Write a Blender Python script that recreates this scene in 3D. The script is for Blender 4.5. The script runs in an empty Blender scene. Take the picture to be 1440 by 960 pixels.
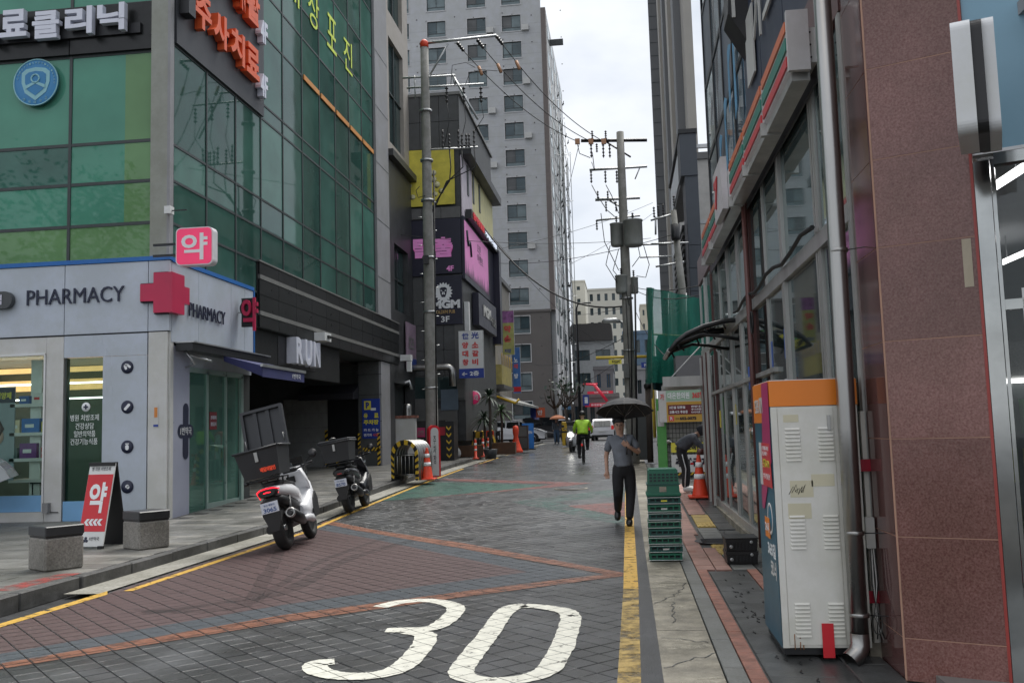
import bpy, bmesh, math, random
from mathutils import Vector, Matrix
S = bpy.context.scene
C = S.collection
rnd = random.Random(7)
R = math.radians
# ------------------------------------------------------------------ camera
F = 1300.0; CX, CY = 720.0, 480.0; CH = 1.56
_dy = Vector((162, -120, -F)).normalized()
_up = Vector((-.029, 1, (162*-.029-120)/F)).normalized()
_dx = _dy.cross(_up)
WM = Matrix((_dx, _dy, _up))          # camera vector -> world vector
cd = bpy.data.cameras.new('camera'); cam = bpy.data.objects.new('camera', cd); C.objects.link(cam)
cam.matrix_world = Matrix.Translation((0, 0, CH)) @ WM.to_4x4()
cd.sensor_width = 36; cd.lens = F/1440*36; cd.clip_end = 2000; cd.clip_start = .05
S.camera = cam
# ------------------------------------------------------------------ sky, sun, exposure
S.view_settings.view_transform = 'Standard'; S.view_settings.look = 'None'
S.view_settings.exposure = 1.45; S.view_settings.gamma = 1
SUN_EL, SUN_AZ = R(62), R(200)
w = bpy.data.worlds.new('World'); S.world = w; w.use_nodes = True
nt = w.node_tree; nt.nodes.clear()
def WN(t, **k):
    n = nt.nodes.new(t)
    for a, b in k.items(): setattr(n, a, b)
    return n
sky = WN('ShaderNodeTexSky', sky_type='NISHITA', sun_disc=False, sun_elevation=SUN_EL, sun_rotation=SUN_AZ, dust_density=4)
tc = WN('ShaderNodeTexCoord'); mp = WN('ShaderNodeMapping'); mp.inputs['Scale'].default_value = (1.5, 1.5, 3.2)
no = WN('ShaderNodeTexNoise'); no.inputs['Scale'].default_value = 3.2; no.inputs['Detail'].default_value = 5; no.inputs['Roughness'].default_value = .5
cr = WN('ShaderNodeValToRGB'); cr.color_ramp.elements[0].position = .3; cr.color_ramp.elements[1].position = .7
cr.color_ramp.elements[0].color = (2.45, 2.68, 3.05, 1); cr.color_ramp.elements[1].color = (3.85, 3.95, 4.1, 1)
mx = WN('ShaderNodeMixRGB'); mx.inputs[0].default_value = .93
bg = WN('ShaderNodeBackground'); bg.inputs[1].default_value = .1; ou = WN('ShaderNodeOutputWorld')
lk = nt.links.new
lk(tc.outputs['Generated'], mp.inputs[0]); lk(mp.outputs[0], no.inputs['Vector']); lk(no.outputs[0], cr.inputs[0])
lk(sky.outputs[0], mx.inputs[1]); lk(cr.outputs[0], mx.inputs[2]); lk(mx.outputs[0], bg.inputs[0]); lk(bg.outputs[0], ou.inputs[0])
sl = bpy.data.lights.new('sun', 'SUN'); sl.energy = 1.5; sl.angle = R(40); sl.color = (1, .97, .92)
so = bpy.data.objects.new('sun', sl); C.objects.link(so); so.location = (0, 0, 60)
so.rotation_euler = (R(90)-SUN_EL, 0, math.pi-SUN_AZ+math.pi)
S.cycles.max_bounces = 6; S.cycles.transparent_max_bounces = 10; S.cycles.caustics_reflective = False; S.cycles.caustics_refractive = False
# ------------------------------------------------------------------ pixel -> world (at its true depth)
def ray(px, py): return WM @ Vector((px-CX, CY-py, -F))
def atX(px, py, x): r = ray(px, py); return Vector((0, 0, CH)) + r*(x/r.x)
def atY(px, py, y): r = ray(px, py); return Vector((0, 0, CH)) + r*(y/r.y)
def zg(y): return 0.0 if y < 15 else .62*(1-math.exp(-(y-15)/18))
def G(px, py, dz=0.0):
    r = ray(px, py); z = dz
    for i in range(50):
        t = (z-CH)/r.z; y = r.y*t
        z = .5*z+.5*(zg(min(max(y, -5), 300))+dz)
    t = (z-CH)/r.z
    return Vector((r.x*t, r.y*t, z))
# ------------------------------------------------------------------ materials
MC = {}
def mat(name, col, rough=.6, metal=0.0, var=.12, vs=3.0, bump=0.0, bs=60.0, spec=.5, emit=0.0, dirt=0.0, col2=None, pos=False, streak=0.0):
    if name in MC: return MC[name]
    m = bpy.data.materials.new(name); m.use_nodes = True; t = m.node_tree; p = t.nodes['Principled BSDF']
    c = tuple(col)+(1,)
    p.inputs['Roughness'].default_value = rough; p.inputs['Metallic'].default_value = metal
    p.inputs['Specular IOR Level'].default_value = spec
    g = t.nodes.new('ShaderNodeNewGeometry')
    vec = g.outputs['Position']
    n = t.nodes.new('ShaderNodeTexNoise'); n.inputs['Scale'].default_value = vs; n.inputs['Detail'].default_value = 6; n.inputs['Roughness'].default_value = .6
    t.links.new(vec, n.inputs['Vector'])
    if streak:
        mpp = t.nodes.new('ShaderNodeMapping'); mpp.inputs['Scale'].default_value = (1, 1, streak); t.links.new(vec, mpp.inputs[0]); t.links.new(mpp.outputs[0], n.inputs['Vector'])
    r = t.nodes.new('ShaderNodeValToRGB'); e = r.color_ramp.elements; e[0].position = .3; e[1].position = .7
    c2 = tuple(col2)+(1,) if col2 else tuple(max(0, x*(1+var)) for x in col)+(1,)
    e[0].color = tuple(x*(1-var) for x in col)+(1,) if not col2 else c
    e[1].color = c2
    t.links.new(n.outputs[0], r.inputs[0]); t.links.new(r.outputs[0], p.inputs['Base Color'])
    out = r.outputs[0]
    if dirt:
        n2 = t.nodes.new('ShaderNodeTexNoise'); n2.inputs['Scale'].default_value = 1.3; n2.inputs['Detail'].default_value = 8; n2.inputs['Roughness'].default_value = .75
        t.links.new(vec, n2.inputs['Vector'])
        r2 = t.nodes.new('ShaderNodeValToRGB'); r2.color_ramp.elements[0].position = .42; r2.color_ramp.elements[1].position = .62
        k = 1-dirt; r2.color_ramp.elements[0].color = (k, k, k*.95, 1); r2.color_ramp.elements[1].color = (1, 1, 1, 1)
        mm = t.nodes.new('ShaderNodeMixRGB'); mm.blend_type = 'MULTIPLY'; mm.inputs[0].default_value = 1
        t.links.new(n2.outputs[0], r2.inputs[0]); t.links.new(out, mm.inputs[1]); t.links.new(r2.outputs[0], mm.inputs[2]); t.links.new(mm.outputs[0], p.inputs['Base Color'])
    if bump:
        nb = t.nodes.new('ShaderNodeTexNoise'); nb.inputs['Scale'].default_value = bs; nb.inputs['Detail'].default_value = 4
        t.links.new(vec, nb.inputs['Vector']); b = t.nodes.new('ShaderNodeBump'); b.inputs['Strength'].default_value = bump; b.inputs['Distance'].default_value = .01
        t.links.new(nb.outputs[0], b.inputs['Height']); t.links.new(b.outputs[0], p.inputs['Normal'])
    if rough > .08:   # uneven gloss
        mr = t.nodes.new('ShaderNodeMapRange'); mr.inputs['To Min'].default_value = max(.03, rough*.75); mr.inputs['To Max'].default_value = min(1, rough*1.25)
        t.links.new(n.outputs[0], mr.inputs[0]); t.links.new(mr.outputs[0], p.inputs['Roughness'])
    if emit:
        t.links.new(out, p.inputs['Emission Color']); p.inputs['Emission Strength'].default_value = emit
    MC[name] = m; return m
def glass(name, col, refl=.3, rough=.03, trans=0.0, wav=.02, ws=.6, tint=None, var=.25):
    """window glass: dark or see-through body under a mirror layer"""
    if name in MC: return MC[name]
    m = bpy.data.materials.new(name); m.use_nodes = True; t = m.node_tree; t.nodes.clear(); L = t.links.new
    o = t.nodes.new('ShaderNodeOutputMaterial'); g = t.nodes.new('ShaderNodeNewGeometry')
    n = t.nodes.new('ShaderNodeTexNoise'); n.inputs['Scale'].default_value = ws; n.inputs['Detail'].default_value = 2; L(g.outputs['Position'], n.inputs['Vector'])
    b = t.nodes.new('ShaderNodeBump'); b.inputs['Strength'].default_value = wav; b.inputs['Distance'].default_value = .3; L(n.outputs[0], b.inputs['Height'])
    n2 = t.nodes.new('ShaderNodeTexNoise'); n2.inputs['Scale'].default_value = .9; n2.inputs['Detail'].default_value = 3; L(g.outputs['Position'], n2.inputs['Vector'])
    r = t.nodes.new('ShaderNodeValToRGB'); r.color_ramp.elements[0].position = .3; r.color_ramp.elements[1].position = .7
    r.color_ramp.elements[0].color = tuple(x*(1-var) for x in col)+(1,); r.color_ramp.elements[1].color = tuple(x*(1+var) for x in col)+(1,); L(n2.outputs[0], r.inputs[0])
    d = t.nodes.new('ShaderNodeBsdfDiffuse'); L(r.outputs[0], d.inputs[0])
    body = d.outputs[0]
    if trans:
        tr = t.nodes.new('ShaderNodeBsdfTransparent'); tr.inputs[0].default_value = tuple(tint or (1, 1, 1))+(1,)
        mt = t.nodes.new('ShaderNodeMixShader'); mt.inputs[0].default_value = trans; L(body, mt.inputs[1]); L(tr.outputs[0], mt.inputs[2]); body = mt.outputs[0]
    gl = t.nodes.new('ShaderNodeBsdfGlossy'); gl.inputs['Roughness'].default_value = rough; gl.inputs[0].default_value = tuple(tint or (.9, .95, .95))+(1,); L(b.outputs[0], gl.inputs['Normal'])
    lw = t.nodes.new('ShaderNodeLayerWeight'); lw.inputs['Blend'].default_value = refl; L(b.outputs[0], lw.inputs['Normal'])
    mx_ = t.nodes.new('ShaderNodeMixShader'); L(lw.outputs['Fresnel'], mx_.inputs[0]); L(body, mx_.inputs[1]); L(gl.outputs[0], mx_.inputs[2]); L(mx_.outputs[0], o.inputs[0])
    MC[name] = m; return m
def jointed(name, col, wear=.35, joints=.018, tile=.18, rough=.5, alpha=1.0, ws=9.0, edge=.06, var=.15, darkn=.0):
    """paint or stain lying on the 45 degree paving, open over the joints and where it has worn off"""
    if name in MC: return MC[name]
    m = mat(name, col, rough, var=var, vs=14, bump=.3, bs=90)
    t = m.node_tree; L = t.links.new; p = t.nodes['Principled BSDF']
    g = t.nodes.new('ShaderNodeNewGeometry'); sx = t.nodes.new('ShaderNodeSeparateXYZ'); L(g.outputs['Position'], sx.inputs[0])
    def M(op, a, b=None):
        n = t.nodes.new('ShaderNodeMath'); n.operation = op
        for i, v in enumerate((a, b)):
            if v is None: continue
            if isinstance(v, (int, float)): n.inputs[i].default_value = v
            else: L(v, n.inputs[i])
        return n.outputs[0]
    s = 1/(math.sqrt(2)*tile)
    nz = t.nodes.new('ShaderNodeTexNoise'); nz.inputs['Scale'].default_value = 22; nz.inputs['Detail'].default_value = 3; L(g.outputs['Position'], nz.inputs['Vector'])
    wob = M('MULTIPLY', M('SUBTRACT', nz.outputs[0], .5), .09)
    ln = None
    if joints:
        for sg in (1, -1):
            u = M('ADD', M('MULTIPLY', M('ADD', sx.outputs[0], M('MULTIPLY', sx.outputs[1], sg)), s), wob)
            v = M('LESS_THAN', M('PINGPONG', u, .5), joints/tile*.55)
            ln = v if ln is None else M('MAXIMUM', ln, v)
    n = t.nodes.new('ShaderNodeTexNoise'); n.inputs['Scale'].default_value = ws; n.inputs['Detail'].default_value = 9; n.inputs['Roughness'].default_value = .72; L(g.outputs['Position'], n.inputs['Vector'])
    r = t.nodes.new('ShaderNodeMapRange'); r.inputs['From Min'].default_value = wear-edge; r.inputs['From Max'].default_value = wear+edge; r.inputs['To Max'].default_value = alpha; L(n.outputs[0], r.inputs[0])
    a = r.outputs[0]
    if ln is not None: a = M('MULTIPLY', a, M('SUBTRACT', 1, M('MULTIPLY', ln, .85)))
    L(a, p.inputs['Alpha'])
    return m
def leafmat(name, col):
    m = mat(name, col, .5, var=.45, vs=5); return m
# ------------------------------------------------------------------ mesh builder
WL = {}
class MB:
    def __init__(s): s.v = []; s.f = []; s.mi = []; s.m = 0; s.sm = set()
    def add(s, vs, fs):
        o = len(s.v); s.v += [tuple(x) for x in vs]
        for f in fs: s.f.append(tuple(i+o for i in f)); s.mi.append(s.m)
        return s
    def box(s, x0, x1, y0, y1, z0, z1, b=0):
        if x0 > x1: x0, x1 = x1, x0
        if y0 > y1: y0, y1 = y1, y0
        if z0 > z1: z0, z1 = z1, z0
        if b:
            return s.hull([(x0, y0, x1, y1, z0+b, b), (x0, y0, x1, y1, z1-b, b)], z0, z1, b)
        return s.add([(x0,y0,z0),(x1,y0,z0),(x1,y1,z0),(x0,y1,z0),(x0,y0,z1),(x1,y0,z1),(x1,y1,z1),(x0,y1,z1)],
                     [(0,3,2,1),(4,5,6,7),(0,1,5,4),(1,2,6,5),(2,3,7,6),(3,0,4,7)])
    def hull(s, _, z0, z1, b):
        x0, y0, x1, y1 = _[0][:4]; vs = []
        def ring(z, i): 
            return [(x0+b+0*i, y0+i, z), (x1-b, y0+i, z), (x1-i, y0+b, z), (x1-i, y1-b, z), (x1-b, y1-i, z), (x0+b, y1-i, z), (x0+i, y1-b, z), (x0+i, y0+b, z)]
        rs = [ring(z0, b), ring(z0+b, 0), ring(z1-b, 0), ring(z1, b)]
        for r_ in rs: vs += r_
        fs = [tuple(range(7, -1, -1)), tuple(range(24, 32))]
        for k in range(3):
            for i in range(8): j = (i+1) % 8; fs.append((k*8+i, k*8+j, k*8+8+j, k*8+8+i))
        return s.add(vs, fs)
    def quad(s, a, b, c, d): return s.add([a, b, c, d], [(0, 1, 2, 3)])
    def obox(s, o, u, v, n, a0, a1, b0, b1, c0, c1):
        """box in a frame: origin o, axes u v n"""
        o, u, v, n = map(Vector, (o, u, v, n)); P = []
        for c in (c0, c1):
            for a, b in ((a0, b0), (a1, b0), (a1, b1), (a0, b1)): P.append(o+u*a+v*b+n*c)
        return s.add(P, [(0,3,2,1),(4,5,6,7),(0,1,5,4),(1,2,6,5),(2,3,7,6),(3,0,4,7)])
    def tube(s, pts, r, n=8, cap=True):
        pts = [Vector(p) for p in pts]; k = len(pts)
        if not isinstance(r, (list, tuple)): r = [r]*k
        o = len(s.v); up = None
        for i, p in enumerate(pts):
            d = (pts[min(i+1, k-1)]-pts[max(i-1, 0)])
            if d.length < 1e-9: d = Vector((0, 0, 1))
            d.normalize()
            if up is None: up = Vector((0, 0, 1)) if abs(d.z) < .9 else Vector((0, 1, 0))
            a = d.cross(up)
            if a.length < 1e-4: a = d.cross(Vector((1, .3, 0)))
            a.normalize(); b = a.cross(d).normalized(); up = b
            for j in range(n):
                t = 2*math.pi*j/n; s.v.append(tuple(p+a*(math.cos(t)*r[i])+b*(math.sin(t)*r[i])))
        for i in range(k-1):
            for j in range(n):
                q = (j+1) % n; s.f.append((o+i*n+j, o+i*n+q, o+(i+1)*n+q, o+(i+1)*n+j)); s.mi.append(s.m); s.sm.add(len(s.f)-1)
        if cap:
            s.f.append(tuple(o+j for j in range(n-1, -1, -1))); s.mi.append(s.m)
            s.f.append(tuple(o+(k-1)*n+j for j in range(n))); s.mi.append(s.m)
        return s
    def lathe(s, c, prof, n=16, ax=(0, 0, 1)):
        """prof: list of (radius, height) along ax from c"""
        ax = Vector(ax).normalized(); c = Vector(c)
        a = ax.cross(Vector((0, 0, 1)) if abs(ax.z) < .9 else Vector((0, 1, 0))).normalized(); b = ax.cross(a)
        o = len(s.v); k = len(prof)
        for r, h in prof:
            for j in range(n):
                t = 2*math.pi*j/n; s.v.append(tuple(c+ax*h+a*(math.cos(t)*r)+b*(math.sin(t)*r)))
        for i in range(k-1):
            for j in range(n):
                q = (j+1) % n; s.f.append((o+i*n+j, o+i*n+q, o+(i+1)*n+q, o+(i+1)*n+j)); s.mi.append(s.m); s.sm.add(len(s.f)-1)
        s.f.append(tuple(o+j for j in range(n-1, -1, -1))); s.mi.append(s.m)
        s.f.append(tuple(o+(k-1)*n+j for j in range(n))); s.mi.append(s.m)
        return s
    def prism(s, poly, o, u, v, n, t0, t1):
        """extrude a 2D polygon (in axes u,v from o) along n from t0 to t1"""
        o, u, v, n = map(Vector, (o, u, v, n)); k = len(poly)
        P = [o+u*a+v*b+n*t0 for a, b in poly]+[o+u*a+v*b+n*t1 for a, b in poly]
        return s.add(P, [tuple(range(k-1, -1, -1)), tuple(range(k, 2*k))]+[(i, (i+1) % k, k+(i+1) % k, k+i) for i in range(k)])
    def loft(s, rings, cap=True):
        """rings: list of equal length point lists"""
        o = len(s.v); n = len(rings[0])
        for r_ in rings: s.v += [tuple(p) for p in r_]
        for i in range(len(rings)-1):
            for j in range(n):
                q = (j+1) % n; s.f.append((o+i*n+j, o+i*n+q, o+(i+1)*n+q, o+(i+1)*n+j)); s.mi.append(s.m); s.sm.add(len(s.f)-1)
        if cap:
            s.f.append(tuple(o+j for j in range(n-1, -1, -1))); s.mi.append(s.m)
            s.f.append(tuple(o+(len(rings)-1)*n+j for j in range(n))); s.mi.append(s.m)
        return s
    def build(s, name, m, parent=None, **kw):
        off = Vector(WL.get(parent.name, (0, 0, 0))) if parent else Vector((0, 0, 0))
        me = bpy.data.meshes.new(name)
        me.from_pydata([(x-off.x, y-off.y, z-off.z) for x, y, z in s.v], [], s.f)
        ms = m if isinstance(m, (list, tuple)) else [m]
        for q in ms: me.materials.append(q)
        if len(ms) > 1: me.polygons.foreach_set('material_index', s.mi)
        if s.sm: me.polygons.foreach_set('use_smooth', [i in s.sm for i in range(len(s.f))])
        me.update()
        o = bpy.data.objects.new(name, me); C.objects.link(o)
        if parent: o.parent = parent; WL[o.name] = tuple(off)
        else: WL[o.name] = (0, 0, 0)
        tag(o, **kw); return o
def fixn(o, smooth=None):
    bm = bmesh.new(); bm.from_mesh(o.data); bmesh.ops.recalc_face_normals(bm, faces=bm.faces); bm.to_mesh(o.data); bm.free(); return o
def tag(o, label=None, cat=None, group=None, kind=None):
    if label: o['label'] = label
    if cat: o['category'] = cat
    if group: o['group'] = group
    if kind: o['kind'] = kind
    return o
def thing(name, label, cat, loc=(0, 0, 0), group=None, local=False, rot=None):
    o = bpy.data.objects.new(name, None); C.objects.link(o); o.location = loc; o.empty_display_size = .2
    if rot: o.rotation_euler = rot
    WL[o.name] = (0, 0, 0) if local else tuple(loc)
    return tag(o, label, cat, group)
def B(name, m, parent, *a, **k):
    b = k.pop('b', 0); return MB().box(*a, b=b).build(name, m, parent, **k)
def copy_tree(o, parent=None):
    c = o.copy(); C.objects.link(c); c.parent = parent; WL[c.name] = WL.get(o.name, (0, 0, 0))
    for ch in list(o.children): copy_tree(ch, c)
    return c
def share(name, me, m, parent, loc, rotz=0, scale=None):
    o = bpy.data.objects.new(name, me); C.objects.link(o); o.parent = parent
    off = Vector(WL.get(parent.name, (0, 0, 0))) if parent else Vector((0, 0, 0))
    o.location = Vector(loc)-off
    if rotz: o.rotation_euler.z = rotz
    if scale: o.scale = scale
    WL[o.name] = tuple(Vector(loc))
    return o
# ------------------------------------------------------------------ lettering (Blender's own built-in font)
TC = {}
def tmesh(s, bold, depth, sp=1.0, line=1.0):
    k = (s, bold, depth, sp, line)
    if k in TC: return TC[k]
    cu = bpy.data.curves.new('lettering', 'FONT'); cu.body = s; cu.size = 1; cu.offset = bold; cu.extrude = depth/2; cu.resolution_u = 3
    cu.space_character = sp; cu.space_line = line; cu.align_x = 'LEFT'
    ob = bpy.data.objects.new('lettering', cu); C.objects.link(ob)
    dg = bpy.context.evaluated_depsgraph_get(); e = ob.evaluated_get(dg); me = e.to_mesh()
    V = [tuple(v.co) for v in me.vertices]; Fc = [tuple(p.vertices) for p in me.polygons]; e.to_mesh_clear()
    bpy.data.objects.remove(ob); bpy.data.curves.remove(cu)
    TC[k] = (V, Fc); return TC[k]
def text(s, m, parent, o, u, v, w, h, depth=.004, bold=.02, name='lettering', italic=0.0, sp=1.0, line=1.0, mb=None, skew=0):
    """lettering s fitted to a w x h rectangle whose lower-left corner is o; u runs right, v runs up"""
    V, Fc = tmesh(s, bold, 1.0, sp, line)
    if not V: return None
    xs = [p[0] for p in V]; ys = [p[1] for p in V]; x0, x1, y0, y1 = min(xs), max(xs), min(ys), max(ys)
    u = Vector(u).normalized(); v = Vector(v).normalized(); n = u.cross(v).normalized(); o = Vector(o)
    P = []
    for x, y, z in V:
        a = (x-x0)/(x1-x0)*w; b = (y-y0)/max(1e-6, (y1-y0))*h
        P.append(o+u*(a+italic*b)+v*(b+skew*a)+n*((z+.5)*depth))
    M_ = mb or MB(); M_.add(P, Fc)
    return None if mb is not None else M_.build(name, m, parent)
# ------------------------------------------------------------------ walls with real openings
def grid_wall(mb, o, u, v, n, W, H, holes, depth):
    """wall sheet W x H with rectangular holes (a0,a1,b0,b1) and reveals going back by depth (against n)"""
    o, u, v, n = map(Vector, (o, u, v, n))
    A = sorted({0, W, *[x for h in holes for x in h[:2]]}); Bv = sorted({0, H, *[x for h in holes for x in h[2:]]})
    P = lambda a, b, c=0: o+u*a+v*b+n*c
    for j in range(len(Bv)-1):
        i = 0; run = None
        for i in range(len(A)-1):
            ca, cb = (A[i]+A[i+1])/2, (Bv[j]+Bv[j+1])/2
            solid = not any(h[0] < ca < h[1] and h[2] < cb < h[3] for h in holes)
            if solid and run is None: run = A[i]
            if not solid and run is not None: mb.quad(P(run, Bv[j]), P(A[i], Bv[j]), P(A[i], Bv[j+1]), P(run, Bv[j+1])); run = None
        if run is not None: mb.quad(P(run, Bv[j]), P(W, Bv[j]), P(W, Bv[j+1]), P(run, Bv[j+1]))
    for a0, a1, b0, b1 in holes:
        for (p, q) in (((a0, b0), (a1, b0)), ((a1, b0), (a1, b1)), ((a1, b1), (a0, b1)), ((a0, b1), (a0, b0))):
            mb.quad(P(*p), P(*p, -depth), P(*q, -depth), P(*q))
    return mb
def curtain(parent, o, u, v, n, us, vs, fm, pane_m, fw=.06, fd=.08, gap=None, name='pane', skip=None, pin=.02):
    """glazing: one pane object per cell, mullions and transoms as parts"""
    o, u, v, n = map(Vector, (o, u, v, n))
    for a in us: MB().obox(o, u, v, n, a-fw/2, a+fw/2, vs[0], vs[-1], -fd, .0).build('mullion', fm, parent)
    for b in vs: MB().obox(o, u, v, n, us[0]-fw/2, us[-1]+fw/2, b-fw/2, b+fw/2, -fd-.002, -.006).build('transom', fm, parent)
    for i in range(len(us)-1):
        for j in range(len(vs)-1):
            if skip and skip(i, j): continue
            m = pane_m(i, j) if callable(pane_m) else pane_m
            MB().obox(o, u, v, n, us[i]+fw/2, us[i+1]-fw/2, vs[j]+fw/2, vs[j+1]-fw/2, -pin-.02, -pin).build(name, m, parent)
# ------------------------------------------------------------------ materials in use
M_as = mat('asphalt', (.05, .052, .056), .45, var=.25, vs=6, bump=.4, bs=120, dirt=.3)
M_tile = mat('paver_slate', (.078, .08, .083), .3, var=.38, vs=1.6, bump=.45, bs=140, dirt=.35)
M_side = mat('granite_slab', (.19, .187, .176), .42, var=.3, vs=2.2, bump=.3, bs=150, dirt=.4)
M_kerb = mat('kerb_granite', (.1, .1, .098), .6, var=.35, vs=8, bump=.5, bs=90, dirt=.5)
M_conc = mat('old_concrete', (.3, .275, .22), .6, var=.4, vs=4, bump=.6, bs=60, dirt=.45)
M_gut = mat('gutter_concrete', (.34, .33, .29), .7, var=.3, vs=30, bump=.7, bs=110, dirt=.35)
M_gran = mat('grey_granite', (.17, .175, .17), .5, var=.3, vs=70, bump=.2, dirt=.3)
M_brick = mat('red_brick_paver', (.3, .13, .095), .6, var=.3, vs=9, bump=.4, dirt=.4)
M_pink = mat('pink_paver', (.36, .2, .165), .6, var=.2, vs=5, bump=.3, dirt=.35)
M_tact = mat('tactile_yellow', (.5, .35, .09), .6, var=.2, vs=5, dirt=.35)
M_dark = mat('dark_paver', (.085, .088, .09), .35, var=.3, vs=4, bump=.3, dirt=.3)
M_blk = mat('black_plastic', (.012, .012, .013), .42, var=.2)
M_blkm = mat('black_metal', (.02, .021, .023), .4, metal=.3, var=.2)
M_steel = mat('stainless', (.36, .355, .34), .3, metal=1, var=.15, vs=6, streak=.2)
M_alu = mat('aluminium', (.42, .43, .43), .4, metal=.85, var=.12, vs=3)
M_frame = mat('dark_mullion', (.035, .045, .045), .45, var=.2)
M_white = mat('white_paint', (.72, .73, .74), .45, var=.06, vs=2, dirt=.08)
M_cream = mat('booth_white', (.74, .73, .68), .4, var=.06, vs=3, dirt=.12)
M_red = mat('red_sign', (.6, .02, .03), .4, var=.05)
M_conp = mat('pole_concrete', (.3, .295, .275), .75, var=.15, vs=6, bump=.4, dirt=.3)
M_rub = mat('tyre_rubber', (.014, .014, .014), .75, var=.3, bump=.3)
M_wire = mat('cable', (.012, .012, .013), .6)
M_ins = mat('insulator', (.02, .018, .018), .35)
M_cone = mat('traffic_orange', (.7, .06, .02), .5, var=.12)
M_hazy = mat('hazard_yellow', (.65, .42, .03), .5, var=.15)
M_txtw = mat('lettering_white', (.8, .82, .83), .5, var=.02)
M_txtk = mat('lettering_black', (.015, .016, .03), .5, var=.02)
M_navy = mat('navy_ink', (.012, .017, .045), .5, var=.05)
X, Y, Z = Vector((1, 0, 0)), Vector((0, 1, 0)), Vector((0, 0, 1))
def ysteps(y0, y1):
    ys = [y0]; y = math.floor(y0)+1
    while y < y1-.01:
        if y > y0+.01: ys.append(y)
        y += 1 if y >= 10 else 4
    return ys+[y1]
def strip(mb, x0, x1, y0, y1, dz, th=0.0, x0b=None, x1b=None):
    """a sheet (or slab of thickness th) following the slope of the street"""
    x0b = x0 if x0b is None else x0b; x1b = x1 if x1b is None else x1b
    ys = ysteps(y0, y1)
    for a, b in zip(ys, ys[1:]):
        ta, tb = (a-y0)/(y1-y0), (b-y0)/(y1-y0)
        za, zb = zg(a)+dz, zg(b)+dz
        A0, A1, B0, B1 = x0+(x0b-x0)*ta, x1+(x1b-x1)*ta, x0+(x0b-x0)*tb, x1+(x1b-x1)*tb
        mb.quad((A0, a, za), (A1, a, za), (B1, b, zb), (B0, b, zb))
        if th:
            mb.quad((A0, a, za), (B0, b, zb), (B0, b, zb-th), (A0, a, za-th)); mb.quad((A1, a, za), (A1, a, za-th), (B1, b, zb-th), (B1, b, zb))
    return mb
# ------------------------------------------------------------------ THE GROUND
gm = MB()
ys = [-60, -10, 5, 14]+list(range(15, 70, 2))+[70, 80, 100, 140, 250, 800]
for a, b in zip(ys, ys[1:]): gm.quad((-700, a, zg(a)-.05), (700, a, zg(a)-.05), (700, b, zg(b)-.05), (-700, b, zg(b)-.05))
ground = gm.build('ground', M_as, kind='structure')
XL, XR = -5.42, .0     # road edges
road = strip(MB(), XL-.05, XR+.18, -12, 62, -.0105).build('road', mat('joint_sand', (.062, .06, .057), .8), kind='structure')
cross = strip(MB(), -60, 60, 62, 84, -.012).build('cross_road', M_as, kind='structure')
# 45 degree pavers
T = .18; GAPT = .0095; D = T*math.sqrt(2)
def tile_mesh(sz, gap, h=.012, bev=.004, seed=0):
    r_ = random.Random(seed); a = sz/2-gap/2; b = a-bev; mb = MB()
    j = lambda: r_.uniform(-.003, .003)
    top = [(-b+j(), -b+j(), j()*.5), (b+j(), -b+j(), j()*.5), (b+j(), b+j(), j()*.5), (-b+j(), b+j(), j()*.5)]
    mid = [(-a, -a, -bev*.8), (a, -a, -bev*.8), (a, a, -bev*.8), (-a, a, -bev*.8)]; bot = [(x, y, -h) for x, y, z in mid]
    mb.add(top+mid+bot, [(0, 1, 2, 3)]+[(4+i, 4+(i+1) % 4, (i+1) % 4, i) for i in range(4)]+[(8+i, 8+(i+1) % 4, 4+(i+1) % 4, 4+i) for i in range(4)])
    return mb
def mesh_of(mb, name, m):
    me = bpy.data.meshes.new(name); me.from_pydata(mb.v, [], mb.f); me.materials.append(m); me.update(); return me
tms = [mesh_of(tile_mesh(T, GAPT, seed=i), 'paving_tile', M_tile) for i in range(5)]
cand = []
s2 = math.sqrt(2)
for i in range(-60, 260):
    for j in range(-260, 60):
        # u=(x+y)/s2, v=(x-y)/s2 ; cell centre
        u, v = (i+.5)*T, (j+.5)*T; x, y = (u+v)/s2, (u-v)/s2
        if XL-.05 < x < XR+.08 and 4.6 < y < 26: cand.append((y*y+(x+2)**2*.3, x, y))
cand.sort()
stuff = MB()
seen = [c for c in cand if c[2] > 5.5 and -CX-720*c[2]/F < 0 and abs(c[1]) < .5*c[2]*1.2+.3]
near = set((c[1], c[2]) for c in [c for c in cand if c[2] > 5.75 and (c[1]/c[2]) > -.68][:300])
tm5 = [tile_mesh(T, GAPT, seed=i) for i in range(5)]
for _, x, y in cand:
    z = zg(y)+rnd.uniform(-.0006, .0006)
    if (x, y) in near: share('paving_tile', rnd.choice(tms), M_tile, road, (x, y, z), R(45)+rnd.choice((0, 1, 2, 3))*math.pi/2)
    else:
        b = rnd.choice(tm5); cs = math.cos(R(45))
        stuff.add([(x+(p[0]-p[1])*cs, y+(p[0]+p[1])*cs, z+p[2]+(zg(y+(p[0]+p[1])*cs)-zg(y))) for p in b.v], b.f)
stuff.build('paving', M_tile, road, kind='stuff')
M_tilefar = mat('paver_slate_far', (.11, .116, .122), .27, var=.3, vs=1.2, bump=.3, bs=20, dirt=.3)  # paler than the near pavers: sky sheen lifted into the colour
strip(MB(), XL-.05, XR+.1, 26, 62, -.003).build('road_surface', M_tilefar, road)
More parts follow.
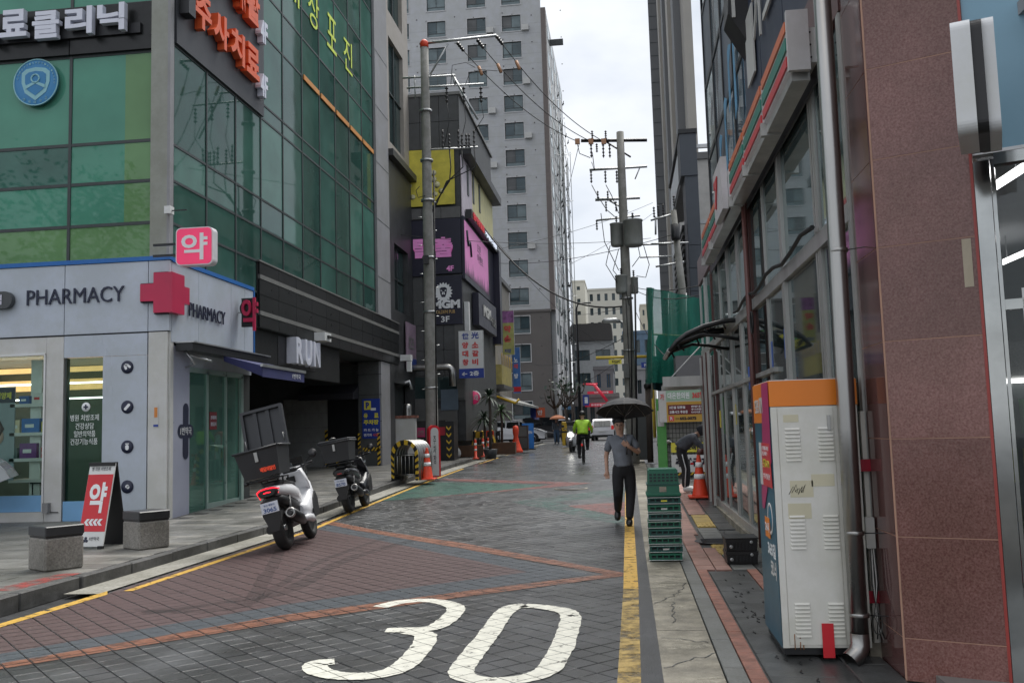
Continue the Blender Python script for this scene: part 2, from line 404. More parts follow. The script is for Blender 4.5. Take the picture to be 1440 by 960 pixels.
# stained zones and stripes on the paving
P_or = jointed('stripe_orange', (.26, .11, .065), wear=.4, alpha=.9, edge=.12, rough=.45, ws=5, joints=.016)
P_red = jointed('zone_red', (.105, .068, .066), wear=.3, edge=.12, rough=.42, ws=2, joints=.014, alpha=.95)
P_gry = jointed('zone_grey', (.1, .115, .13), wear=.36, rough=.42, ws=3, joints=.014, alpha=.7)
P_grn = jointed('zone_green', (.055, .14, .11), wear=.4, edge=.1, rough=.4, ws=3, alpha=.9)
P_grn2 = jointed('zone_green_worn', (.07, .17, .14), wear=.5, rough=.4, ws=3, alpha=.6, edge=.1)
P_rd2 = jointed('stripe_red_worn', (.28, .1, .085), wear=.42, rough=.45, ws=5, alpha=.75, edge=.1)
P_wh = jointed('road_paint_white', (.7, .69, .6), wear=.37, rough=.6, ws=7, edge=.01, joints=.007)
P_ye = jointed('road_paint_yellow', (.55, .33, .05), wear=.42, rough=.6, ws=9, edge=.05, joints=0)
P_yw = jointed('road_paint_yellow_worn', (.46, .32, .1), wear=.48, rough=.6, ws=5, edge=.12, joints=0)
def poly(name, m, pts, dz, parent=road):
    mb = MB(); bm = bmesh.new(); vs = [bm.verts.new((p[0], p[1], 0)) for p in pts]; bm.faces.new(vs)
    if max(p[1] for p in pts) > 15:
        for yy in range(15, 45):
            bmesh.ops.bisect_plane(bm, geom=bm.verts[:]+bm.edges[:]+bm.faces[:], plane_co=(0, yy, 0), plane_no=(0, 1, 0))
    for v in bm.verts: v.co.z = zg(v.co.y)+dz
    for f in bm.faces:
        if f.normal.z < 0: f.normal_flip()
    me = bpy.data.meshes.new(name); bm.to_mesh(me); bm.free(); me.materials.append(m)
    o = bpy.data.objects.new(name, me); C.objects.link(o); o.parent = parent; WL[o.name] = (0, 0, 0); return o
poly('red_zone', P_red, [(-5.4, 6.0), (-4.9, 6.4), (-3.25, 8.5), (-1.15, 10.33), (-3.85, 13.7), (-5.4, 15.4)], .003)
poly('grey_margin', P_gry, [(-5.4, 5.75), (-4.5, 6.3), (-3.06, 8.02), (-.45, 10.1), (-2.4, 12.6), (-5.02, 15.6), (-5.4, 15.7), (-5.4, 15.4), (-3.85, 13.7), (-1.15, 10.33), (-3.25, 8.5), (-4.9, 6.4), (-5.4, 6.0)], .0032)
poly('orange_stripe', P_or, [(-5.4, 5.15), (-4.42, 6.15), (-2.94, 7.7), (-1.4, 8.98), (-.1, 9.98), (-.18, 10.2), (-1.4, 9.32), (-3.06, 8.01), (-4.53, 6.31), (-5.4, 5.4)], .005)
poly('orange_stripe', P_or, [(-.18, 9.98), (-.05, 10.12), (-2.3, 12.95), (-5.14, 16.0), (-5.4, 16.2), (-5.4, 15.9), (-5.02, 15.55), (-2.42, 12.6)], .0054)
poly('green_zone', P_grn, [(-5.4, 19.4), (-4.9, 19.7), (-2.3, 21.9), (-2.0, 22.6), (-4.57, 24.1), (-5.4, 24.4)], .003)
poly('red_stripe', P_rd2, [(-5.2, 19.1), (-4.4, 19.9), (-1.4, 22.2), (-.9, 22.9), (-4.6, 25.2), (-5.3, 25.4), (-4.57, 24.5), (-1.8, 22.75), (-2.3, 22.0)], .005)
poly('green_zone', P_grn2, [(.0, 14.8), (-2.4, 18.8), (-.1, 21.3), (.0, 19.6), (-1.5, 18.6), (.0, 15.8)], .003)
poly('red_zone', P_rd2, [(.0, 15.8), (-1.2, 17.9), (.0, 18.4)], .003)
# the number on the road
def stroke(mb, pts, wd, dz, jit=.006):
    """a painted stroke of constant width, ragged edges"""
    P = [Vector((p[0], p[1], 0)) for p in pts]; Q = []
    for k in range(len(P)-1):               # Catmull-Rom
        a = P[max(k-1, 0)]; b = P[k]; c = P[k+1]; d = P[min(k+2, len(P)-1)]
        for i in range(10):
            t = i/10; Q.append(.5*((2*b)+(c-a)*t+(2*a-5*b+4*c-d)*t*t+(3*b-a-3*c+d)*t**3))
    Q.append(P[-1]); o = len(mb.v)
    for i, q in enumerate(Q):
        d = (Q[min(i+1, len(Q)-1)]-Q[max(i-1, 0)]).normalized(); n = Vector((-d.y, d.x, 0))
        for s_ in (1, -1):
            e = q+n*s_*(wd/2+rnd.uniform(-jit, jit)); mb.v.append((e.x, e.y, dz))
    for i in range(len(Q)-1): mb.f.append((o+2*i+1, o+2*i+3, o+2*i+2, o+2*i)); mb.mi.append(0)
zz = lambda x, y: G(400+x/2.769, 640+y/2.769)
n30 = MB()
stroke(n30, [zz(*p) for p in ((372, 592), (450, 572), (560, 566), (640, 580), (668, 602), (625, 648), (560, 676), (395, 682))], .165, .0062)
stroke(n30, [zz(*p) for p in ((480, 688), (548, 702), (528, 755), (455, 826), (350, 858), (210, 860), (128, 838), (128, 812), (195, 805))], .172, .0066)
stroke(n30, [zz(*p) for p in ((930, 586), (1040, 596), (1110, 620), (1100, 700), (1060, 790), (1010, 846), (900, 876), (760, 878), (688, 848), (735, 775), (800, 690), (850, 620), (890, 592), (940, 585))], .172, .0066)
n30.build('speed_number', P_wh, road)
# tyre marks sweeping over the stained zone
P_tm = jointed('tyre_mark', (.03, .028, .028), wear=.46, joints=0, alpha=.3, edge=.2, ws=2.5, rough=.5)
tmk = MB(); W3 = lambda x, y: G(x/3, 700+y/3)
stroke(tmk, [W3(1185, 215), W3(1140, 300), W3(1080, 400), W3(1040, 450), W3(900, 475), W3(600, 480)], .16, .0042, .02)
stroke(tmk, [G(640, 745), G(560, 765), G(480, 790), G(400, 832), G(300, 850), G(200, 862)], .2, .0044, .02)
stroke(tmk, [G(560, 750), G(450, 790), G(360, 845)], .12, .0046, .02); tmk.build('tyre_mark', P_tm, road)
# yellow lines
poly('yellow_line', P_ye, [(-5.62, 4.0), (-5.52, 4.0), (-5.36, 9.1), (-5.48, 9.3)], .006)
strip(MB(), -5.30, -5.20, 9.3, 30, .006, x0b=-5.42, x1b=-5.32).build('yellow_line', P_ye, road)
strip(MB(), -5.36, -5.26, 33, 38, .006, x0b=-5.36, x1b=-5.26).build('yellow_line', P_ye, road)
strip(MB(), -5.36, -5.26, 40, 55, .006).build('yellow_line', P_yw, road)
strip(MB(), -.14, .005, 3.5, 9.2, .006, x0b=-.1, x1b=.045).build('yellow_line', P_yw, road)
strip(MB(), -.1, .045, 9.2, 24, .006).build('yellow_line', P_ye, road)
# worn drain cover in the road
c = G(803, 687); mh = thing('manhole_cover', 'round iron manhole cover set in the far road', 'manhole cover', (c.x, c.y, c.z))
MB().lathe((c.x, c.y, c.z+.001), [(.33, 0), (.33, .008), (.0, .0085)], 24).build('cover', mat('iron', (.05, .05, .052), .6), mh)
MB().lathe((c.x, c.y, c.z+.001), [(.39, 0), (.39, .005), (.34, .0055)], 24).build('frame', M_conc, mh)
# ------------------------------------------------------------------ left kerb, gutter, pavement
XK = -5.88
pave = MB(); strip(pave, -14, XK-.13, 3, 16.0, .112); strip(pave, -60, -14, 3, 16.0, .11); strip(pave, -8.3, XK-.13, 16.0, 64, .112); strip(pave, -16, -8.3, 20, 31.2, .112)
sidewalk = pave.build('sidewalk', M_kerb, kind='structure')
gut = MB(); strip(gut, XK, XL-.06, 9.15, 64, .004)
gut.build('gutter', M_gut, road)
kmeshes = []
for k in range(3):
    b = MB().box(-.13, 0, -.495, .495, -.05, .135, b=.012); kmeshes.append(mesh_of(b, 'kerb_stone', M_kerb))
for k in range(62):
    y = 3+k*1.0; sh = .1*max(0, (9-y)/5)
    o = share('kerb_stone', kmeshes[k % 3], M_kerb, sidewalk, (XK+rnd.uniform(-.006, .006)-(.03 if y < 9.5 else 0), y, zg(y)-.005+rnd.uniform(-.004, .004)))
    o.rotation_euler.x = math.atan2(zg(y+.5)-zg(y-.5), 1)
def slab_mesh(w_, l_, h_, m, gap=.008, bev=.004, name='slab'):
    a, b = w_/2-gap/2, l_/2-gap/2
    mb = MB(); mb.add([(-a+bev, -b+bev, 0), (a-bev, -b+bev, 0), (a-bev, b-bev, 0), (-a+bev, b-bev, 0), (-a, -b, -bev), (a, -b, -bev), (a, b, -bev), (-a, b, -bev), (-a, -b, -h_), (a, -b, -h_), (a, b, -h_), (-a, b, -h_)],
        [(0, 1, 2, 3)]+[(4+i, 4+(i+1) % 4, (i+1) % 4, i) for i in range(4)]+[(8+i, 8+(i+1) % 4, 4+(i+1) % 4, 4+i) for i in range(4)])
    return mesh_of(mb, name, m)
smats = [M_side, mat('granite_slab_dark', (.15, .15, .143), .5, var=.22, vs=2.2, bump=.3, bs=150, dirt=.4), mat('granite_slab_pale', (.235, .228, .21), .5, var=.2, vs=2.2, bump=.3, bs=150, dirt=.4)]
sme = [slab_mesh(.6, .3, .02, m, name='paving_slab') for m in smats]
cnt = 0; rest = MB(); spots = []
for j in range(0, 100):
    y = 5.15+j*.3
    for i in range(0, 22):
        x = XK-.14-.3-i*.6-(.3 if j % 2 else 0)
        if x > XK-.14-.3+.01: continue
        if y > 15.8 and x < -8.0 and not (y > 20 and x > -11): continue
        if x < -1.02*y: continue
        spots.append(((x+2)**2+y*y, x, y))
    if j % 2:
        spots.append((1e9, XK-.14-.15, y))
spots.sort()
for d_, x, y in spots:
    z = zg(y)+.131+rnd.uniform(-.0015, .0015)
    if d_ < 1e8 and cnt < 300 and x/y > -.66:
        o = share('paving_slab', rnd.choice(sme), None, sidewalk, (x, y, z)); cnt += 1
        o.rotation_euler.x = math.atan2(zg(y+.15)-zg(y-.15), .3)
    else:
        hw = .296 if d_ < 1e8 else .146
        s_ = zg(y+.15)-zg(y)
        rest.add([(x-hw, y-.146, z-s_), (x+hw, y-.146, z-s_), (x+hw, y+.146, z+s_), (x-hw, y+.146, z+s_), (x-hw, y-.146, z-.02), (x+hw, y-.146, z-.02), (x+hw, y+.146, z-.02), (x-hw, y+.146, z-.02)], [(0, 1, 2, 3), (4, 5, 1, 0), (5, 6, 2, 1), (6, 7, 3, 2), (7, 4, 0, 3)])
rest.build('paving', M_side, sidewalk, kind='stuff')
poly('red_spill', jointed('red_spill_paint', (.35, .06, .05), wear=.5, joints=0, edge=.1, alpha=.8, ws=6), [(-6.35, 8.6), (-6.05, 8.6), (-6.02, 9.7), (-6.25, 9.7)], .1345, sidewalk)
# ------------------------------------------------------------------ right side: concrete strip, flush kerb, pavement
rp = MB(); strip(rp, .62, 1.75, 2, 30, -.008)
pav_r = rp.build('pavement', M_dark, kind='structure')
cs = MB(); cs_y = 3.0
while cs_y < 40:
    ln = rnd.uniform(1.6, 2.4); strip(cs, .16, .535, cs_y+.006, min(cs_y+ln, 40)-.006, .006+rnd.uniform(-.002, .002)); cs_y += ln
cs.build('concrete_strip', M_conc, pav_r)
ck_ = MB(); rk = random.Random(11)
for (x0, y0, x1, y1) in ((.17, 6.2, .53, 6.6), (.2, 7.1, .5, 6.9), (.17, 8.4, .4, 8.9), (.4, 8.9, .53, 9.5), (.2, 10.0, .52, 9.8), (.3, 7.6, .34, 8.5), (.17, 12.5, .53, 12.9), (.18, 14.6, .5, 15.2)):
    pts = [(x0+(x1-x0)*k/9+rk.uniform(-.02, .02), y0+(y1-y0)*k/9+rk.uniform(-.03, .03)) for k in range(10)]; stroke(ck_, pts, .008, zg(y0)+.0098, .002)
ck_.build('crack', M_dark, pav_r, kind='stuff')
st_ = MB()
for k in range(26):
    x, y = rk.uniform(.2, .5), rk.uniform(5.6, 14); stroke(st_, [(x-rk.uniform(.05, .12), y), (x, y+rk.uniform(-.06, .06)), (x+rk.uniform(.03, .1), y+rk.uniform(-.08, .08))], rk.uniform(.03, .12), .0094+k*.00002, .012)
st_.build('stain', jointed('pale_stain', (.5, .47, .38), wear=.48, joints=0, alpha=.5, edge=.1, ws=16), pav_r, kind='stuff')
ak = MB(); yy = 3.0
while yy < 24:      # ragged asphalt edge beside the yellow line
    strip(ak, .0, .165+rnd.uniform(0, .02), yy, yy+.15, .0035); yy += .15
ak.build('asphalt_edge', M_as, pav_r)
gk = slab_mesh(.135, .8, .05, M_gran, gap=.006, name='kerb_stone')
for k in range(34):
    y = 3.4+k*.8; o = share('kerb_stone', gk, None, pav_r, (.61, y, zg(y)+.012+rnd.uniform(-.001, .001)))
    o.rotation_euler.x = math.atan2(zg(y+.4)-zg(y-.4), .8)
def brick_pave(x, w_, l_, y0, y1, m, nm='brick', dz=.012, pr=pav_r, jit=.0015, keep=1.0):
    me = slab_mesh(w_, l_, .03, m, gap=.006, bev=.004, name=nm); y = y0+l_/2
    while y < y1:
        if rnd.random() < keep:
            o = share(nm, me, None, pr, (x, y, zg(y)+dz+rnd.uniform(-jit, jit))); o.rotation_euler.x = math.atan2(zg(y+.1)-zg(y-.1), .2)
        y += l_
brick_pave(.735, .11, .22, 5.5, 13.6, M_brick, 'paving_brick')
brick_pave(1.0, .4, .6, 5.4, 10.2, M_dark, 'drain_slab', dz=.007)
brick_pave(1.26, .11, .22, 7.3, 10.3, M_brick, 'paving_brick')
brick_pave(1.46, .27, .45, 5.4, 14, M_dark, 'paving_slab', dz=.01)
brick_pave(.81, .27, .3, 13.6, 22, M_pink, 'paving_tile'); brick_pave(.78, .2, .3, 10.3, 13.6, M_pink, 'paving_tile', dz=.014)
brick_pave(.97, .17, .3, 10.3, 12.2, M_pink, 'paving_tile'); brick_pave(1.19, .25, .3, 10.3, 11.5, M_gran, 'paving_tile'); 
brick_pave(1.15, .28, .3, 11.5, 12.4, M_tact, 'tactile_tile'); brick_pave(1.15, .28, .3, 14.6, 16.1, M_tact, 'tactile_tile')
brick_pave(1.12, .28, .3, 12.9, 14.4, M_gran, 'paving_tile'); brick_pave(1.44, .3, .3, 14.2, 22, M_dark, 'paving_slab', dz=.01); brick_pave(1.12, .28, .3, 16.2, 22, M_pink, 'paving_tile')
tb = MB()
for y0, n_ in ((11.5, 3), (14.6, 5)):
    for k in range(n_):
        for q in range(4):
            tb.box(1.035+q*.066, 1.065+q*.066, y0+.02+k*.3, y0+.28+k*.3, zg(y0)+.014, zg(y0)+.019)
tb.build('tactile_bar', M_tact, pav_r, kind='stuff')
sc_ = MB()
for k in range(44):                                   # slots cut in the drain covers
    y = rnd.uniform(5.9, 10); x = 1.0+rnd.uniform(-.14, .14); a = rnd.uniform(-.3, .3)
    pts = [(x+math.sin(a+t*.7)*.02*t, y+t*.035, .0155) for t in range(-1, 2)]
    sc_.tube([(p[0], p[1], p[2]-.004) for p in pts], .004, 5)
sc_.build('drain_slot', M_blk, pav_r)
c = Vector((1.12, 12.75, .012)); mh = thing('manhole_cover', 'dark oval manhole cover in the right pavement by the tactile tiles', 'manhole cover', c)
MB().lathe(c+Vector((0, 0, .001)), [(.29, 0), (.29, .006), (.26, .008), (0, .009)], 28).build('cover', mat('iron', (0, 0, 0)), mh)
hb = MB()
for k in range(-4, 5): hb.box(c.x-.2, c.x+.2, c.y+k*.05-.01, c.y+k*.05+.01, c.z+.009, c.z+.0125)
hb.build('ribs', M_blkm, mh)
# ------------------------------------------------------------------ LEFT: glass office building
XA = -8.285; YA = 16.0
G_a = glass('glass_green_a', (.045, .115, .092), refl=.24, wav=.006)
G_b = glass('glass_green_b', (.06, .155, .122), refl=.22, wav=.006)
G_c = glass('glass_green_c', (.03, .08, .065), refl=.26, wav=.006)
G_f1 = glass('glass_blind_teal', (.085, .27, .19), refl=.3, wav=.02, var=.12)
G_f2 = glass('glass_blind_lime', (.14, .27, .12), refl=.3, wav=.02, var=.12)
G_f3 = glass('glass_front_dark', (.05, .14, .11), refl=.32, wav=.02)
M_colm = mat('pilaster_stone', (.29, .3, .265), .55, var=.1, vs=3, dirt=.15)
M_colg = mat('pilaster_grey', (.27, .27, .285), .55, var=.08, vs=3, dirt=.12, streak=.3)
M_band = mat('black_granite', (.012, .013, .013), .3, var=.4, vs=5, bump=.05, spec=.35)
M_strip = mat('band_strip', (.17, .17, .16), .45, var=.1)
M_core = mat('building_core', (.03, .035, .035), .8)
bA = thing('office_building', 'green glass office building with black stone band above the garage, pharmacy in its corner', 'building', (XA, YA, .13))
B('core', M_core, bA, -22, XA-.35, 20.3, 33.2, 4.12, 24); B('core', M_core, bA, -22, XA-.6, 16.5, 20.3, 4.95, 24)
# corner pilaster
B('pilaster', M_colm, bA, -8.66, -8.325, 15.97, 16.35, 4.9, 24); B('pilaster', M_colg, bA, -8.325, -8.27, 15.96, 16.1, 4.9, 24)
B('pilaster', M_colg, bA, -8.6, -8.205, 30.3, 32.0, 5.6, 24)
for z in (6.9, 8.9, 10.9, 12.9, 14.9): B('joint', M_frame, bA, -8.2, -8.195, 30.3, 32.0, z, z+.012)
# front curtain wall
us = [0, 1.72, 3.44, 5.16, 6.88, 8.6, 10.32, 12.0]; us = [12.0-u for u in reversed(us)]
vsf = [4.95, 5.64, 6.45, 7.23, 8.98, 9.95, 11.4, 13.1, 14.8, 16.5, 18.2, 20]
def pmf(i, j):
    if j == 4: return M_core
    if i == 6: return G_f2 if j in (0,) else G_f1
    return (G_f1, G_f3)[(i+j) % 2] if j else G_f2
curtain(bA, (-20.66, 16.12, 0), X, Z, -Y, us, vsf, M_frame, pmf, fw=.06, name='pane', skip=lambda i, j: j == 4)
for j in (1, 2, 3):        # pale green blind behind the right half of each big pane
    MB().obox((-9.27, 16.12, 0), X, Z, -Y, 0, .56, vsf[j]+.035, vsf[j+1]-.035, -.021, -.0185).build('blind', G_f2, bA)
for i in range(7): MB().box(-20.66+us[i]+.01, -20.66+us[i+1]-.01, 16.05, 16.11, 9.0, 9.93).build('spandrel', M_band, bA)
# street curtain wall
ust = [16.12+(30.28-16.12)*k/10 for k in range(11)]
vst = [4.88, 5.6, 6.42, 7.12, 9.08, 9.45, 11.2, 12.27, 13.1, 14.6, 16.2, 17.8, 19.4, 21]
rg = random.Random(3)
def pms(i, j):
    return rg.choice((G_a, G_a, G_b, G_c) if j > 1 else (G_a, G_c))
curtain(bA, (XA, 0, 0), Y, Z, X, ust, vst, M_frame, pms, fw=.05, fd=.06, skip=lambda i, j: (j == 0 and i > 2))
orm = mat('orange_strip', (.6, .25, .05), .5)
for k in range(5, 10): B('orange_strip', orm, bA, XA+.001, XA+.03, ust[k]+.08, ust[k+1]-.08, 11.12, 11.26)
# black stone band
band = MB().box(-9.4, -8.295, 20.16, 33.3, 4.07, 5.58).build('band_core', M_core, bA)
for k in range(11):
    for (z0, z1) in ((4.08, 4.35), (4.47, 4.83), (4.84, 5.19), (5.31, 5.59)):
        B('stone_panel', M_band, bA, -8.295, -8.25, 20.17+k*1.1935, 20.17+(k+1)*1.1935-.012, z0, z1)
B('light_strip', M_strip, bA, -8.295, -8.235, 20.17, 33.28, 4.36, 4.46); B('light_strip', M_strip, bA, -8.295, -8.235, 20.17, 33.28, 5.2, 5.3)
B('stone_panel', M_band, bA, -8.6, -8.285, 20.1, 20.16, 4.07, 5.6); B('coping', M_strip, bA, -8.385, -8.225, 20.1, 33.32, 5.592, 5.63)
# garage recess under the band
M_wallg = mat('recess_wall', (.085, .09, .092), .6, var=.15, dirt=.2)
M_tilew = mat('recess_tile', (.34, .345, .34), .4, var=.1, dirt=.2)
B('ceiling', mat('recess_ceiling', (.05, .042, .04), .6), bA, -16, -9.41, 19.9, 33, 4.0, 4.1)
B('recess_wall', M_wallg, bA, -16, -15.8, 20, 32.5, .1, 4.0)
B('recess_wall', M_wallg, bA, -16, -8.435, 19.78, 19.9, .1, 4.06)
for i in range(5):
    for j in range(5): B('wall_tile', M_tilew, bA, -11.9+i*.32, -11.9+(i+1)*.32-.008, 31.18, 31.22, .35+j*.5, .35+(j+1)*.5-.008)
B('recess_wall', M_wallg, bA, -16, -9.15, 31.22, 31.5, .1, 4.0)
B('shutter_door', M_blkm, bA, -10.3, -9.15, 31.17, 31.215, .3, 2.9)
B('fascia', mat('grey_fascia', (.02, .021, .021), .6, spec=.2), bA, -8.505, -8.385, 19.9, 26.5, 3.1, 4.05)
pg = MB().box(-9.12, -8.385, 30.9, 32.5, .2, 4.05)
pg.build('garage_pillar', M_wallg, bA)
B('garage_pillar', M_colg, bA, -8.385, -8.305, 30.9, 32.5, .2, 4.05)
for z in (1.1, 2.0, 2.9, 3.6): B('joint', M_blkm, bA, -9.13, -8.3, 30.895, 30.9, z, z+.015)
tl = MB().box(-13.4, -12.1, 27.5, 27.6, 3.86, 3.93); tl.build('ceiling_lamp', mat('lamp_off', (.5, .5, .48), .5), bA)
# RUN sign
rn = thing('channel_letters', 'white RUN letters standing out from the dark garage fascia', 'sign', (XA, 22.2, 3.4))
a = atX(412, 517, -8.305); b_ = atX(447, 481, -8.305)
for i, ch in enumerate('RUN'):
    text(ch, mat('white_letter', (.66, .68, .76), .4, var=.05), rn, (-8.365, 22.15+i*.66, 3.38), Y, Z, .5, .66, depth=.26, bold=.04, name='letter')
B('backing', M_blk, rn, -8.405, -8.375, 21.6, 24.3, 3.3, 4.02)
# black awning in the recess
aw = thing('awning', 'short black fabric awning inside the dark garage recess', 'awning', (-10.2, 30.2, 2.6))
MB().prism([(0, 0), (.9, -.35), (.9, -.55), (0, -.5)], (-11.0, 31.1, 3.3), -Y, Z, X, 0, 1.9).build('canopy', mat('black_canvas', (.015, .014, .02), .7), aw)
# hazard striped edge guards
def hazard(parent, o, u, v, n, w_, h_, th=.03, k=8, name='hazard_guard', vert=True):
    """yellow and black diagonal stripes as two meshes"""
    yb, kb = MB(), MB(); o, u, v, n = map(Vector, (o, u, v, n)); L_ = h_ if vert else w_; Wd = w_ if vert else h_
    a_, b_ = (u, v) if vert else (v, u); s_ = L_/k
    for i in range(k*2+2):
        t0, t1 = (i-2)*s_/2, (i-1)*s_/2; pl = [(0, t0), (0, t1), (Wd, t1+Wd*.8), (Wd, t0+Wd*.8)]
        pl = [(x, min(max(y, 0), L_)) for x, y in pl]
        if len({(round(x, 4), round(y, 4)) for x, y in pl}) < 3: continue
        (yb if i % 2 else kb).prism(pl, o, a_, b_, n, 0, th)
    q = thing(name, None, None, tuple(o)) if parent is None else parent
    if yb.f: fixn(yb.build('yellow_stripe', M_hazy, q))
    if kb.f: fixn(kb.build('black_stripe', M_blk, q))
    return q
hg = thing('edge_guard', 'yellow and black edge guards framing the garage pillar', 'edge guard', (-9.1, 30.85, .2))
hazard(hg, (-8.465, 30.89, .25), X, Z, -Y, .1, 1.35, k=8); hazard(hg, (-9.1, 30.89, 1.0), X, Z, -Y, .7, .12, k=6, vert=False); hazard(hg, (-9.14, 30.88, .8), X, Z, -Y, .09, .8, k=5)
hg = thing('edge_guard', 'yellow and black edge guard by the shutter door behind the black scooter', 'edge guard', (-10.2, 31.1, .2))
hazard(hg, (-10.4, 31.16, .25), X, Z, -Y, .1, 1.5, k=8); hazard(hg, (-10.0, 31.15, .3), X, Z, -Y, .09, 1.1, k=6); 
# parking sign
def board(name, label, cat, o, u, v, w_, h_, th, face, items, group=None, side=None, frame=None):
    """flat sign board: o lower-left front corner; items = (string, x, y, w, h, material[, bold])"""
    u, v = Vector(u).normalized(), Vector(v).normalized(); n = u.cross(v); o = Vector(o)
    t = thing(name, label, cat, tuple(o), group)
    MB().obox(o, u, v, n, 0, w_, 0, h_, -th, 0).build('board', side or face, t)
    if side: MB().obox(o, u, v, n, .012, w_-.012, .012, h_-.012, 0, .003).build('face', face, t)
    for it in items:
        if it[0] == '#':      # coloured panel
            MB().obox(o, u, v, n, it[1], it[1]+it[3], it[2], it[2]+it[4], .0035, .006).build('panel', it[5], t)
        else: text(it[0], it[5], t, o+u*it[1]+v*it[2]+n*.0085, u, v, it[3], it[4], depth=.004, bold=it[6] if len(it) > 6 else .03)
    return t
M_pkb = mat('parking_blue', (.02, .05, .3), .4, var=.05); M_sy = mat('sign_yellow', (.75, .68, .08), .4, var=.05); M_rt = mat('sign_redtext', (.65, .08, .08), .5)
board('parking_sign', 'blue and yellow parking sign on the grey garage pillar', 'sign', (-8.98, 30.87, 1.42), X, Z, .62, 1.35, .02, M_pkb,
      [('#', .07, .98, .24, .3, M_sy), ('P', .13, 1.02, .12, .22, M_pkb, .06), ('#', .3, .95, .18, .09, M_txtw), ('유', .05, .7, .15, .16, M_sy, .05), ('료', .42, .7, .15, .16, M_sy, .05), ('주차장', .05, .47, .52, .17, M_sy, .05), ('카 드 가 능', .05, .24, .52, .1, M_txtw), ('전기차', .05, .07, .28, .1, M_txtw), ('사양', .36, .07, .2, .1, M_rt)])
# lettering on the building
M_orl = mat('orange_letter', (.75, .12, .035), .4, var=.08); M_wl = mat('white_letter', (.66, .68, .76), .4, var=.05)
sg = thing('sign_panel', 'dark sign panel with orange Korean letters on the street side of the glass building', 'sign', (XA, 16.2, 9.0))
MB().box(XA+.002, XA+.05, 16.14, 20.42, 9.1, 13.05).build('panel', mat('sign_slate', (.04, .043, .05), .5, var=.1), sg)
for i, ch in enumerate('주사치료'):
    text(ch, M_orl, sg, (XA+.06, 16.55+i*.83, 9.68+i*.0), Y, Z, .72, .72, depth=.16, bold=.035, name='letter')
text('4F', M_wl, sg, (XA+.06, 19.88, 9.45), Y, Z, .42, .55, depth=.14, bold=.03, name='letter')
for i, ch in enumerate('주사재활'):
    text(ch, M_orl, sg, (XA+.06, 16.55+i*.83, 10.95), Y, Z, .74, .78, depth=.16, bold=.035, name='letter')
text('4F', M_wl, sg, (XA+.06, 19.88, 10.75), Y, Z, .42, .55, depth=.14, bold=.03, name='letter')
MB().box(XA+.06, XA+.2, 19.0, 20.1, 12.0, 12.6).build('lamp_box', mat('lamp_green', (.3, .4, .32), .5), sg)
B('bracket', M_blkm, sg, XA+.05, XA+.25, 16.22, 16.5, 9.72, 10.1)
fl = thing('channel_letters', 'white Korean clinic letters over the front windows of the glass building', 'sign', (-12, 15.9, 9.2))
a = atY(-42, 62, 15.93); b_ = atY(181, 50, 15.93); wds = 2.66
for i, ch in enumerate('의료클리닉'):
    p0 = atY((-40, 5, 50, 96, 141)[i], (66, 57, 59, 53, 48)[i], 15.93); text(ch, M_wl, fl, p0, X, Z, .55, .54, depth=.12, bold=.035, name='letter')
B('rail', M_blkm, fl, -13, -8.9, 15.99, 16.05, 9.3, 9.5)
ylm = mat('lime_letter', (.62, .75, .08), .5)
yl = thing('window_lettering', 'lime green Korean letters stuck across the upper street windows', 'lettering', (XA, 21.5, 13.1))
for i, ch in enumerate('대상포진'):
    text(ch, ylm, yl, (XA+.003, 22.1+i*1.62, 12.95+.0*i), Y, Z, .9, 1.05, depth=.006, bold=0.0, name='letter')
# round emblem
em = thing('emblem', 'round blue hospital emblem with a shield behind the front window', 'emblem', tuple(atY(52, 117, 16.06)))
ec = atY(52, 117, 16.06); M_eb = mat('emblem_blue', (.03, .2, .42), .5, var=.08); M_el = mat('emblem_pale', (.25, .5, .55), .5, var=.08)
MB().lathe(ec, [(.46, 0), (.46, .03), (.44, .035), (0, .036)], 40, ax=-Y).build('disc', M_eb, em)
MB().lathe(ec-Y*.037, [(.465, -.01), (.465, .008), (.445, .008), (.445, -.01)], 40, ax=-Y).build('rim', M_el, em)
def flat(mb, pts, t0, t1, o=ec): return mb.prism([(x, y) for x, y in pts], o, X, Z, -Y, t0, t1)
shield = [(-.29, .2), (-.2, .27), (0, .3), (.2, .27), (.29, .2), (.29, -.0), (.22, -.2), (0, -.36), (-.22, -.2), (-.29, 0)]
fixn(flat(MB(), shield, .038, .044).build('shield', M_el, em)); fixn(flat(MB(), [(x*.74, y*.74) for x, y in shield], .046, .05).build('shield_field', M_eb, em))
MB().tube([ec-Y*.053+Z*(.07+.08*math.cos(R(t)))+X*.08*math.sin(R(t)) for t in range(0, 361, 20)], .018, 6).build('ring', M_el, em)
fixn(flat(MB(), [(-.2, -.06), (0, .02), (.2, -.06), (.2, -.13), (0, -.03), (-.2, -.13)], .051, .056).build('chevron', M_el, em))
for i, ch in enumerate('연세대학교'):
    t = R(235+i*17.5); text(ch, M_el, em, ec+Vector((math.cos(t)*.395-.03, -.042, math.sin(t)*.395-.03)), X, Z, .05, .055, depth=.004, bold=0, name='letter')
for i in range(22):
    t = R(-15+i*9.5); text('YONSEIUNIVERSITYSEOULX'[i], M_el, em, ec+Vector((math.cos(t)*.39-.012, -.042, math.sin(t)*.39-.018)), X, Z, .028, .036, depth=.004, bold=0, name='letter') if 0 < i < 20 else None
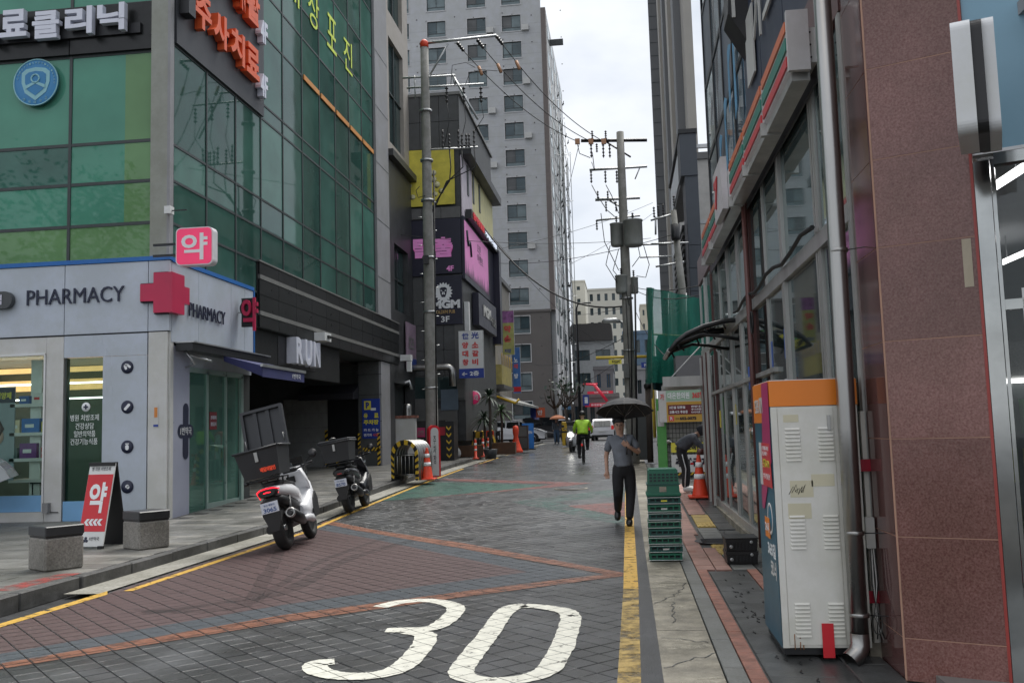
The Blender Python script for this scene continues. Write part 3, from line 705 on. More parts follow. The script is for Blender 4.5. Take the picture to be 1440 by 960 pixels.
# ------------------------------------------------------------------ PHARMACY
M_pb = mat('panel_blue', (.49, .54, .62), .3, var=.04, vs=1.2, dirt=.1, streak=.2); M_tb = mat('trim_blue', (.01, .13, .42), .4, var=.06)
M_ow = mat('off_white', (.6, .6, .59), .5, var=.05, dirt=.1); M_lb = mat('base_blue', (.2, .42, .68), .4, var=.05)
G_sh = glass('shop_glass', (.02, .05, .04), refl=.16, trans=.93, tint=(.9, .97, .93), wav=.004)
G_do = glass('door_glass', (.12, .26, .21), refl=.3, trans=.4, tint=(.7, .95, .85), wav=.006)
ph = thing('pharmacy', 'pale blue panelled corner pharmacy with blue trim under the glass building', 'shop', (XA, YA, .13))
PX0 = -14.2
def pan(nm, m, *a, **k): return B(nm, m, ph, *a, **k)
for x0, x1 in ((PX0, -10.315), (-10.3, -8.665), (-8.65, -8.245)): pan('wall_panel', M_pb, x0, x1, 15.93, 16.0, 3.56, 4.86)
for y0, y1 in ((16.02, 17.1), (17.11, 18.6), (18.61, 19.3), (19.31, 19.78)): pan('wall_panel', M_pb, -8.305, -8.245, y0, y1, 3.36 if y0 < 30 else 3, 4.84)
pan('top_trim', M_tb, PX0, -8.225, 15.91, 16.02, 4.87, 4.95); pan('top_trim', M_tb, -8.325, -8.225, 16.02, 19.8, 4.85, 4.93); pan('side_trim', M_tb, -8.285, -8.225, 19.785, 19.83, 3.4, 4.85)
pan('joint_backing', M_blk, PX0, -8.285, 16.0, 16.05, 3.2, 4.86); pan('joint_backing', M_blk, -8.385, -8.305, 16.05, 19.8, 3.0, 4.84)
# window one: white surround
pan('window_frame', M_ow, -10.66, -10.32, 15.95, 16.08, .13, 3.53); pan('window_frame', M_ow, PX0, -10.665, 15.952, 16.08, 3.22, 3.53); pan('sill', M_ow, PX0, -10.665, 15.94, 16.1, .13, .32)
pan('base_panel', M_lb, PX0, -10.667, 15.97, 16.06, .325, .62); pan('window_lip', M_white, PX0, -10.68, 15.93, 15.99, 3.2, 3.24); pan('window_lip', M_white, -10.70, -10.668, 15.93, 15.99, .33, 3.2)
pan('pane', G_sh, PX0, -10.67, 16.02, 16.03, .62, 3.21)
# window two
pan('base_panel', M_lb, -10.3, -9.54, 15.97, 16.06, .14, .5); pan('pane', glass('tinted_shop_glass', (.015, .045, .035), refl=.16, trans=.72, tint=(.8, .95, .88), wav=.004), -10.28, -9.54, 16.0, 16.01, .5, 3.12); pan('mullion', M_frame, -10.3, -10.27, 15.97, 16.08, .5, 3.12)
pan('wall_panel', M_pb, -10.3, -8.67, 15.932, 16.0, 3.13, 3.53); pan('wall_panel', M_pb, -9.53, -8.67, 15.933, 16.0, .14, 3.125); pan('wall_panel', M_ow, -8.65, -8.285, 15.94, 16.0, .13, 3.54)
pan('wall_panel', M_ow, -8.365, -8.255, 16.0, 16.12, .13, 3.54)
# street side
pan('wall_panel', mat('panel_lilac', (.36, .38, .47), .3, var=.05), -8.325, -8.265, 16.13, 16.78, .14, 3.3)
pan('pane', G_do, -8.315, -8.305, 16.8, 17.55, .16, 2.85); pan('pane', G_do, -8.32, -8.31, 17.62, 18.42, .3, 2.85); pan('pane', G_do, -8.355, -8.345, 18.5, 19.2, .3, 2.85)
M_dfr = mat('door_frame', (.35, .47, .43), .3, metal=.4, var=.05)
for y0, y1 in ((17.55, 17.62), (18.42, 18.48), (19.2, 19.32)): pan('door_frame', M_dfr, -8.335, -8.275, y0, y1, .14, 2.9)
pan('door_frame', M_dfr, -8.335, -8.275, 17.62, 18.42, .14, .3); pan('door_frame', M_dfr, -8.365, -8.315, 18.48, 19.2, .14, .3); pan('door_head', M_dfr, -8.345, -8.275, 16.8, 19.3, 2.85, 2.95); pan('wall_panel', M_pb, -8.335, -8.295, 16.8, 19.78, 2.95, 3.35)
pan('wall_panel', M_core, -8.6, -8.335, 19.3, 19.78, .1, 3.3); pan('door_handle', M_steel, -8.27, -8.25, 18.3, 18.33, 1.0, 1.4)
pan('notice', mat('dark_red', (.22, .02, .03), .5), -8.307, -8.303, 17.72, 18.05, 1.75, 2.1)
text('관계자외', M_wl, ph, (-8.299, 17.76, 1.95), Y, Z, .25, .08); text('출입금지', M_wl, ph, (-8.299, 17.76, 1.82), Y, Z, .25, .08)
# inside
M_in = mat('interior_wall', (.12, .15, .13), .7, var=.06); M_inw = mat('interior_white', (.75, .76, .74), .5)
pan('floor', mat('shop_floor', (.3, .3, .29), .3), PX0, -8.385, 16.06, 19.7, .1, .15); pan('back_wall', M_in, PX0, -8.385, 19.6, 19.7, .15, 3.4); pan('side_wall', M_in, PX0-.1, PX0, 16.06, 19.7, .15, 3.4)
pan('ceiling', M_inw, PX0, -8.385, 16.06, 19.7, 3.3, 3.4); pan('cove', mat('warm_cove', (1, .58, .24), .5, emit=.4, var=.1), PX0, -8.5, 19.3, 19.5, 2.75, 2.98); pan('cove', mat('warm_cove', (1, .6, .2), .5), -13.9, -8.9, 17.5, 17.58, 3.0, 3.1)
for z, y in ((2.72, 17.0), (2.5, 18.6)): pan('tube_lamp', mat('tube_lamp', (1, .98, .95), .5, emit=3, var=.01), PX0, -8.7, y, y+.04, z, z+.03)
pan('counter', mat('counter_dark', (.08, .08, .08), .4), -10.4, -8.8, 18.6, 19.1, .15, 1.2); pan('cabinet', M_core, -10.2, -9.0, 19.2, 19.55, .15, 2.3)
for z in (.8, 1.2, 1.6, 2.0):
    for k in range(6): pan('medicine_box', mat('pack_%d' % (k % 4), ((.3, .05, .05), (.5, .5, .45), (.1, .2, .4), (.3, .35, .1))[k % 4], .5), -10.15+k*.19, -10.0+k*.19, 19.1, 19.2, z, z+.16+.03*(k % 3))
# display shelves by window one
pan('shelf_unit', M_inw, -11.2, -10.98, 16.3, 16.75, .6, 3.15); pan('shelf_unit', M_inw, -10.98, -10.72, 16.72, 16.76, .6, 3.15)
for z in (2.26, 1.72, 1.24, .85):
    pan('shelf', M_white, -11.55, -10.74, 16.2, 16.7, z, z+.06)
bc = [((.02, .1, .35), -11.38, 2.32, .2, .15), ((.7, .7, .68), -11.12, 2.32, .22, .2), ((.7, .6, .4), -11.5, 1.78, .14, .24), ((.02, .15, .5), -11.32, 1.78, .36, .26), ((.16, .03, .22), -11.35, 1.3, .34, .28), ((.05, .1, .1), -11.68, 1.3, .28, .2), ((.5, .42, .05), -10.92, 1.78, .12, .2), ((.4, .05, .05), -10.92, 1.3, .1, .2)]
for i, (c_, x, z, w_, h_) in enumerate(bc):
    q = thing('medicine_box', ['small navy medicine box on the top window shelf', 'white medicine box with a round mark on the top window shelf', 'cream medicine box at the left of the second window shelf', 'wide blue medicine box on the second window shelf', 'purple medicine box on the third window shelf', 'dark green medicine box left of the purple one on the third shelf', 'yellow medicine box in the dark side bay of the window shelves', 'red medicine box in the side bay below the yellow one'][i], 'box', (x, 16.25, z+.002), 'medicine boxes in the pharmacy window')
    B('carton', mat('carton_%d' % i, c_, .4, var=.15, vs=8), q, x, x+w_, 16.22, 16.35, z+.002, z+h_); B('print', M_txtw if i != 1 else M_red, q, x+w_*.2, x+w_*.7, 16.216, 16.219, z+h_*.35, z+h_*.6)
po = board('poster', 'shop poster with a cartoon face behind the left pharmacy window', 'poster', (-12.4, 16.2, .9), X, Z, .95, 1.75, .02, mat('poster_grey', (.3, .36, .4), .5),
           [('#', 0, 1.45, .95, .28, M_navy), ('는 영양제', .42, 1.52, .46, .13, M_sy), ('#', .0, .0, .95, .3, mat('poster_foot', (.45, .55, .68), .5)), ('약국', .45, .02, .3, .17, M_txtk)])
# face on the poster: plain round head
hc = Vector((-11.83, 16.19, 1.72))
MB().lathe(hc, [(.17, 0), (.17, .004), (0, .005)], 20, ax=-Y).build('print_face', mat('poster_skin', (.6, .4, .33), .5), po); MB().lathe(hc+Z*.14, [(.18, 0), (.18, .007), (0, .008)], 6, ax=-Y).build('print_hair', mat('poster_hair', (.06, .03, .03), .5), po)
MB().lathe(hc+X*.04, [(.035, 0), (.035, .01), (0, .01)], 12, ax=-Y).build('print_eye', M_txtk, po)
sb = thing('stool', 'low black stool inside the left pharmacy window', 'stool', (-10.95, 16.4, .6)); B('seat', M_blk, sb, -11.15, -10.8, 16.25, 16.5, .82, .88)
for x in (-11.14, -10.84): B('leg', M_blk, sb, x, x+.03, 16.3, 16.33, .62, .82)
# lettering and icons
text('PHARMACY', M_navy, ph, atY(38, 430, 15.915), X, Z, atY(175, 430, 15.915).x-atY(38, 430, 15.915).x, .29, depth=.02, bold=.0)
t0 = atX(256, 433, -8.225); text('PHARMACY', M_navy, ph, (-8.23, 16.66, t0.z-.12), Y, Z, 1.6, .27, depth=.02, bold=.0)
pill = thing('pill_sign', 'dark grey rounded sign at the left end of the pharmacy fascia', 'sign', (-11.7, 15.9, 4.1))
pc = atY(2, 423, 15.9); MB().prism([(-1.2, -.16)]+[(.12+.16*math.cos(R(t)), .16*math.sin(R(t))) for t in range(-90, 91, 15)]+[(-1.2, .16)], pc, X, Z, -Y, 0, .1).build('body', mat('pill_grey', (.06, .065, .07), .4), pill)
text('역', M_wl, pill, pc+Vector((-.12, -.104, -.09)), X, Z, .2, .19, depth=.01, bold=0)
def icon(px, py, kind):
    c_ = atY(px, py, 15.925); MB().lathe(c_, [(.118, 0), (.118, .006), (0, .007)], 28, ax=-Y).build('icon_disc', M_navy, ph)
    m_ = MB(); o = c_-Y*.0085
    def rr(cx, cz, w_, h_, rot):
        pts = []; r_ = min(w_, h_)/2
        for t in range(0, 360, 30):
            a_ = R(t); x = math.cos(a_)*r_+(1 if math.cos(a_) > 0 else -1)*(w_/2-r_); z = math.sin(a_)*r_+(1 if math.sin(a_) > 0 else -1)*(h_/2-r_); pts.append((cx+x*math.cos(rot)-z*math.sin(rot), cz+x*math.sin(rot)+z*math.cos(rot)))
        m_.prism(pts, o, X, Z, -Y, 0, .003)
    if kind == 0: rr(-.03, .0, .05, .1, .3); rr(.03, .02, .1, .045, -.7); rr(-.02, .04, .05, .05, 0)
    if kind == 1: rr(0, 0, .15, .055, .8)
    if kind == 2: rr(0, -.01, .07, .1, 0); rr(0, .055, .075, .02, 0)
    if kind == 3: rr(0, .01, .07, .05, .5); rr(.02, -.01, .05, .06, -.5)
    fixn(m_.build('icon_print', M_txtw, ph))
for k, py in enumerate((516, 572, 628, 684)): icon(179, py, k)
cc = atY(121, 572, 15.985); MB().lathe(cc, [(.085, 0), (.085, .004), (0, .005)], 24, ax=-Y).build('icon_disc', M_txtw, ph)
m_ = MB(); m_.box(cc.x-.045, cc.x+.045, cc.y-.012, cc.y-.008, cc.z-.015, cc.z+.015); m_.box(cc.x-.015, cc.x+.015, cc.y-.0125, cc.y-.0085, cc.z-.045, cc.z+.045); m_.build('icon_print', M_navy, ph)
for s_, py, x0, x1 in (('병원 처방조제', 592, 99, 139), ('건강상담', 603.5, 106, 132), ('일반의약품', 614.5, 104, 134), ('건강기능식품', 625.5, 99, 137)):
    p0 = atY(x0, py, 15.985); p1 = atY(x1, py, 15.985); text(s_, M_txtw, ph, p0, X, Z, p1.x-p0.x, .115, depth=.003, bold=0)
# black cross decal with white writing on the street side
dc = thing('window_decal', 'black rounded cross sticker with white Korean letters on the street side glass', 'sticker', (-8.255, 16.6, 1.2))
z0 = 1.72; dm = MB()
for (cy, cz, w_, h_) in ((16.62, z0, .62, .26), (16.62, z0, .22, 1.05)):
    pts = []; r_ = min(w_, h_)/2
    for t in range(0, 360, 20):
        a_ = R(t+1); pts.append((cy+math.cos(a_)*r_+(1 if math.cos(a_) > 0 else -1)*(w_/2-r_), cz+math.sin(a_)*r_+(1 if math.sin(a_) > 0 else -1)*(h_/2-r_)))
    dm.prism(pts, (-8.261, 0, 0), Y, Z, X, 0 if w_ > h_ else .001, .004 if w_ > h_ else .005)
fixn(dm.build('film', M_navy, dc)); text('1번약국', M_txtw, dc, (-8.254, 16.4, z0-.07), Y, Z, .44, .15, depth=.002, bold=0)
# cross on the corner
M_cr = mat('crimson', (.52, .015, .075), .35, var=.06)
cr_ = thing('pharmacy_cross', 'red pharmacy cross wrapped around the shop corner', 'sign', (-8.485, 15.85, 3.8))
zc = atY(225, 411, 15.8).z; hw = .105
x0 = atY(197, 411, 15.8).x; x1 = atY(216, 411, 15.8).x
B('arm', M_cr, cr_, x0, -8.135, 15.8, 15.93, zc-.15, zc+.17); B('upright', M_cr, cr_, x1, -8.125, 15.79, 15.932, zc-.37, zc+.37)
B('upright', M_cr, cr_, -8.243, -8.127, 15.934, 16.28, zc-.369, zc+.369); B('arm', M_cr, cr_, -8.243, -8.135, 16.28, 16.5, zc-.15, zc+.17)
B('outline', M_txtk, cr_, x0-.02, -8.245, 15.85, 15.928, zc-.17, zc+.19); B('outline', M_txtk, cr_, x1-.02, -8.245, 15.86, 15.929, zc-.39, zc+.39)
# lightboxes
def rbox(mb, o, u, v, n, w_, h_, t0, t1, r_=.06):
    pts = []
    for cx, cy, s0 in ((w_-r_, h_-r_, 0), (r_, h_-r_, 90), (r_, r_, 180), (w_-r_, r_, 270)):
        for t in range(0, 91, 18): a_ = R(s0+t); pts.append((cx+r_*math.cos(a_), cy+r_*math.sin(a_)))
    return mb.prism(pts, o, u, v, n, t0, t1)
lb = thing('blade_sign', 'pink rounded lightbox with a white Korean syllable hanging at the building corner', 'sign', (-8.185, 15.6, 5.0))
o = atY(247, 374, 15.5); lw_ = atY(299, 374, 15.5).x-o.x; lh_ = atY(247, 321, 15.5).z-o.z
M_pk = mat('sign_pink', (.78, .04, .14), .35, var=.05, emit=.12)
fixn(rbox(MB(), o, X, Z, -Y, lw_, lh_, -.2, 0, .09).build('case', mat('case_white', (.7, .68, .7), .4), lb)); fixn(rbox(MB(), o+X*.02+Z*.02, X, Z, -Y, lw_-.04, lh_-.04, .002, .008, .08).build('face', M_pk, lb))
text('약', M_txtw, lb, o+X*.11+Z*.09-Y*.011, X, Z, lw_-.2, lh_-.2, depth=.006, bold=.02)
B('bracket', M_blkm, lb, -8.385, o.x+.02, 15.58, 15.62, o.z+.2, o.z+.24); B('bracket', M_blkm, lb, -8.385, o.x+.02, 15.58, 15.62, o.z+.4, o.z+.44)
hs = thing('blade_sign', 'dark hanging sign with a crimson Korean syllable at the far end of the pharmacy', 'sign', (-8.085, 19.4, 3.6))
o = atY(339, 466, 18.9); B('back', M_blk, hs, o.x, o.x+.3, 18.92, 19.02, o.z+.1, o.z+.72)
MB().lathe(o+X*.13+Z*.5+Y*.01, [(.17, 0), (.17, .1), (0, .1)], 20, ax=Y).build('back', M_blk, hs)
text('약', M_cr, hs, o+X*.03, X, Z, .36, .72, depth=.06, bold=.02); B('lamp_box', M_white, hs, o.x-.25, o.x-.02, 19.4, 19.6, o.z+.34, o.z+.6)
B('bracket', M_alu, hs, -8.245, o.x+.1, 18.94, 18.97, o.z+.4, o.z+.43)
# awning over the pharmacy door
aw = thing('awning', 'navy fabric awning half rolled out above the pharmacy door', 'awning', (XA, 18, 3.3))
B('cassette', M_blkm, aw, -8.225, -7.9, 16.15, 19.8, 3.2, 3.34); B('cassette_lid', M_alu, aw, -8.235, -7.86, 16.13, 19.85, 3.345, 3.37)
fa = mat('awning_navy', (.03, .035, .12), .7, var=.15)
p = [(-7.95, 17.6, 3.2), (-7.95, 20.0, 3.2), (-7.15, 20.0, 2.98), (-7.15, 17.6, 2.98)]
m_ = MB(); m_.quad(*p); m_.quad(*[(x, y, z-.02) for x, y, z in reversed(p)]); m_.build('fabric', fa, aw)
B('front_bar', M_alu, aw, -7.17, -7.12, 17.55, 20.05, 2.96, 3.02); m_ = MB(); m_.box(-7.16, -7.145, 17.6, 20.0, 2.76, 2.965); m_.build('valance', fa, aw)
m_ = MB(); m_.prism([(0, 0), (.8, -.22), (.8, -.43), (0, -.1)], (-7.95, 17.6, 3.2), X, Z, -Y, 0, .01); m_.build('side_flap', fa, aw)
text('1번약국', M_txtw, aw, (-7.14, 19.25, 2.81), Y, Z, .5, .11, depth=.003, bold=0)
m_ = MB(); m_.tube([(-8.135, 16.5, 3.15), (-7.9, 16.9, 3.05), (-8.135, 17.3, 3.12)], .025); m_.build('folding_arm', M_alu, aw)
m_ = MB(); m_.tube([(-8.085, 16.25, 3.2), (-7.95, 16.35, 2.95), (-8.135, 16.35, 2.9)], .02); m_.build('folding_arm', M_alu, aw)
# little wall fittings
def small(name, label, cat, parts, loc):
    t = thing(name, label, cat, loc)
    for nm, m, a_ in parts: B(nm, m, t, *a_)
    return t
cp = atY(238, 296, 15.9)
small('security_camera', 'white security camera box on the building corner above the pink sign', 'camera', [('housing', M_white, (cp.x-.06, cp.x+.06, 15.82, 15.97, cp.z-.07, cp.z+.07)), ('arm', M_blkm, (cp.x+.06, cp.x+.35, 15.88, 15.9, cp.z-.02, cp.z))], cp)
cp = atX(449, 474, -8.205)
small('security_camera', 'white camera box hanging under the black stone band above the RUN letters', 'camera', [('housing', M_white, (-8.245, -7.95, cp.y-.3, cp.y+.25, cp.z-.12, cp.z+.1)), ('lens', M_blk, (-7.95, -7.9, cp.y-.1, cp.y+.1, cp.z-.05, cp.z+.03))], cp)
cp = atX(570, 500, -8.185)
small('security_camera', 'white bullet camera at the far end of the stone band', 'camera', [('housing', M_white, (-8.135, -7.75, cp.y-1, cp.y-.7, 4.2, 4.42)), ('mount', M_white, (-7.9, -7.75, cp.y-1, cp.y-.8, 3.8, 4.18))], cp)
cp = atY(67, 713, 15.93)
small('socket_box', 'grey outdoor socket box low on the white pharmacy column', 'socket', [('box', mat('socket_grey', (.25, .25, .25), .5), (cp.x-.06, cp.x+.05, 15.85, 15.948, cp.z-.1, cp.z+.08)), ('cable', M_wire, (cp.x+.05, cp.x+.2, 15.93, 15.945, cp.z-.1, cp.z-.085))], cp)
cp = atY(219, 585, 15.93)
small('sticker', 'narrow orange and blue sticker on the pharmacy corner column', 'sticker', [('paper', M_ow, (cp.x-.05, cp.x+.05, 15.934, 15.938, cp.z-.2, cp.z+.2)), ('mark', mat('mark_orange', (.7, .25, .05), .5), (cp.x-.03, cp.x+.03, 15.93, 15.9335, cp.z-.02, cp.z+.16)), ('mark', M_pkb, (cp.x-.045, cp.x+.045, 15.93, 15.9335, cp.z-.19, cp.z-.15))], cp)
# clear umbrella leaning outside the left window
cu_ = thing('umbrella', 'clear plastic umbrella leaning open against the left pharmacy window', 'umbrella', (-11.4, 15.5, .5))
cl = glass('clear_plastic', (.6, .63, .65), refl=.25, trans=.5, rough=.15, var=.1)
c0 = Vector((-11.6, 15.1, .62)); ax_ = Vector((-.35, -.2, 1)).normalized(); prof = []
prof = [(.95*math.sin(R(t)), .8*math.cos(R(t))) for t in range(86, 0, -12)]
m_ = MB().lathe(c0, prof, 8, ax=ax_); m_.f = m_.f[:-2]; m_.mi = m_.mi[:-2]; m_.sm = set(); m_.build('canopy', cl, cu_)
m_ = MB()
aa = ax_.cross(Y).normalized(); bb = ax_.cross(aa)
for j in range(8):
    t = 2*math.pi*j/8; d = aa*math.cos(t)+bb*math.sin(t); m_.tube([c0+ax_*h_+d*r_ for r_, h_ in prof], .006, 5)
m_.build('ribs', M_alu, cu_); MB().tube([c0-ax_*.1, c0+ax_*.9], .01).build('shaft', M_alu, cu_)
# ------------------------------------------------------------------ stone seats and A-board
def bollard(px0, px1, py, lab, plaque=False):
    p = G((px0+px1)/2, py, .131); t = thing('stone_block', lab, 'stone seat', tuple(p), 'granite blocks on the pavement', local=True, rot=(0, 0, R(-33)))
    w_ = .22
    mb_ = MB().box(-w_, w_, -w_, w_, 0, .37, b=.02); mb_.build('base', mat('speckled_granite', (.27, .255, .23), .65, var=.4, vs=45, bump=.5, dirt=.4), t)
    MB().box(-w_-.003, w_+.003, -w_-.003, w_+.003, .385, .5, b=.012).build('cap', mat('black_cap', (.035, .037, .04), .3, var=.2, dirt=.2), t)
    MB().box(-w_+.01, w_-.01, -w_+.01, w_-.01, .37, .386).build('seam', M_blk, t)
    if plaque: B('sticker', M_white, t, -w_-.004, -w_+.0, -.04, .1, .1, .3)
    return t
t1 = bollard(48, 109, 799, 'granite block with black cap left of the red board')
t2 = bollard(180, 231, 770, 'granite block with black cap and white sticker right of the red board', True)
pa = G(143, 768, .131)
ab = thing('folding_board', 'red and white folding pavement board with a large Korean syllable and arrows', 'A-board', tuple(pa), local=True, rot=(0, 0, R(-6)))
W_, H_ = .40, 1.14; tilt = .23
u_ = X; v_ = Vector((0, tilt, 1)).normalized(); n_ = u_.cross(v_); o_ = Vector((-W_/2, -.25, .03))
mb_ = MB(); mb_.obox(o_, u_, v_, n_, 0, W_, 0, H_, -.02, 0); mb_.build('front_board', M_white, ab)
MB().obox(o_, u_, v_, n_, .004, W_-.004, .2, .98, .001, .004).build('red_panel', M_red, ab)
text('약', M_txtw, ab, o_+u_*.07+v_*.45+n_*.006, u_, v_, .27, .42, depth=.003, bold=.03)
text('‹‹‹‹', M_txtw, ab, o_+u_*.06+v_*.28+n_*.006, u_, v_, .28, .09, depth=.003, bold=.05)
text('병·의원 처방조제', M_txtk, ab, o_+u_*.05+v_*1.03+n_*.006, u_, v_, .29, .055, depth=.002, bold=0)
text('1번약국', M_txtk, ab, o_+u_*.18+v_*.08+n_*.006, u_, v_, .15, .05, depth=.002, bold=0)
for dx_, dz_ in ((.1, .11), (.08, .075), (.12, .075)): MB().lathe(o_+u_*(dx_+.02)+v_*dz_+n_*.001, [(.02, 0), (.02, .004), (0, .005)], 12, ax=n_).build('logo', M_navy, ab)
v2 = Vector((0, -.2, 1)).normalized(); MB().obox(Vector((-W_/2, .26, .0)), X, v2, -Y, 0, W_, 0, H_, -.02, 0).build('rear_board', M_blk, ab)
B('hinge', M_blk, ab, -W_/2, W_/2, -.02, .06, 1.1, 1.15); B('foot', M_blkm, ab, -W_/2, -W_/2+.06, -.28, -.22, 0, .04); B('foot', M_blkm, ab, W_/2-.06, W_/2, -.28, -.22, 0, .04)
# ------------------------------------------------------------------ LEFT, beyond the glass building
M_beige = mat('beige_stone', (.36, .33, .3), .6, var=.08, dirt=.1); M_dst = mat('dark_stone', (.045, .047, .05), .45, var=.3, dirt=.2)
G_dk = glass('glass_dark', (.03, .05, .05), refl=.35, wav=.02); G_tw = glass('glass_tower', (.05, .075, .085), refl=.35, wav=.01); G_tw2 = glass('glass_tower_curtain', (.16, .2, .21), refl=.25, wav=.01)
bB = thing('stone_building', 'narrow beige and dark stone building squeezed behind the glass building', 'building', (-8.3, 34, .3))
grid_wall(mb := MB(), (-8.35, 32.1, 11.9), Y, Z, X, 3.9, 12, [(.7, 3.0, .5, 4.6), (.7, 3.0, 5.6, 9.6)], .25); mb.build('wall', M_beige, bB)
grid_wall(mb := MB(), (-8.3, 32.1, .2), Y, Z, X, 3.9, 11.6, [(.9, 3.1, 5.9, 8.4), (.6, 3.2, .1, 3.2)], .25); mb.build('wall', M_dst, bB)
B('core', M_core, bB, -14, -8.62, 32.1, 36, .2, 24); B('cornice', M_dst, bB, -8.4, -8.05, 32.1, 36.05, 11.65, 11.9)
for z0, z1 in ((12.4, 16.5), (17.5, 21.5), (6.1, 8.6)):
    B('pane', G_dk, bB, -8.52, -8.5, 32.85, 35.1, z0, z1); B('transom', M_frame, bB, -8.49, -8.44, 32.8, 35.1, (z0+z1)/2-.03, (z0+z1)/2+.03); B('mullion', M_frame, bB, -8.485, -8.43, 33.9, 33.96, z0, z1)
board('banner', 'faded pink and blue shop banner under the stone building', 'banner', (-8.2, 34.3, 4.0), Y, Z, 1.6, 1.8, .04, mat('banner_faded', (.28, .2, .26), .6, var=.2), [('#', 0, 0, 1.6, .45, mat('banner_blue', (.03, .06, .25), .5)), ('호프', .3, .8, .9, .5, M_strip)])
# --- MGM building
YM = 36.0; XM = -6.3
bM = thing('pub_building', 'dark corner building carrying yellow, pink and black shop signs', 'building', (XM, YM, .4))
def fz(py, px=610): return atY(px, py, YM).z
B('core', M_core, bM, -14, XM-.35, YM+.35, 45, .4, fz(135)-.1)
def fz(py, px=610): return atY(px, py, YM).z
def fx(px, py=400): return atY(px, py, YM).x
M_gp = mat('grey_panel', (.075, .078, .08), .5, var=.12, dirt=.15); M_gp2 = mat('grey_panel_pale', (.12, .12, .12), .5, var=.1, dirt=.1)
xs = [-8.66, -7.9, -7.1, XM]
for i in range(3):
    for z0, z1, m in ((fz(210), fz(172), M_gp), (fz(172), fz(135), M_gp), (fz(308), fz(292), M_gp2)):
        B('cladding_panel', m, bM, xs[i]+.008, xs[i+1]-.008, YM-.03, YM+.1, z0+.01, z1-.01)
for i in range(3):
    for j in range(5):
        z1 = fz(388)-j*1.0
        B('cladding_panel', M_gp, bM, xs[i]+.008, xs[i+1]-.008, YM-.02, YM+.1, z1-.99, z1)
B('wall', M_dst, bM, -12, XM, YM+.1, YM+.36, 1.2, fz(135)); B('cladding_panel', M_gp2, bM, fx(638), XM-.0, YM-.035, YM-.02, fz(560), fz(388))
B('wall', M_gp, bM, XM-.35, XM, YM+.36, 45, 1.2, fz(300)); B('cladding_panel', M_gp, bM, XM, XM+.03, YM+.0, 44.9, fz(210), fz(135))
B('parapet', M_strip, bM, -9, XM+.1, YM-.08, YM+.1, fz(135)-.02, fz(135)+.1); B('parapet', M_strip, bM, XM, XM+.12, YM+.1, 45, fz(135)-.02, fz(135)+.1); B('canopy_edge', M_blkm, bM, XM, XM+.5, YM, 45, fz(214)-.15, fz(212)+.15)
M_yl = mat('billboard_yellow', (.68, .59, .08), .6, var=.12, dirt=.15)
B('yellow_board', M_yl, bM, fx(571), fx(598), YM-.09, YM-.035, fz(290), fz(211)); B('yellow_board', M_yl, bM, fx(611), fx(643), YM-.09, YM-.035, fz(289), fz(211)); B('yellow_board', M_yl, bM, fx(598)+.01, fx(611)-.01, YM-.09, YM-.035, fz(290), fz(211))
ym = MB()
for k in range(9):
    x = rnd.uniform(fx(573), fx(640)); z = rnd.uniform(fz(286), fz(240)); ym.lathe((x, YM-.092, z), [(rnd.uniform(.05, .16), 0), (.02, .004)], 7, ax=-Y)
ym.build('faded_flower', mat('faded_white', (.55, .52, .3), .6), bM)
B('pink_board', mat('board_lilac', (.5, .45, .5), .6), bM, XM+.03, XM+.07, YM+.05, 38.6, fz(310), fz(214)); B('yellow_board', mat('board_cream', (.6, .56, .3), .6), bM, XM+.03, XM+.07, 38.6, 44.8, fz(310), fz(214))
for y in (37.3, 38.7, 40.4): B('window', M_frame, bM, XM+.072, XM+.1, y, y+.35, fz(265), fz(222))
# escape room sign
M_dn = mat('sign_midnight', (.012, .012, .03), .4, var=.1); M_pp = mat('pink_letter', (.55, .2, .45), .5, var=.05, emit=.08)
es = thing('shop_sign', 'midnight blue sign with big pink Korean letters on the fourth floor', 'sign', (fx(573), YM, fz(388)))
B('board', M_dn, es, fx(560), fx(598), YM-.1, YM-.03, fz(388), fz(310)); B('board', M_dn, es, fx(611), XM+.0, YM-.1, YM-.03, fz(386), fz(309)); B('board', M_gp, es, fx(598), fx(611), YM-.08, YM-.03, fz(388), fz(310))
wd = (fx(640)-fx(612))
for i, ch in enumerate('방탈출'): text(ch, M_pp, es, (fx((558, 583, 612)[i]), YM-.12, fz(363)), X, Z, (fx(580)-fx(560)) if i == 0 else wd*(.95 if i == 2 else .85), fz(335)-fz(363), depth=.02, bold=.055, name='letter')
text('카페', M_pp, es, (fx(566), YM-.12, fz(332)), X, Z, .3, .16, depth=.02); text('4F', M_pp, es, (fx(629), YM-.12, fz(383)), X, Z, .3, .22, depth=.02, bold=.03)
ps = thing('billboard', 'pink lit billboard with dark grass silhouette on the street side', 'billboard', (XM+.1, 37, fz(388)))
z0_, z1_ = fz(385), fz(309)
B('frame', M_dn, ps, XM+.02, XM+.12, YM+.0, 44.3, z0_-.25, z1_+.1); B('face', mat('billboard_pink', (.55, .2, .42), .5, var=.08, emit=.1), ps, XM+.12, XM+.13, YM+.1, 42.4, z0_, z1_-.05)
gb = MB()
for k in range(26):
    y = YM+.15+k*.24; h = rnd.uniform(.15, .7); gb.add([(XM+.133, y, z0_), (XM+.133, y+.22, z0_), (XM+.133, y+.11, z0_+h)], [(0, 1, 2)])
gb.build('print_grass', M_dn, ps); text('오픈\n이벤트', M_dn, ps, (XM+.134, 39.2, z0_+1.0), Y, Z, 1.6, .8, depth=.004, bold=0); MB().tube([(XM+.134, 36.5+t*.14, z1_-.4-t*.13-.3*math.sin(t*.9)) for t in range(8)], .07, 6).build('print_figure', M_dn, ps)
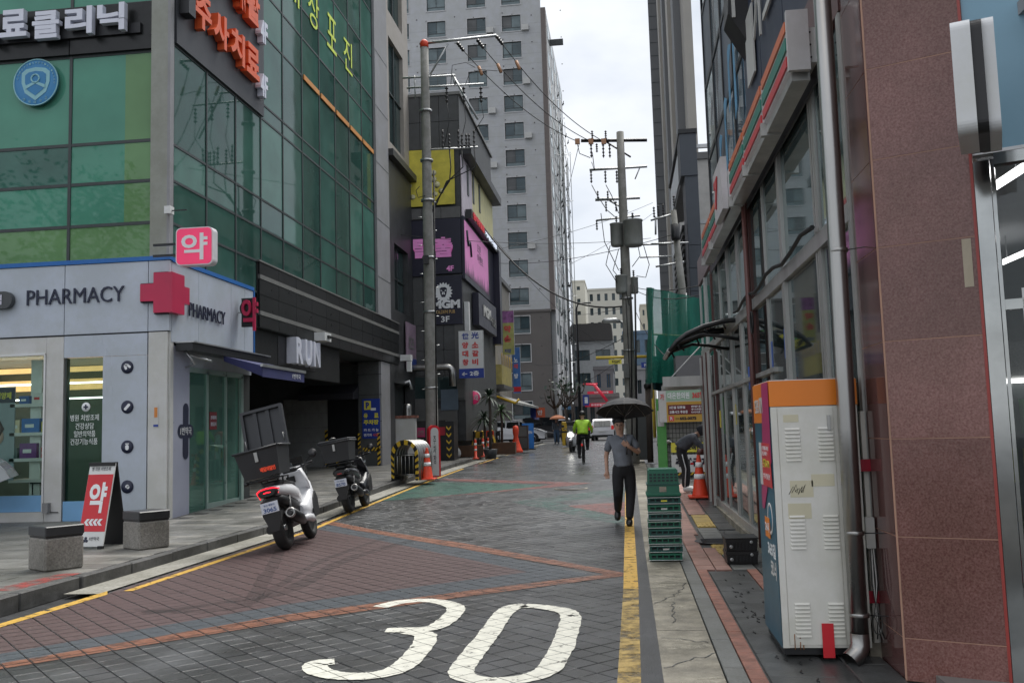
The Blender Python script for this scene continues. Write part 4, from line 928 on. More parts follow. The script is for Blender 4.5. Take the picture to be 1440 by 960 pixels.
lr = thing('lit_sign', 'narrow red and white lit letter strip above the pink billboard', 'sign', (XM+.5, 38, fz(310)))
B('back', M_blk, lr, XM+.1, XM+.35, YM+.6, 44.3, z1_+.12, z1_+.5); text('헌터방탈출', mat('letter_red_lit', (.6, .05, .06), .5, emit=.1), lr, (XM+.36, YM+.9, z1_+.16), Y, Z, 3.0, .3, depth=.03); text('카페노래방', mat('letter_white_lit', (.6, .65, .75), .5, emit=.3), lr, (XM+.36, YM+4.2, z1_+.16), Y, Z, 3.6, .3, depth=.03)
B('dark_fin', M_dn, bM, XM, XM+.4, 44.3, 45.0, fz(460), fz(300))
# pub sign with lion head
pb = thing('shop_sign', 'black pub sign with a white lion head above MGM lettering', 'sign', (fx(612), YM, fz(455)))
B('board', M_dn, pb, fx(611), XM, YM-.1, YM-.036, fz(457), fz(389))
lc = Vector((fx(624), YM-.105, fz(412))); mn = MB(); rr_ = []
for k in range(36):
    t = R(k*10); q = .33+(.05 if k % 2 else -.03); rr_.append((math.cos(t)*q, math.sin(t)*q*1.08))
mn.prism(rr_, lc, X, Z, -Y, 0, .01); fixn(mn.build('lion_mane', M_txtw, pb))
fc = MB(); fc.prism([(-.15, .14), (-.08, .2), (.08, .2), (.15, .14), (.13, -.05), (.07, -.2), (-.07, -.2), (-.13, -.05)], lc, X, Z, -Y, .011, .014); fixn(fc.build('lion_face', M_dn, pb))
fc = MB()
for sgn in (-1, 1):
    fc.prism([(sgn*.03, .06), (sgn*.12, .1), (sgn*.1, .04)], lc, X, Z, -Y, .015, .018); fc.prism([(sgn*.01, .02), (sgn*.05, .0), (sgn*.06, -.1), (sgn*.01, -.09)], lc, X, Z, -Y, .015, .018)
    for q in range(3): fc.prism([(sgn*(.16+q*.06), .2-q*.12), (sgn*(.24+q*.03), .17-q*.12), (sgn*(.17+q*.05), .15-q*.12)], lc, X, Z, -Y, .011, .013)
fixn(fc.build('lion_marks', M_txtw, pb))
text('MGM', M_txtw, pb, (fx(608), YM-.11, fz(435)), X, Z, fx(648)-fx(609), fz(423)-fz(435), depth=.02, bold=.06); text('HOLDEM PUB', mat('letter_gold', (.45, .3, .12), .5), pb, (fx(610), YM-.11, fz(442)), X, Z, .86, .14, depth=.015)
text('3F', M_txtw, pb, (fx(620), YM-.11, fz(454)), X, Z, .34, .24, depth=.015)
ks = thing('blade_sign', 'small black and white pub sign on the street side under the billboard', 'sign', (XM+.1, 38, fz(420)))
B('board', M_dn, ks, XM+.03, XM+.3, YM+2.2, 43.5, fz(450), fz(402)); text('MGM', M_ow, ks, (XM+.31, 39.4, fz(432)), Y, Z, 2.2, .5, depth=.02, bold=.05); text('PUB', M_strip, ks, (XM+.31, 41.8, fz(438)), Y, Z, 1.4, .4, depth=.02)
for (x, z0, z1) in ((XM+.05, fz(530), fz(425)),): B('white_duct', M_white, bM, XM+.02, XM+.2, 36.2, 36.5, z0, z1)
# ground-floor of the front: glass, shutters, dark doorways
for (a, b, c_, d, m) in ((566, 612, 605, 560, M_gp2), (612, 640, 560, 530, G_dk), (575, 612, 560, 530, G_dk), (612, 640, 606, 575, M_gp2)):
    B('front_panel', m, bM, fx(a), fx(b)-.02, YM-.05, YM-.02, fz(c_), fz(d))
B('front_panel', mat('blue_grey', (.1, .14, .18), .5), bM, fx(617), fx(641), YM-.09, YM-.05, fz(577), fz(548))
sw = thing('boundary_wall', 'short white rendered wall with a red brick cap behind the folding gate', 'wall', (-7.7, 33.8, .4))
w0, w1 = atY(556, 600, 33).x, atY(584, 600, 33).x; zb_, zt_ = .38, atY(570, 588, 33).z
B('wall', M_ow, sw, w0, w1, 33, 33.25, zb_, zt_)
for k in range(9): B('brick', M_brick, sw, w0-.08+k*(w1-w0+.16)/9, w0-.08+(k+1)*(w1-w0+.16)/9-.012, 32.96, 33.3, zt_+.005, zt_+.1)
for k in range(14): B('brick', M_brick, sw, w0-.09, w0-.01, 32.98, 33.1, zb_+.1+k*.105, zb_+.195+k*.105)
tk = thing('water_tank', 'small ribbed steel drum behind the white boundary wall', 'tank', (-8, 34, 2))
MB().lathe((atY(573, 575, 34).x, 34, zt_+.05), [(.17, 0), (.18, .05), (.165, .1), (.18, .2), (.165, .3), (.18, .4), (.12, .5), (0, .52)], 16).build('drum', M_steel, tk)
bd = thing('doorway_wall', 'black low wall with yellow chevrons and a red board beside the utility pole', 'wall', (-6.2, 33, .4))
B('wall', M_blk, bd, atY(585, 610, 33.6).x, atY(627, 610, 33.6).x, 33.6, 33.8, .4, 2.0); B('wall', M_blkm, bd, atY(627, 610, 33.5).x, atY(639, 610, 33.5).x, 33.4, 34.2, .4, 1.95)
ck = MB(); q0 = atY(631, 610, 33.38)
for k in range(5):
    z = .62+k*.25; ck.prism([(-.09, .1), (0, 0), (.09, .1), (.09, .17), (0, .07), (-.09, .17)], (q0.x, 33.39, z), X, Z, -Y, 0, .01)
fixn(ck.build('chevron', M_hazy, bd)); rb_ = mat('red_board', (.4, .02, .04), .5)
p0 = atY(617, 608, 33.5); B('red_board', rb_, bd, p0.x, p0.x+.42, 33.52, 33.6, 1.45, 1.75); p0 = atY(586, 615, 33.5); B('red_board', mat('pink_board', (.4, .03, .12), .5), bd, p0.x, p0.x+.3, 33.52, 33.6, 1.4, 1.75); text('금연', M_strip, bd, (p0.x+.04, 33.515, 1.48), X, Z, .22, .18)
dv = thing('duct', 'shiny spiral ventilation duct bending down on the grey wall', 'duct', (-7, 35, 4))
zz_ = atY(600, 517, 35).z; x0 = atY(578, 517, 35).x; x1 = atY(636, 517, 35).x; q = .13
MB().tube([(x0, 35.5, zz_), (x0, 35, zz_), (x0+.1, 35, zz_)]+[(x0+.2+k*(x1-x0-.4)/14, 35, zz_+.004*(k % 2)) for k in range(15)]+[(x1-.2+.2*math.sin(R(t)), 35, zz_-.2+.2*math.cos(R(t))) for t in (20, 45, 70, 90)]+[(x1, 35, zz_-.75)], [q+.008*(i % 2) for i in range(23)], 12).build('pipe', M_steel, dv)
MB().tube([(atY(552, 545, 34.5).x, 34.4, 3.3), (atY(577, 537, 34.5).x, 34.4, 3.5), (atY(579, 542, 34.5).x, 34.4, 3.2)], .08, 8).build('pipe', M_alu, dv)
# retractable gate
rg_ = thing('folding_gate', 'retractable stainless steel gate folded beside the garage, hazard stripes on its front', 'gate', tuple(G(571, 675, .13)), local=True, rot=(0, 0, R(-12)))
gz = .98; gw = .34
def arch(w_, h_, n=10): return [(-w_, 0)]+[(-w_*math.cos(R(t)), h_-w_+w_*math.sin(R(t))) for t in range(0, 181, 18)]+[(w_, 0)]
for k in range(5):
    pts = [(x, k*.17+.0, z) for x, z in arch(gw+(.0 if k else 0), gz-.0*k)]
    MB().tube(pts, .045 if k else .05, 8).build('arch', M_steel, rg_)
    MB().tube([(x*1.04, y+.08, z*1.01) for x, y, z in pts], .05, 8).build('arch', M_steel, rg_)
hb1, hb2 = MB(), MB(); pts = arch(gw+.02, gz+.03); cum = []
P_ = []
for (a0, b0), (a1, b1) in zip(pts, pts[1:]):
    L0 = math.hypot(a1-a0, b1-b0); n_ = max(1, round(L0/.085))
    for i in range(n_): P_.append((a0+(a1-a0)*i/n_, b0+(b1-b0)*i/n_))
P_.append(pts[-1])
for i in range(len(P_)-1): (hb1 if i % 2 else hb2).prism([(P_[i][0]*1.06, P_[i][1]*1.02), (P_[i+1][0]*1.06, P_[i+1][1]*1.02), (P_[i+1][0]*.84, P_[i+1][1]*.93-.03*(i < len(P_)/2)), (P_[i][0]*.84, P_[i][1]*.93-.03*(i < len(P_)/2))], (0, -.05, 0), X, Z, -Y, 0, .03)
fixn(hb1.build('hazard_tape', M_hazy, rg_, kind='stuff')); fixn(hb2.build('hazard_tape', M_blk, rg_, kind='stuff'))
for z in (.14, .64): MB().tube([(-gw, -.02, z), (gw, -.02, z)], .018, 6).build('rail', M_steel, rg_)
for x in (-.11, 0, .11, -.22, .22): MB().tube([(x, -.02, .14), (x, -.02, .64)], .012, 6).build('bar', M_steel, rg_)
for x in (-gw, gw): MB().lathe((x, -.06, -.0), [(.04, 0), (.04, .05)], 10).build('castor', M_rub, rg_)
B('dark_core', M_blkm, rg_, -.26, .26, .3, .8, .1, .65)
# arch sign and cones
asg = thing('arch_sign', 'red and white round topped gate post sign standing by the utility pole', 'sign post', tuple(G(611, 670, .1)), local=True, rot=(0, 0, R(28)))
def roundtop(w_, h_): return [(-w_, 0)]+[(-w_*math.cos(R(t)), h_-w_+w_*math.sin(R(t))) for t in range(0, 181, 20)]+[(w_, 0)]
fixn(MB().prism(roundtop(.16, 1.4), (0, -.08, 0), X, Z, -Y, -.2, 0).build('body', M_red, asg)); fixn(MB().prism(roundtop(.11, 1.3), (0, -.08, .03), X, Z, -Y, .0, .01).build('face', M_ow, asg))
text('주\n차\n장', M_txtk, asg, (-.04, -.093, .35), X, Z, .08, .75, depth=.003, bold=0)
def cone(px, py, h_, lab, grp=None, dz=.12, bands=2):
    p = G(px, py, dz); t = thing('traffic_cone', lab, 'traffic cone', tuple(p), grp, local=True); k = h_/.75
    MB().box(-.2*k, .2*k, -.2*k, .2*k, 0, .035*k, b=.01).build('base', M_cone, t); MB().lathe((0, 0, .03), [(.15*k, 0), (.135*k, .03), (.03*k, .7*k), (.025*k, .72*k)], 18).build('cone', M_cone, t)
    for i in range(bands):
        z = (.32+.2*i)*k; r0 = .135-(z/k-.06)*.157+.006; MB().lathe((0, 0, z), [((r0-.02)*k, 0), (r0*k, .001), ((r0-.013)*k, .085*k), ((r0-.03)*k, .086*k)], 18).build('band', M_txtw, t)
    return t
cone(601, 674, .82, 'orange traffic cone with two white bands in front of the arch sign')
cone(985, 699, .85, 'traffic cone with white bands beside the bending worker', dz=.03)
q = G(771-40, 636, .12); oc = thing('skittle_cone', 'tall orange skittle shaped cone at the pavement edge near the white car', 'traffic cone', (q.x, q.y, q.z), local=True)
q = G(726, 636, .12); oc.location = q
MB().lathe((0, 0, 0), [(.3, 0), (.3, .08), (.25, .15), (.14, .5), (.1, .7), (.13, .85), (.14, 1.0), (.1, 1.15), (0, 1.18)], 16).build('body', M_cone, oc)
# ------------------------------------------------------------------ utility poles
def pole(base, H_, r0, r1, name, label, lean=(0, 0)):
    t = thing(name, label, 'utility pole', tuple(base), local=True)
    MB().tube([(lean[0]*k/8, lean[1]*k/8, H_*k/8) for k in range(9)], [r0+(r1-r0)*k/8 for k in range(9)], 16).build('shaft', M_conp, t); return t
def bar(t, p, q, r=.045, m=M_alu, name='crossarm'): return MB().tube([p, q], r, 4).build(name, m, t)
def insul(t, p, d, L=.5, r=.05):
    d = Vector(d).normalized(); p = Vector(p); pf = [(.015, 0)]; n_ = 4
    for k in range(n_): pf += [(.02, L*(k+.2)/n_), (r, L*(k+.45)/n_), (r*.9, L*(k+.6)/n_), (.02, L*(k+.7)/n_)]
    pf.append((.015, L)); return MB().lathe(p, pf, 8, ax=d).build('insulator', M_ins, t)
def wire(name, lab, p, q, sag=.4, r=.012, group=None, n=16):
    p, q = Vector(p), Vector(q); pts = [p.lerp(q, k/n)-Z*(sag*4*(k/n)*(1-k/n)) for k in range(n+1)]
    o = MB().tube(pts, r, 5).build(name, M_wire); return tag(o, lab, 'cable', group)
b1 = G(609, 665, .12); YP = b1.y
p1 = pole(b1, 12.6, .19, .12, 'utility_pole', 'concrete utility pole with a red cap on the left pavement by the orange cone')
def P1(px, py, dy=0): v_ = atY(px, py, YP+dy); return Vector((v_.x-b1.x, dy, v_.z-b1.z))
topz = P1(598, 47); MB().lathe((0, 0, 12.6), [(.13, -.02), (.13, .15), (.06, .22), (0, .22)], 12).build('red_cap', M_cone, p1)
bar(p1, P1(590, 62), P1(698, 50), .045); bar(p1, P1(605, 105), P1(630, 62), .03); bar(p1, P1(566, 110), P1(640, 106), .03); bar(p1, P1(572, 124), P1(680, 118), .03); bar(p1, P1(596, 211), P1(672, 207), .03)
bar(p1, P1(637, 106), P1(640, 120), .03); bar(p1, P1(636, 105), P1(672, 168), .035); bar(p1, P1(583, 106), P1(584, 140), .02)
ends = []
for px, py in ((643, 60), (671, 56), (698, 51)):
    a_ = P1(px, py); d_ = P1(px+17, py+22, 1.4)-a_; insul(p1, a_, d_, .75, .06); ends.append(a_+d_.normalized()*.75+b1)
for px in (628, 652, 676): insul(p1, P1(px, 122), (0, 0, -1), .5, .055)
for px in (623, 632, 645, 650, 656, 660, 667): insul(p1, P1(px, 209), (0, 0, 1), .45+.12*(px % 2), .04)
MB().tube([P1(652, 140), P1(655, 170), P1(648, 200)], .01, 5).build('jumper', M_wire, p1); MB().tube([P1(628, 140), P1(632, 170), P1(625, 205)], .01, 5).build('jumper', M_wire, p1); MB().tube([P1(676, 140), P1(680, 165), P1(667, 185)], .01, 5).build('jumper', M_wire, p1)
MB().tube([P1(634, 120), P1(636, 92), P1(655, 88), P1(668, 95)], .01, 5).build('jumper', M_wire, p1); MB().tube([P1(655, 118), P1(660, 104), P1(675, 98), P1(700, 100)], .01, 5).build('jumper', M_wire, p1)
for k, (x, z) in enumerate(((632, 210), (649, 210), (667, 210))):
    MB().tube([P1(x, z), P1(x+2, 235), P1(632-2*k, 255), P1(612, 285+k*3), P1(607, 300), P1(609, 345)], .018, 6).build('down_cable', M_wire, p1)
bar(p1, P1(610, 240, -.16), P1(614, 600, -.16), .022, M_wire, 'down_cable'); MB().tube([P1(590, 262, -.15), P1(585, 268, -.15), P1(588, 278, -.15), P1(598, 275, -.15)], .012, 5).build('cable_loop', M_wire, p1)
for zz_ in (2.4, 4.6, 6.2, 7.9, 9.1, 10.6): MB().lathe((0, 0, zz_), [(.195, 0), (.195, .06)], 14).build('clamp', M_alu, p1)
for k in range(14): bar(p1, (.16*(1 if k % 2 else -1), -.03, 2.4+k*.42), (.27*(1 if k % 2 else -1), -.03, 2.4+k*.42), .012, M_alu, 'step_bolt')
cable_box = MB().box(-.1, .05, -.32, -.2, 6.0, 6.25).build('junction_box', M_blk, p1)
b2 = G(891, 652, .03); YQ = b2.y
p2 = pole(b2, atY(886, 185, YQ).z-b2.z, .2, .12, 'utility_pole', 'concrete utility pole with grey transformer drums on the right side of the road')
def P2(px, py, dy=0): v_ = atY(px, py, YQ+dy); return Vector((v_.x-b2.x, dy, v_.z-b2.z))
bar(p2, P2(817, 198), P2(910, 197), .06, M_blkm); bar(p2, P2(829, 239), P2(910, 234), .045); bar(p2, P2(837, 281), P2(900, 278), .05); bar(p2, P2(839, 310), P2(900, 303), .035); bar(p2, P2(850, 198), P2(887, 221), .03, M_blkm); bar(p2, P2(857, 282), P2(883, 297), .03); bar(p2, P2(900, 235), P2(893, 252), .02)
for x in (831, 839, 848, 857, 869): insul(p2, P2(x, 202), (0, 0, -1), .48 if x != 839 else .3, .045)
for x in (833, 852): insul(p2, P2(x, 196), (0, 0, 1), .3, .045)
for x in (831, 851, 867): insul(p2, P2(x, 240), (0, 0, -1), .42, .045)
for x in (841, 855, 839, 852, 866): insul(p2, P2(x, 283 if x > 840 else 309), (0, 0, 1 if x in (841, 855) else -1), .35, .04)
orgt = mat('tag_orange', (.42, .22, .12), .6)
for x in (812, 831, 849): bx_ = P2(x, 199, -.1); MB().box(bx_.x-.08, bx_.x+.08, -.14, -.06, bx_.z-.09, bx_.z+.09).build('tag', orgt, p2)
M_tr = mat('transformer_grey', (.24, .25, .24), .5, var=.08, dirt=.15)
for (x0, x1, y0, y1, dy) in ((859, 876, 314, 347, -.1), (878, 903, 309, 347, -.45), (866, 882, 387, 413, -.1), (886, 897, 390, 413, .3)):
    a_, b_ = P2(x0, y1, dy), P2(x1, y0, dy); rr_ = (b_.x-a_.x)/2
    MB().lathe(((a_.x+b_.x)/2, dy, a_.z), [(rr_*.85, 0), (rr_*.95, .03), (rr_, .08), (rr_, b_.z-a_.z-.05), (rr_*1.06, b_.z-a_.z-.04), (rr_*1.06, b_.z-a_.z), (0, b_.z-a_.z+.04)], 20).build('transformer', M_tr, p2)
    insul(p2, ((a_.x+b_.x)/2, dy, b_.z), (0, 0, 1), .25, .05)
for k, pts in enumerate((((858, 345), (852, 372), (868, 398)), ((870, 350), (862, 380), (878, 400), (885, 430)), ((905, 345), (913, 372), (908, 390), (895, 388)), ((833, 215), (836, 240), (832, 228)), ((812, 203), (815, 216), (830, 222)), ((845, 300), (850, 340), (870, 380)), ((880, 420), (884, 500), (886, 560)), ((897, 345), (900, 360), (889, 375)), ((832, 260), (840, 275), (853, 295), (866, 306)), ((852, 260), (860, 275), (870, 300)))):
    MB().tube([P2(x, y, -.22) for x, y in pts], .014, 5).build('cable_loop', M_wire, p2)
bar(p2, P2(893, 400, -.2), P2(896, 640, -.2), .03, M_wire, 'down_cable'); bar(p2, P2(887, 400, -.2), P2(889, 640, -.2), .022, M_wire, 'down_cable'); bar(p2, P2(903, 344), P2(935, 343), .03); bar(p2, P2(900, 362), P2(945, 360), .025)
for zz_ in (2.0, 3.6, 5.3): MB().lathe((0, 0, zz_), [(.205, 0), (.205, .05)], 14).build('clamp', M_alu, p2)
bx_ = P2(882, 520, -.2); MB().box(bx_.x-.12, bx_.x+.06, -.3, -.16, bx_.z-.25, bx_.z+.2).build('junction_box', M_gran, p2)
# third pole, further right, leaning
b3 = atY(962, 420, 29); b3.z = .42
p3 = thing('utility_pole', 'thin leaning concrete pole behind the green netting', 'utility pole', tuple(b3), local=True)
def P3(px, py, dy=0): v_ = atY(px, py, 29+dy); return Vector((v_.x-b3.x, dy, v_.z-b3.z))
MB().tube([(P3(965, 600).x, 0, 0), P3(960, 415), P3(947, 296)], [.15, .12, .09], 12).build('shaft', M_conp, p3)
for a_, b_ in (((915, 310), (950, 300)), ((915, 343), (968, 341)), ((922, 375), (962, 368)), ((922, 305), (922, 330))): bar(p3, P3(*a_), P3(*b_), .03)
for x, y in ((920, 306), (926, 304), (933, 302), (948, 290)): insul(p3, P3(x, y), (0, 0, 1), .35, .045)
bx_ = P3(948, 300); MB().lathe((bx_.x, -.2, bx_.z-.9), [(.12, 0), (.14, .1), (.14, .5)], 12).build('switch', M_blkm, p3)
# wires across the street
for k, e in enumerate(ends):
    q = b2+P2((812, 831, 849)[k], 199); wire('power_line', ['power line from the inner end of the left pole arm to the right pole', 'power line from the middle of the left pole arm to the right pole', 'power line from the outer end of the left pole arm to the right pole'][k], e, q, .35, .014, 'power lines between the two utility poles')
    m_ = e.lerp(q, .12)-Z*.12
    tt = thing('line_marker', ['orange marker sleeve on the inner power line', 'orange marker sleeve on the middle power line', 'orange marker sleeve on the outer power line'][k], 'marker', tuple(m_), 'orange markers on the power lines'); MB().tube([m_-Z*.28+X*.1, m_], .05, 6).build('sleeve', orgt, tt)
wire('cable', 'thick black cable sagging from the pub corner to the right pole', atY(682, 322, 36), b2+P2(880, 430), 1.0, .03)
for k, (a_, ya, c_, yc, sg_) in enumerate((((560, 330), 34, (915, 335), 45, .3), ((690, 352), 45, (918, 285), 60, .3), ((700, 370), 45, (946, 330), 29, .3), ((800, 372), 60, (918, 300), 60, .2), ((800, 440), 94, (880, 432), 31, .2), ((740, 510), 60, (886, 470), 31, .5), ((897, 405), 31, (990, 400), 20, .1), ((897, 410), 31, (1000, 410), 20, .2), ((640, 410), 36, (720, 470), 60, .3), ((690, 330), 45, (860, 490), 80, .8), ((790, 300), 94, (815, 200), 31, .1), ((895, 440), 31, (935, 500), 24, .15), ((760, 560), 70, (880, 500), 45, .4))):
    wire('cable', 'overhead cable %s' % ['over the left shopfronts', 'above the middle of the street', 'towards the leaning pole', 'from the scaffolding', 'low across the street end', 'slack across the street by the left trees', 'beside the green netting top', 'just below the netting top cable', 'in front of the pub sign', 'dropping towards the far junction', 'rising to the right pole top', 'down to the netting', 'by the far red signs'][k], atY(*a_, ya), atY(*c_, yc), sg_, .012)
# ------------------------------------------------------------------ apartment tower, left background
YT = 94.0
tw = thing('apartment_tower', 'tall grey apartment tower with brown lower floors at the end of the street', 'building', (-7.6, YT, .6))
M_tg = mat('tower_grey', (.46, .47, .49), .7, var=.06, vs=.4, dirt=.08); M_tbr = mat('tower_brown', (.13, .118, .11), .7, var=.12, vs=.5); M_edge = mat('tower_edge', (.15, .125, .115), .6)
def tx(px, py): return atY(px, py, YT).x
def tz(px, py): return atY(px, py, YT).z
XT = -7.35
cols = [(-10.5, 2.0), (-14.25, 2.0), (-18.6, 2.0), (-22.6, 2.0)]
fl0 = tz(750, 443); FH = 2.93
holes = []; wins = []
X0 = -30
wz = [(tz(748, 428)+FH*k) for k in range(-4, 14)]     # window sill heights
for k, z in enumerate(wz):
    if z < 2: continue
    for c_, w_ in cols:
        c0 = c_-w_/2-X0; holes.append((c0, c0+w_, z-.6, z+1.75-.6)); wins.append((c_-w_/2, z, w_))
zsplit = tz(740, 437)
mb1 = grid_wall(MB(), (X0, YT, .6), X, Z, -Y, XT-X0, zsplit-.6, [h for h in holes if h[3] < zsplit-.6], .25); mb1.build('wall', M_tbr, tw)
mb2 = grid_wall(MB(), (X0, YT, zsplit), X, Z, -Y, XT-X0, 46-zsplit, [(a, b, c_-(zsplit-.6), d-(zsplit-.6)) for a, b, c_, d in holes if c_ > zsplit-.6], .25); mb2.build('wall', M_tg, tw)
B('ledge', M_tbr, tw, X0, XT+.1, YT-.12, YT, zsplit-.15, zsplit+.1)
B('corner_strip', M_edge, tw, XT, XT+.5, YT-.06, YT+1, zsplit, 46); B('side_wall', M_tg, tw, XT, XT+.48, YT+1, YT+26, .6, 46); B('core', M_core, tw, X0, XT, YT+.3, YT+26, .6, 46)
fr = MB(); W_ = 2.0; Hh = 1.75
fr.box(0, W_, .1, .16, 0, .06); fr.box(0, W_, .1, .16, Hh-.06, Hh); fr.box(0, .06, .1, .16, .06, Hh-.06); fr.box(W_-.06, W_, .1, .16, .06, Hh-.06); fr.box(W_/2-.03, W_/2+.03, .1, .16, .45, Hh-.06); fr.box(.06, W_-.06, .1, .16, .4, .46)
frm = mesh_of(fr, 'window_frame', M_frame); sill = mesh_of(MB().box(-.08, W_+.08, -.06, .1, -.1, 0).box(-.08, 0, -.03, .1, 0, Hh).box(W_, W_+.08, -.03, .1, 0, Hh).box(-.08, W_+.08, -.03, .1, Hh, Hh+.08), 'window_surround', mat('surround_pale', (.5, .5, .5), .6))
pnl = [mesh_of(MB().box(.06, W_/2-.03, .13, .14, .46, Hh-.06), 'pane', m) for m in (G_tw, G_tw2, glass('glass_tower_dim', (.1, .1, .1), refl=.3, wav=.01))]; pnr = [mesh_of(MB().box(W_/2+.03, W_-.06, .13, .14, .46, Hh-.06), 'pane', m) for m in (G_tw, G_tw2)]
pnb = mesh_of(MB().box(.06, W_-.06, .13, .14, .06, .4), 'pane', G_tw2)
mvent = mesh_of(MB().lathe((0, 0, 0), [(.07, 0), (.05, .06), (0, .07)], 8, ax=-Y), 'vent', M_tbr)
for x, z, w_ in wins:
    o = share('window', frm, None, tw, (x, YT, z)); 
    for me in (rnd.choice(pnl), rnd.choice(pnr), pnb, sill):
        q = bpy.data.objects.new(me.name.split('.')[0], me); C.objects.link(q); q.parent = o
for x, z, w_ in rnd.sample(wins, 14): B('air_conditioner', mat('ac_white', (.5, .5, .48), .5), tw, x+w_+.12, x+w_+.85, YT-.4, YT, z-.1, z+.5)
vm = MB()
for z in wz:
    for k in range(14): vm.lathe((X0+4.1+k*1.55+(k % 2)*.5, YT, z+2.1-(k % 3)*.25), [(.07, 0), (.05, .06), (0, .07)], 6, ax=-Y)
vm.build('wall_vents', M_tbr, tw, kind='stuff')
gl_ = MB()
for k in range(40):
    z = 1.5+k*1.1
    if z > zsplit: gl_.box(X0, XT, YT-.004, YT, z, z+.012)
gl_.build('panel_joints', mat('joint_grey', (.22, .22, .23), .7), tw)
# windows on the street side, seen edge-on
for k in range(14):
    for j in range(5):
        B('side_window', G_tw2, tw, XT+.482, XT+.52, YT+2.2+j*4.6, YT+4.0+j*4.6, wz[2]+k*FH, wz[2]+k*FH+1.4) if wz[2]+k*FH < 44 else None
B('roof_bracket', M_frame, tw, XT+.5, XT+2.0, YT+5, YT+5.4, 44, 44.6) 
scf = thing('scaffolding', 'steel pipe scaffolding and gas pipes climbing the street side of the grey tower', 'scaffolding', (-6.4, 96, .6))
for k in range(6):
    y = YT+1.5+k*4.2; x = -6.55+.12*(k % 2)
    MB().tube([(x, y, .6), (x, y, 38+3*(k % 2))], .045, 5).build('upright', M_alu, scf); MB().tube([(x+.55, y, .6), (x+.55, y, 33+2*(k % 3))], .04, 5).build('upright', M_frame, scf)
lm = MB(); km = MB()
for z in range(2, 38, 1):
    lm.tube([(-6.6, YT+1.2+(z*3.3) % 20, z), (-5.55-.4*((z*7) % 3), YT+1.4+(z*3.3) % 20, z+.05)], .03, 5)
    if z % 2 == 0: lm.tube([(-6.5, YT+1.5, z+.3), (-6.0, YT+22, z+.3)], .03, 5)
for k in range(46):
    z = 4+k*.78; y = YT+1.5+(k*5.1) % 20; x = -6.6+rnd.uniform(0, .75); km.add([(x-.12, y, z), (x+.16, y, z+.15), (x+.05, y+.1, z+.5)], [(0, 1, 2)]); km.tube([(x, y, z), (x+.1, y, z+.55)], .045, 4)
lm.build('ledger', M_alu, scf, kind='stuff'); km.build('clips', M_blk, scf, kind='stuff')
# ------------------------------------------------------------------ left shop row between pub and tower
XS = -6.9
s1 = thing('shop_row', 'low beige shop building with yellow balcony past the pub building', 'building', (XS, 46, .5))
M_wb = mat('render_beige', (.4, .37, .33), .7, var=.1, dirt=.2)
grid_wall(mb := MB(), (XS, 45.05, 3.4), Y, Z, X, 11, 6.6, [(1.2, 2.6, 3.3, 4.9), (3.8, 5.2, 3.3, 4.9), (6.6, 8, 3.3, 4.9), (1.2, 2.6, .7, 2.1)], .2); mb.build('wall', M_wb, s1); B('ground_floor', M_wb, s1, -14, -8.9, 45.05, 56, .5, 3.38); B('soffit', M_gp2, s1, -8.9, XS, 45.05, 56, 3.3, 3.4)
B('core', M_core, s1, -14, XS-.21, 45.05, 56, 3.42, 9.9); B('roof_edge', M_gp2, s1, -14, XS+.15, 45.05, 56.1, 10.0, 10.25)
for y in (46.25, 48.85, 51.65): B('window', G_tw, s1, XS-.15, XS-.13, y, y+1.4, 6.7, 8.3)
B('window', G_tw, s1, XS-.15, XS-.13, 46.25, 47.65, 4.1, 5.5); B('shop_glass', G_dk, s1, -8.9, -8.87, 45.45, 49.65, .5, 3.1); B('shop_glass', G_dk, s1, -8.9, -8.87, 50.25, 55.45, .5, 3.1)
B('balcony', mat('balcony_yellow', (.5, .42, .14), .6, var=.2), s1, XS, XS+.7, 46.4, 50.5, 3.9, 4.9); B('balcony_slab', M_gp2, s1, XS, XS+.8, 46.3, 50.6, 3.7, 3.88)
MB().tube([(XS+.1, 46, 3.4), (XS+1.4, 46, 2.9), (XS+1.6, 46, 3.1)], .06).build('lamp_arm', M_hazy, s1)
for k in range(6): MB().tube([(XS+.72, 46.5+k*.78, 4.9), (XS+.72, 46.5+k*.78, 5.5)], .02, 5).build('baluster', M_hazy, s1)
XO = XS; XS = -9.6
s2 = thing('dark_shop', 'dark two storey shop with stacked air conditioners past the beige shops', 'building', (XS, 57, .55))
B('wall', M_dst, s2, -14, XS+.1, 56.15, 60.5, .55, 6.6); B('shop_glass', G_dk, s2, XS+.1, XS+.13, 56.6, 60.2, .6, 3.0)
for k in range(2): B('air_conditioner', mat('ac_white', (.5, .5, .48), .5), s2, XS+.1, XS+.55, 57+k*2, 58.1+k*2, 4.2+.5*(k % 2), 5.0+.5*(k % 2)); B('roof_pipe', M_frame, s2, XS+.1, XS+.4, 56.6+k*2.2, 56.9+k*2.2, 5.2, 7.4)
XS = XO
ca = thing('shop_awning', 'long white striped awning along the far left shopfronts', 'awning', (XS, 48, 3))
fixn(MB().prism([(0, .55), (1.5, 0), (1.5, -.12), (0, .4)], (XS+.02, 46.2, 2.95), X, Z, Y, 0, 11).build('canopy', mat('awning_pale', (.4, .4, .38), .6, var=.3, vs=2), ca))
board('shop_sign', 'orange and blue shop sign under the long awning', 'sign', (XS+1.0, 57, 2.3), X, Z, .9, .6, .1, mat('sign_orange', (.6, .12, .05), .5), [('#', 0, .0, .35, .6, M_pkb), ('만', .45, .15, .3, .3, M_txtw)])
board('shop_sign', 'blue shop board below the awning seen from the side', 'sign', (XS+1.2, 57.5, 2.2), Y, Z, 3, .7, .1, M_pkb, [('호프 노래방', .3, .15, 2.4, .4, M_txtw)])
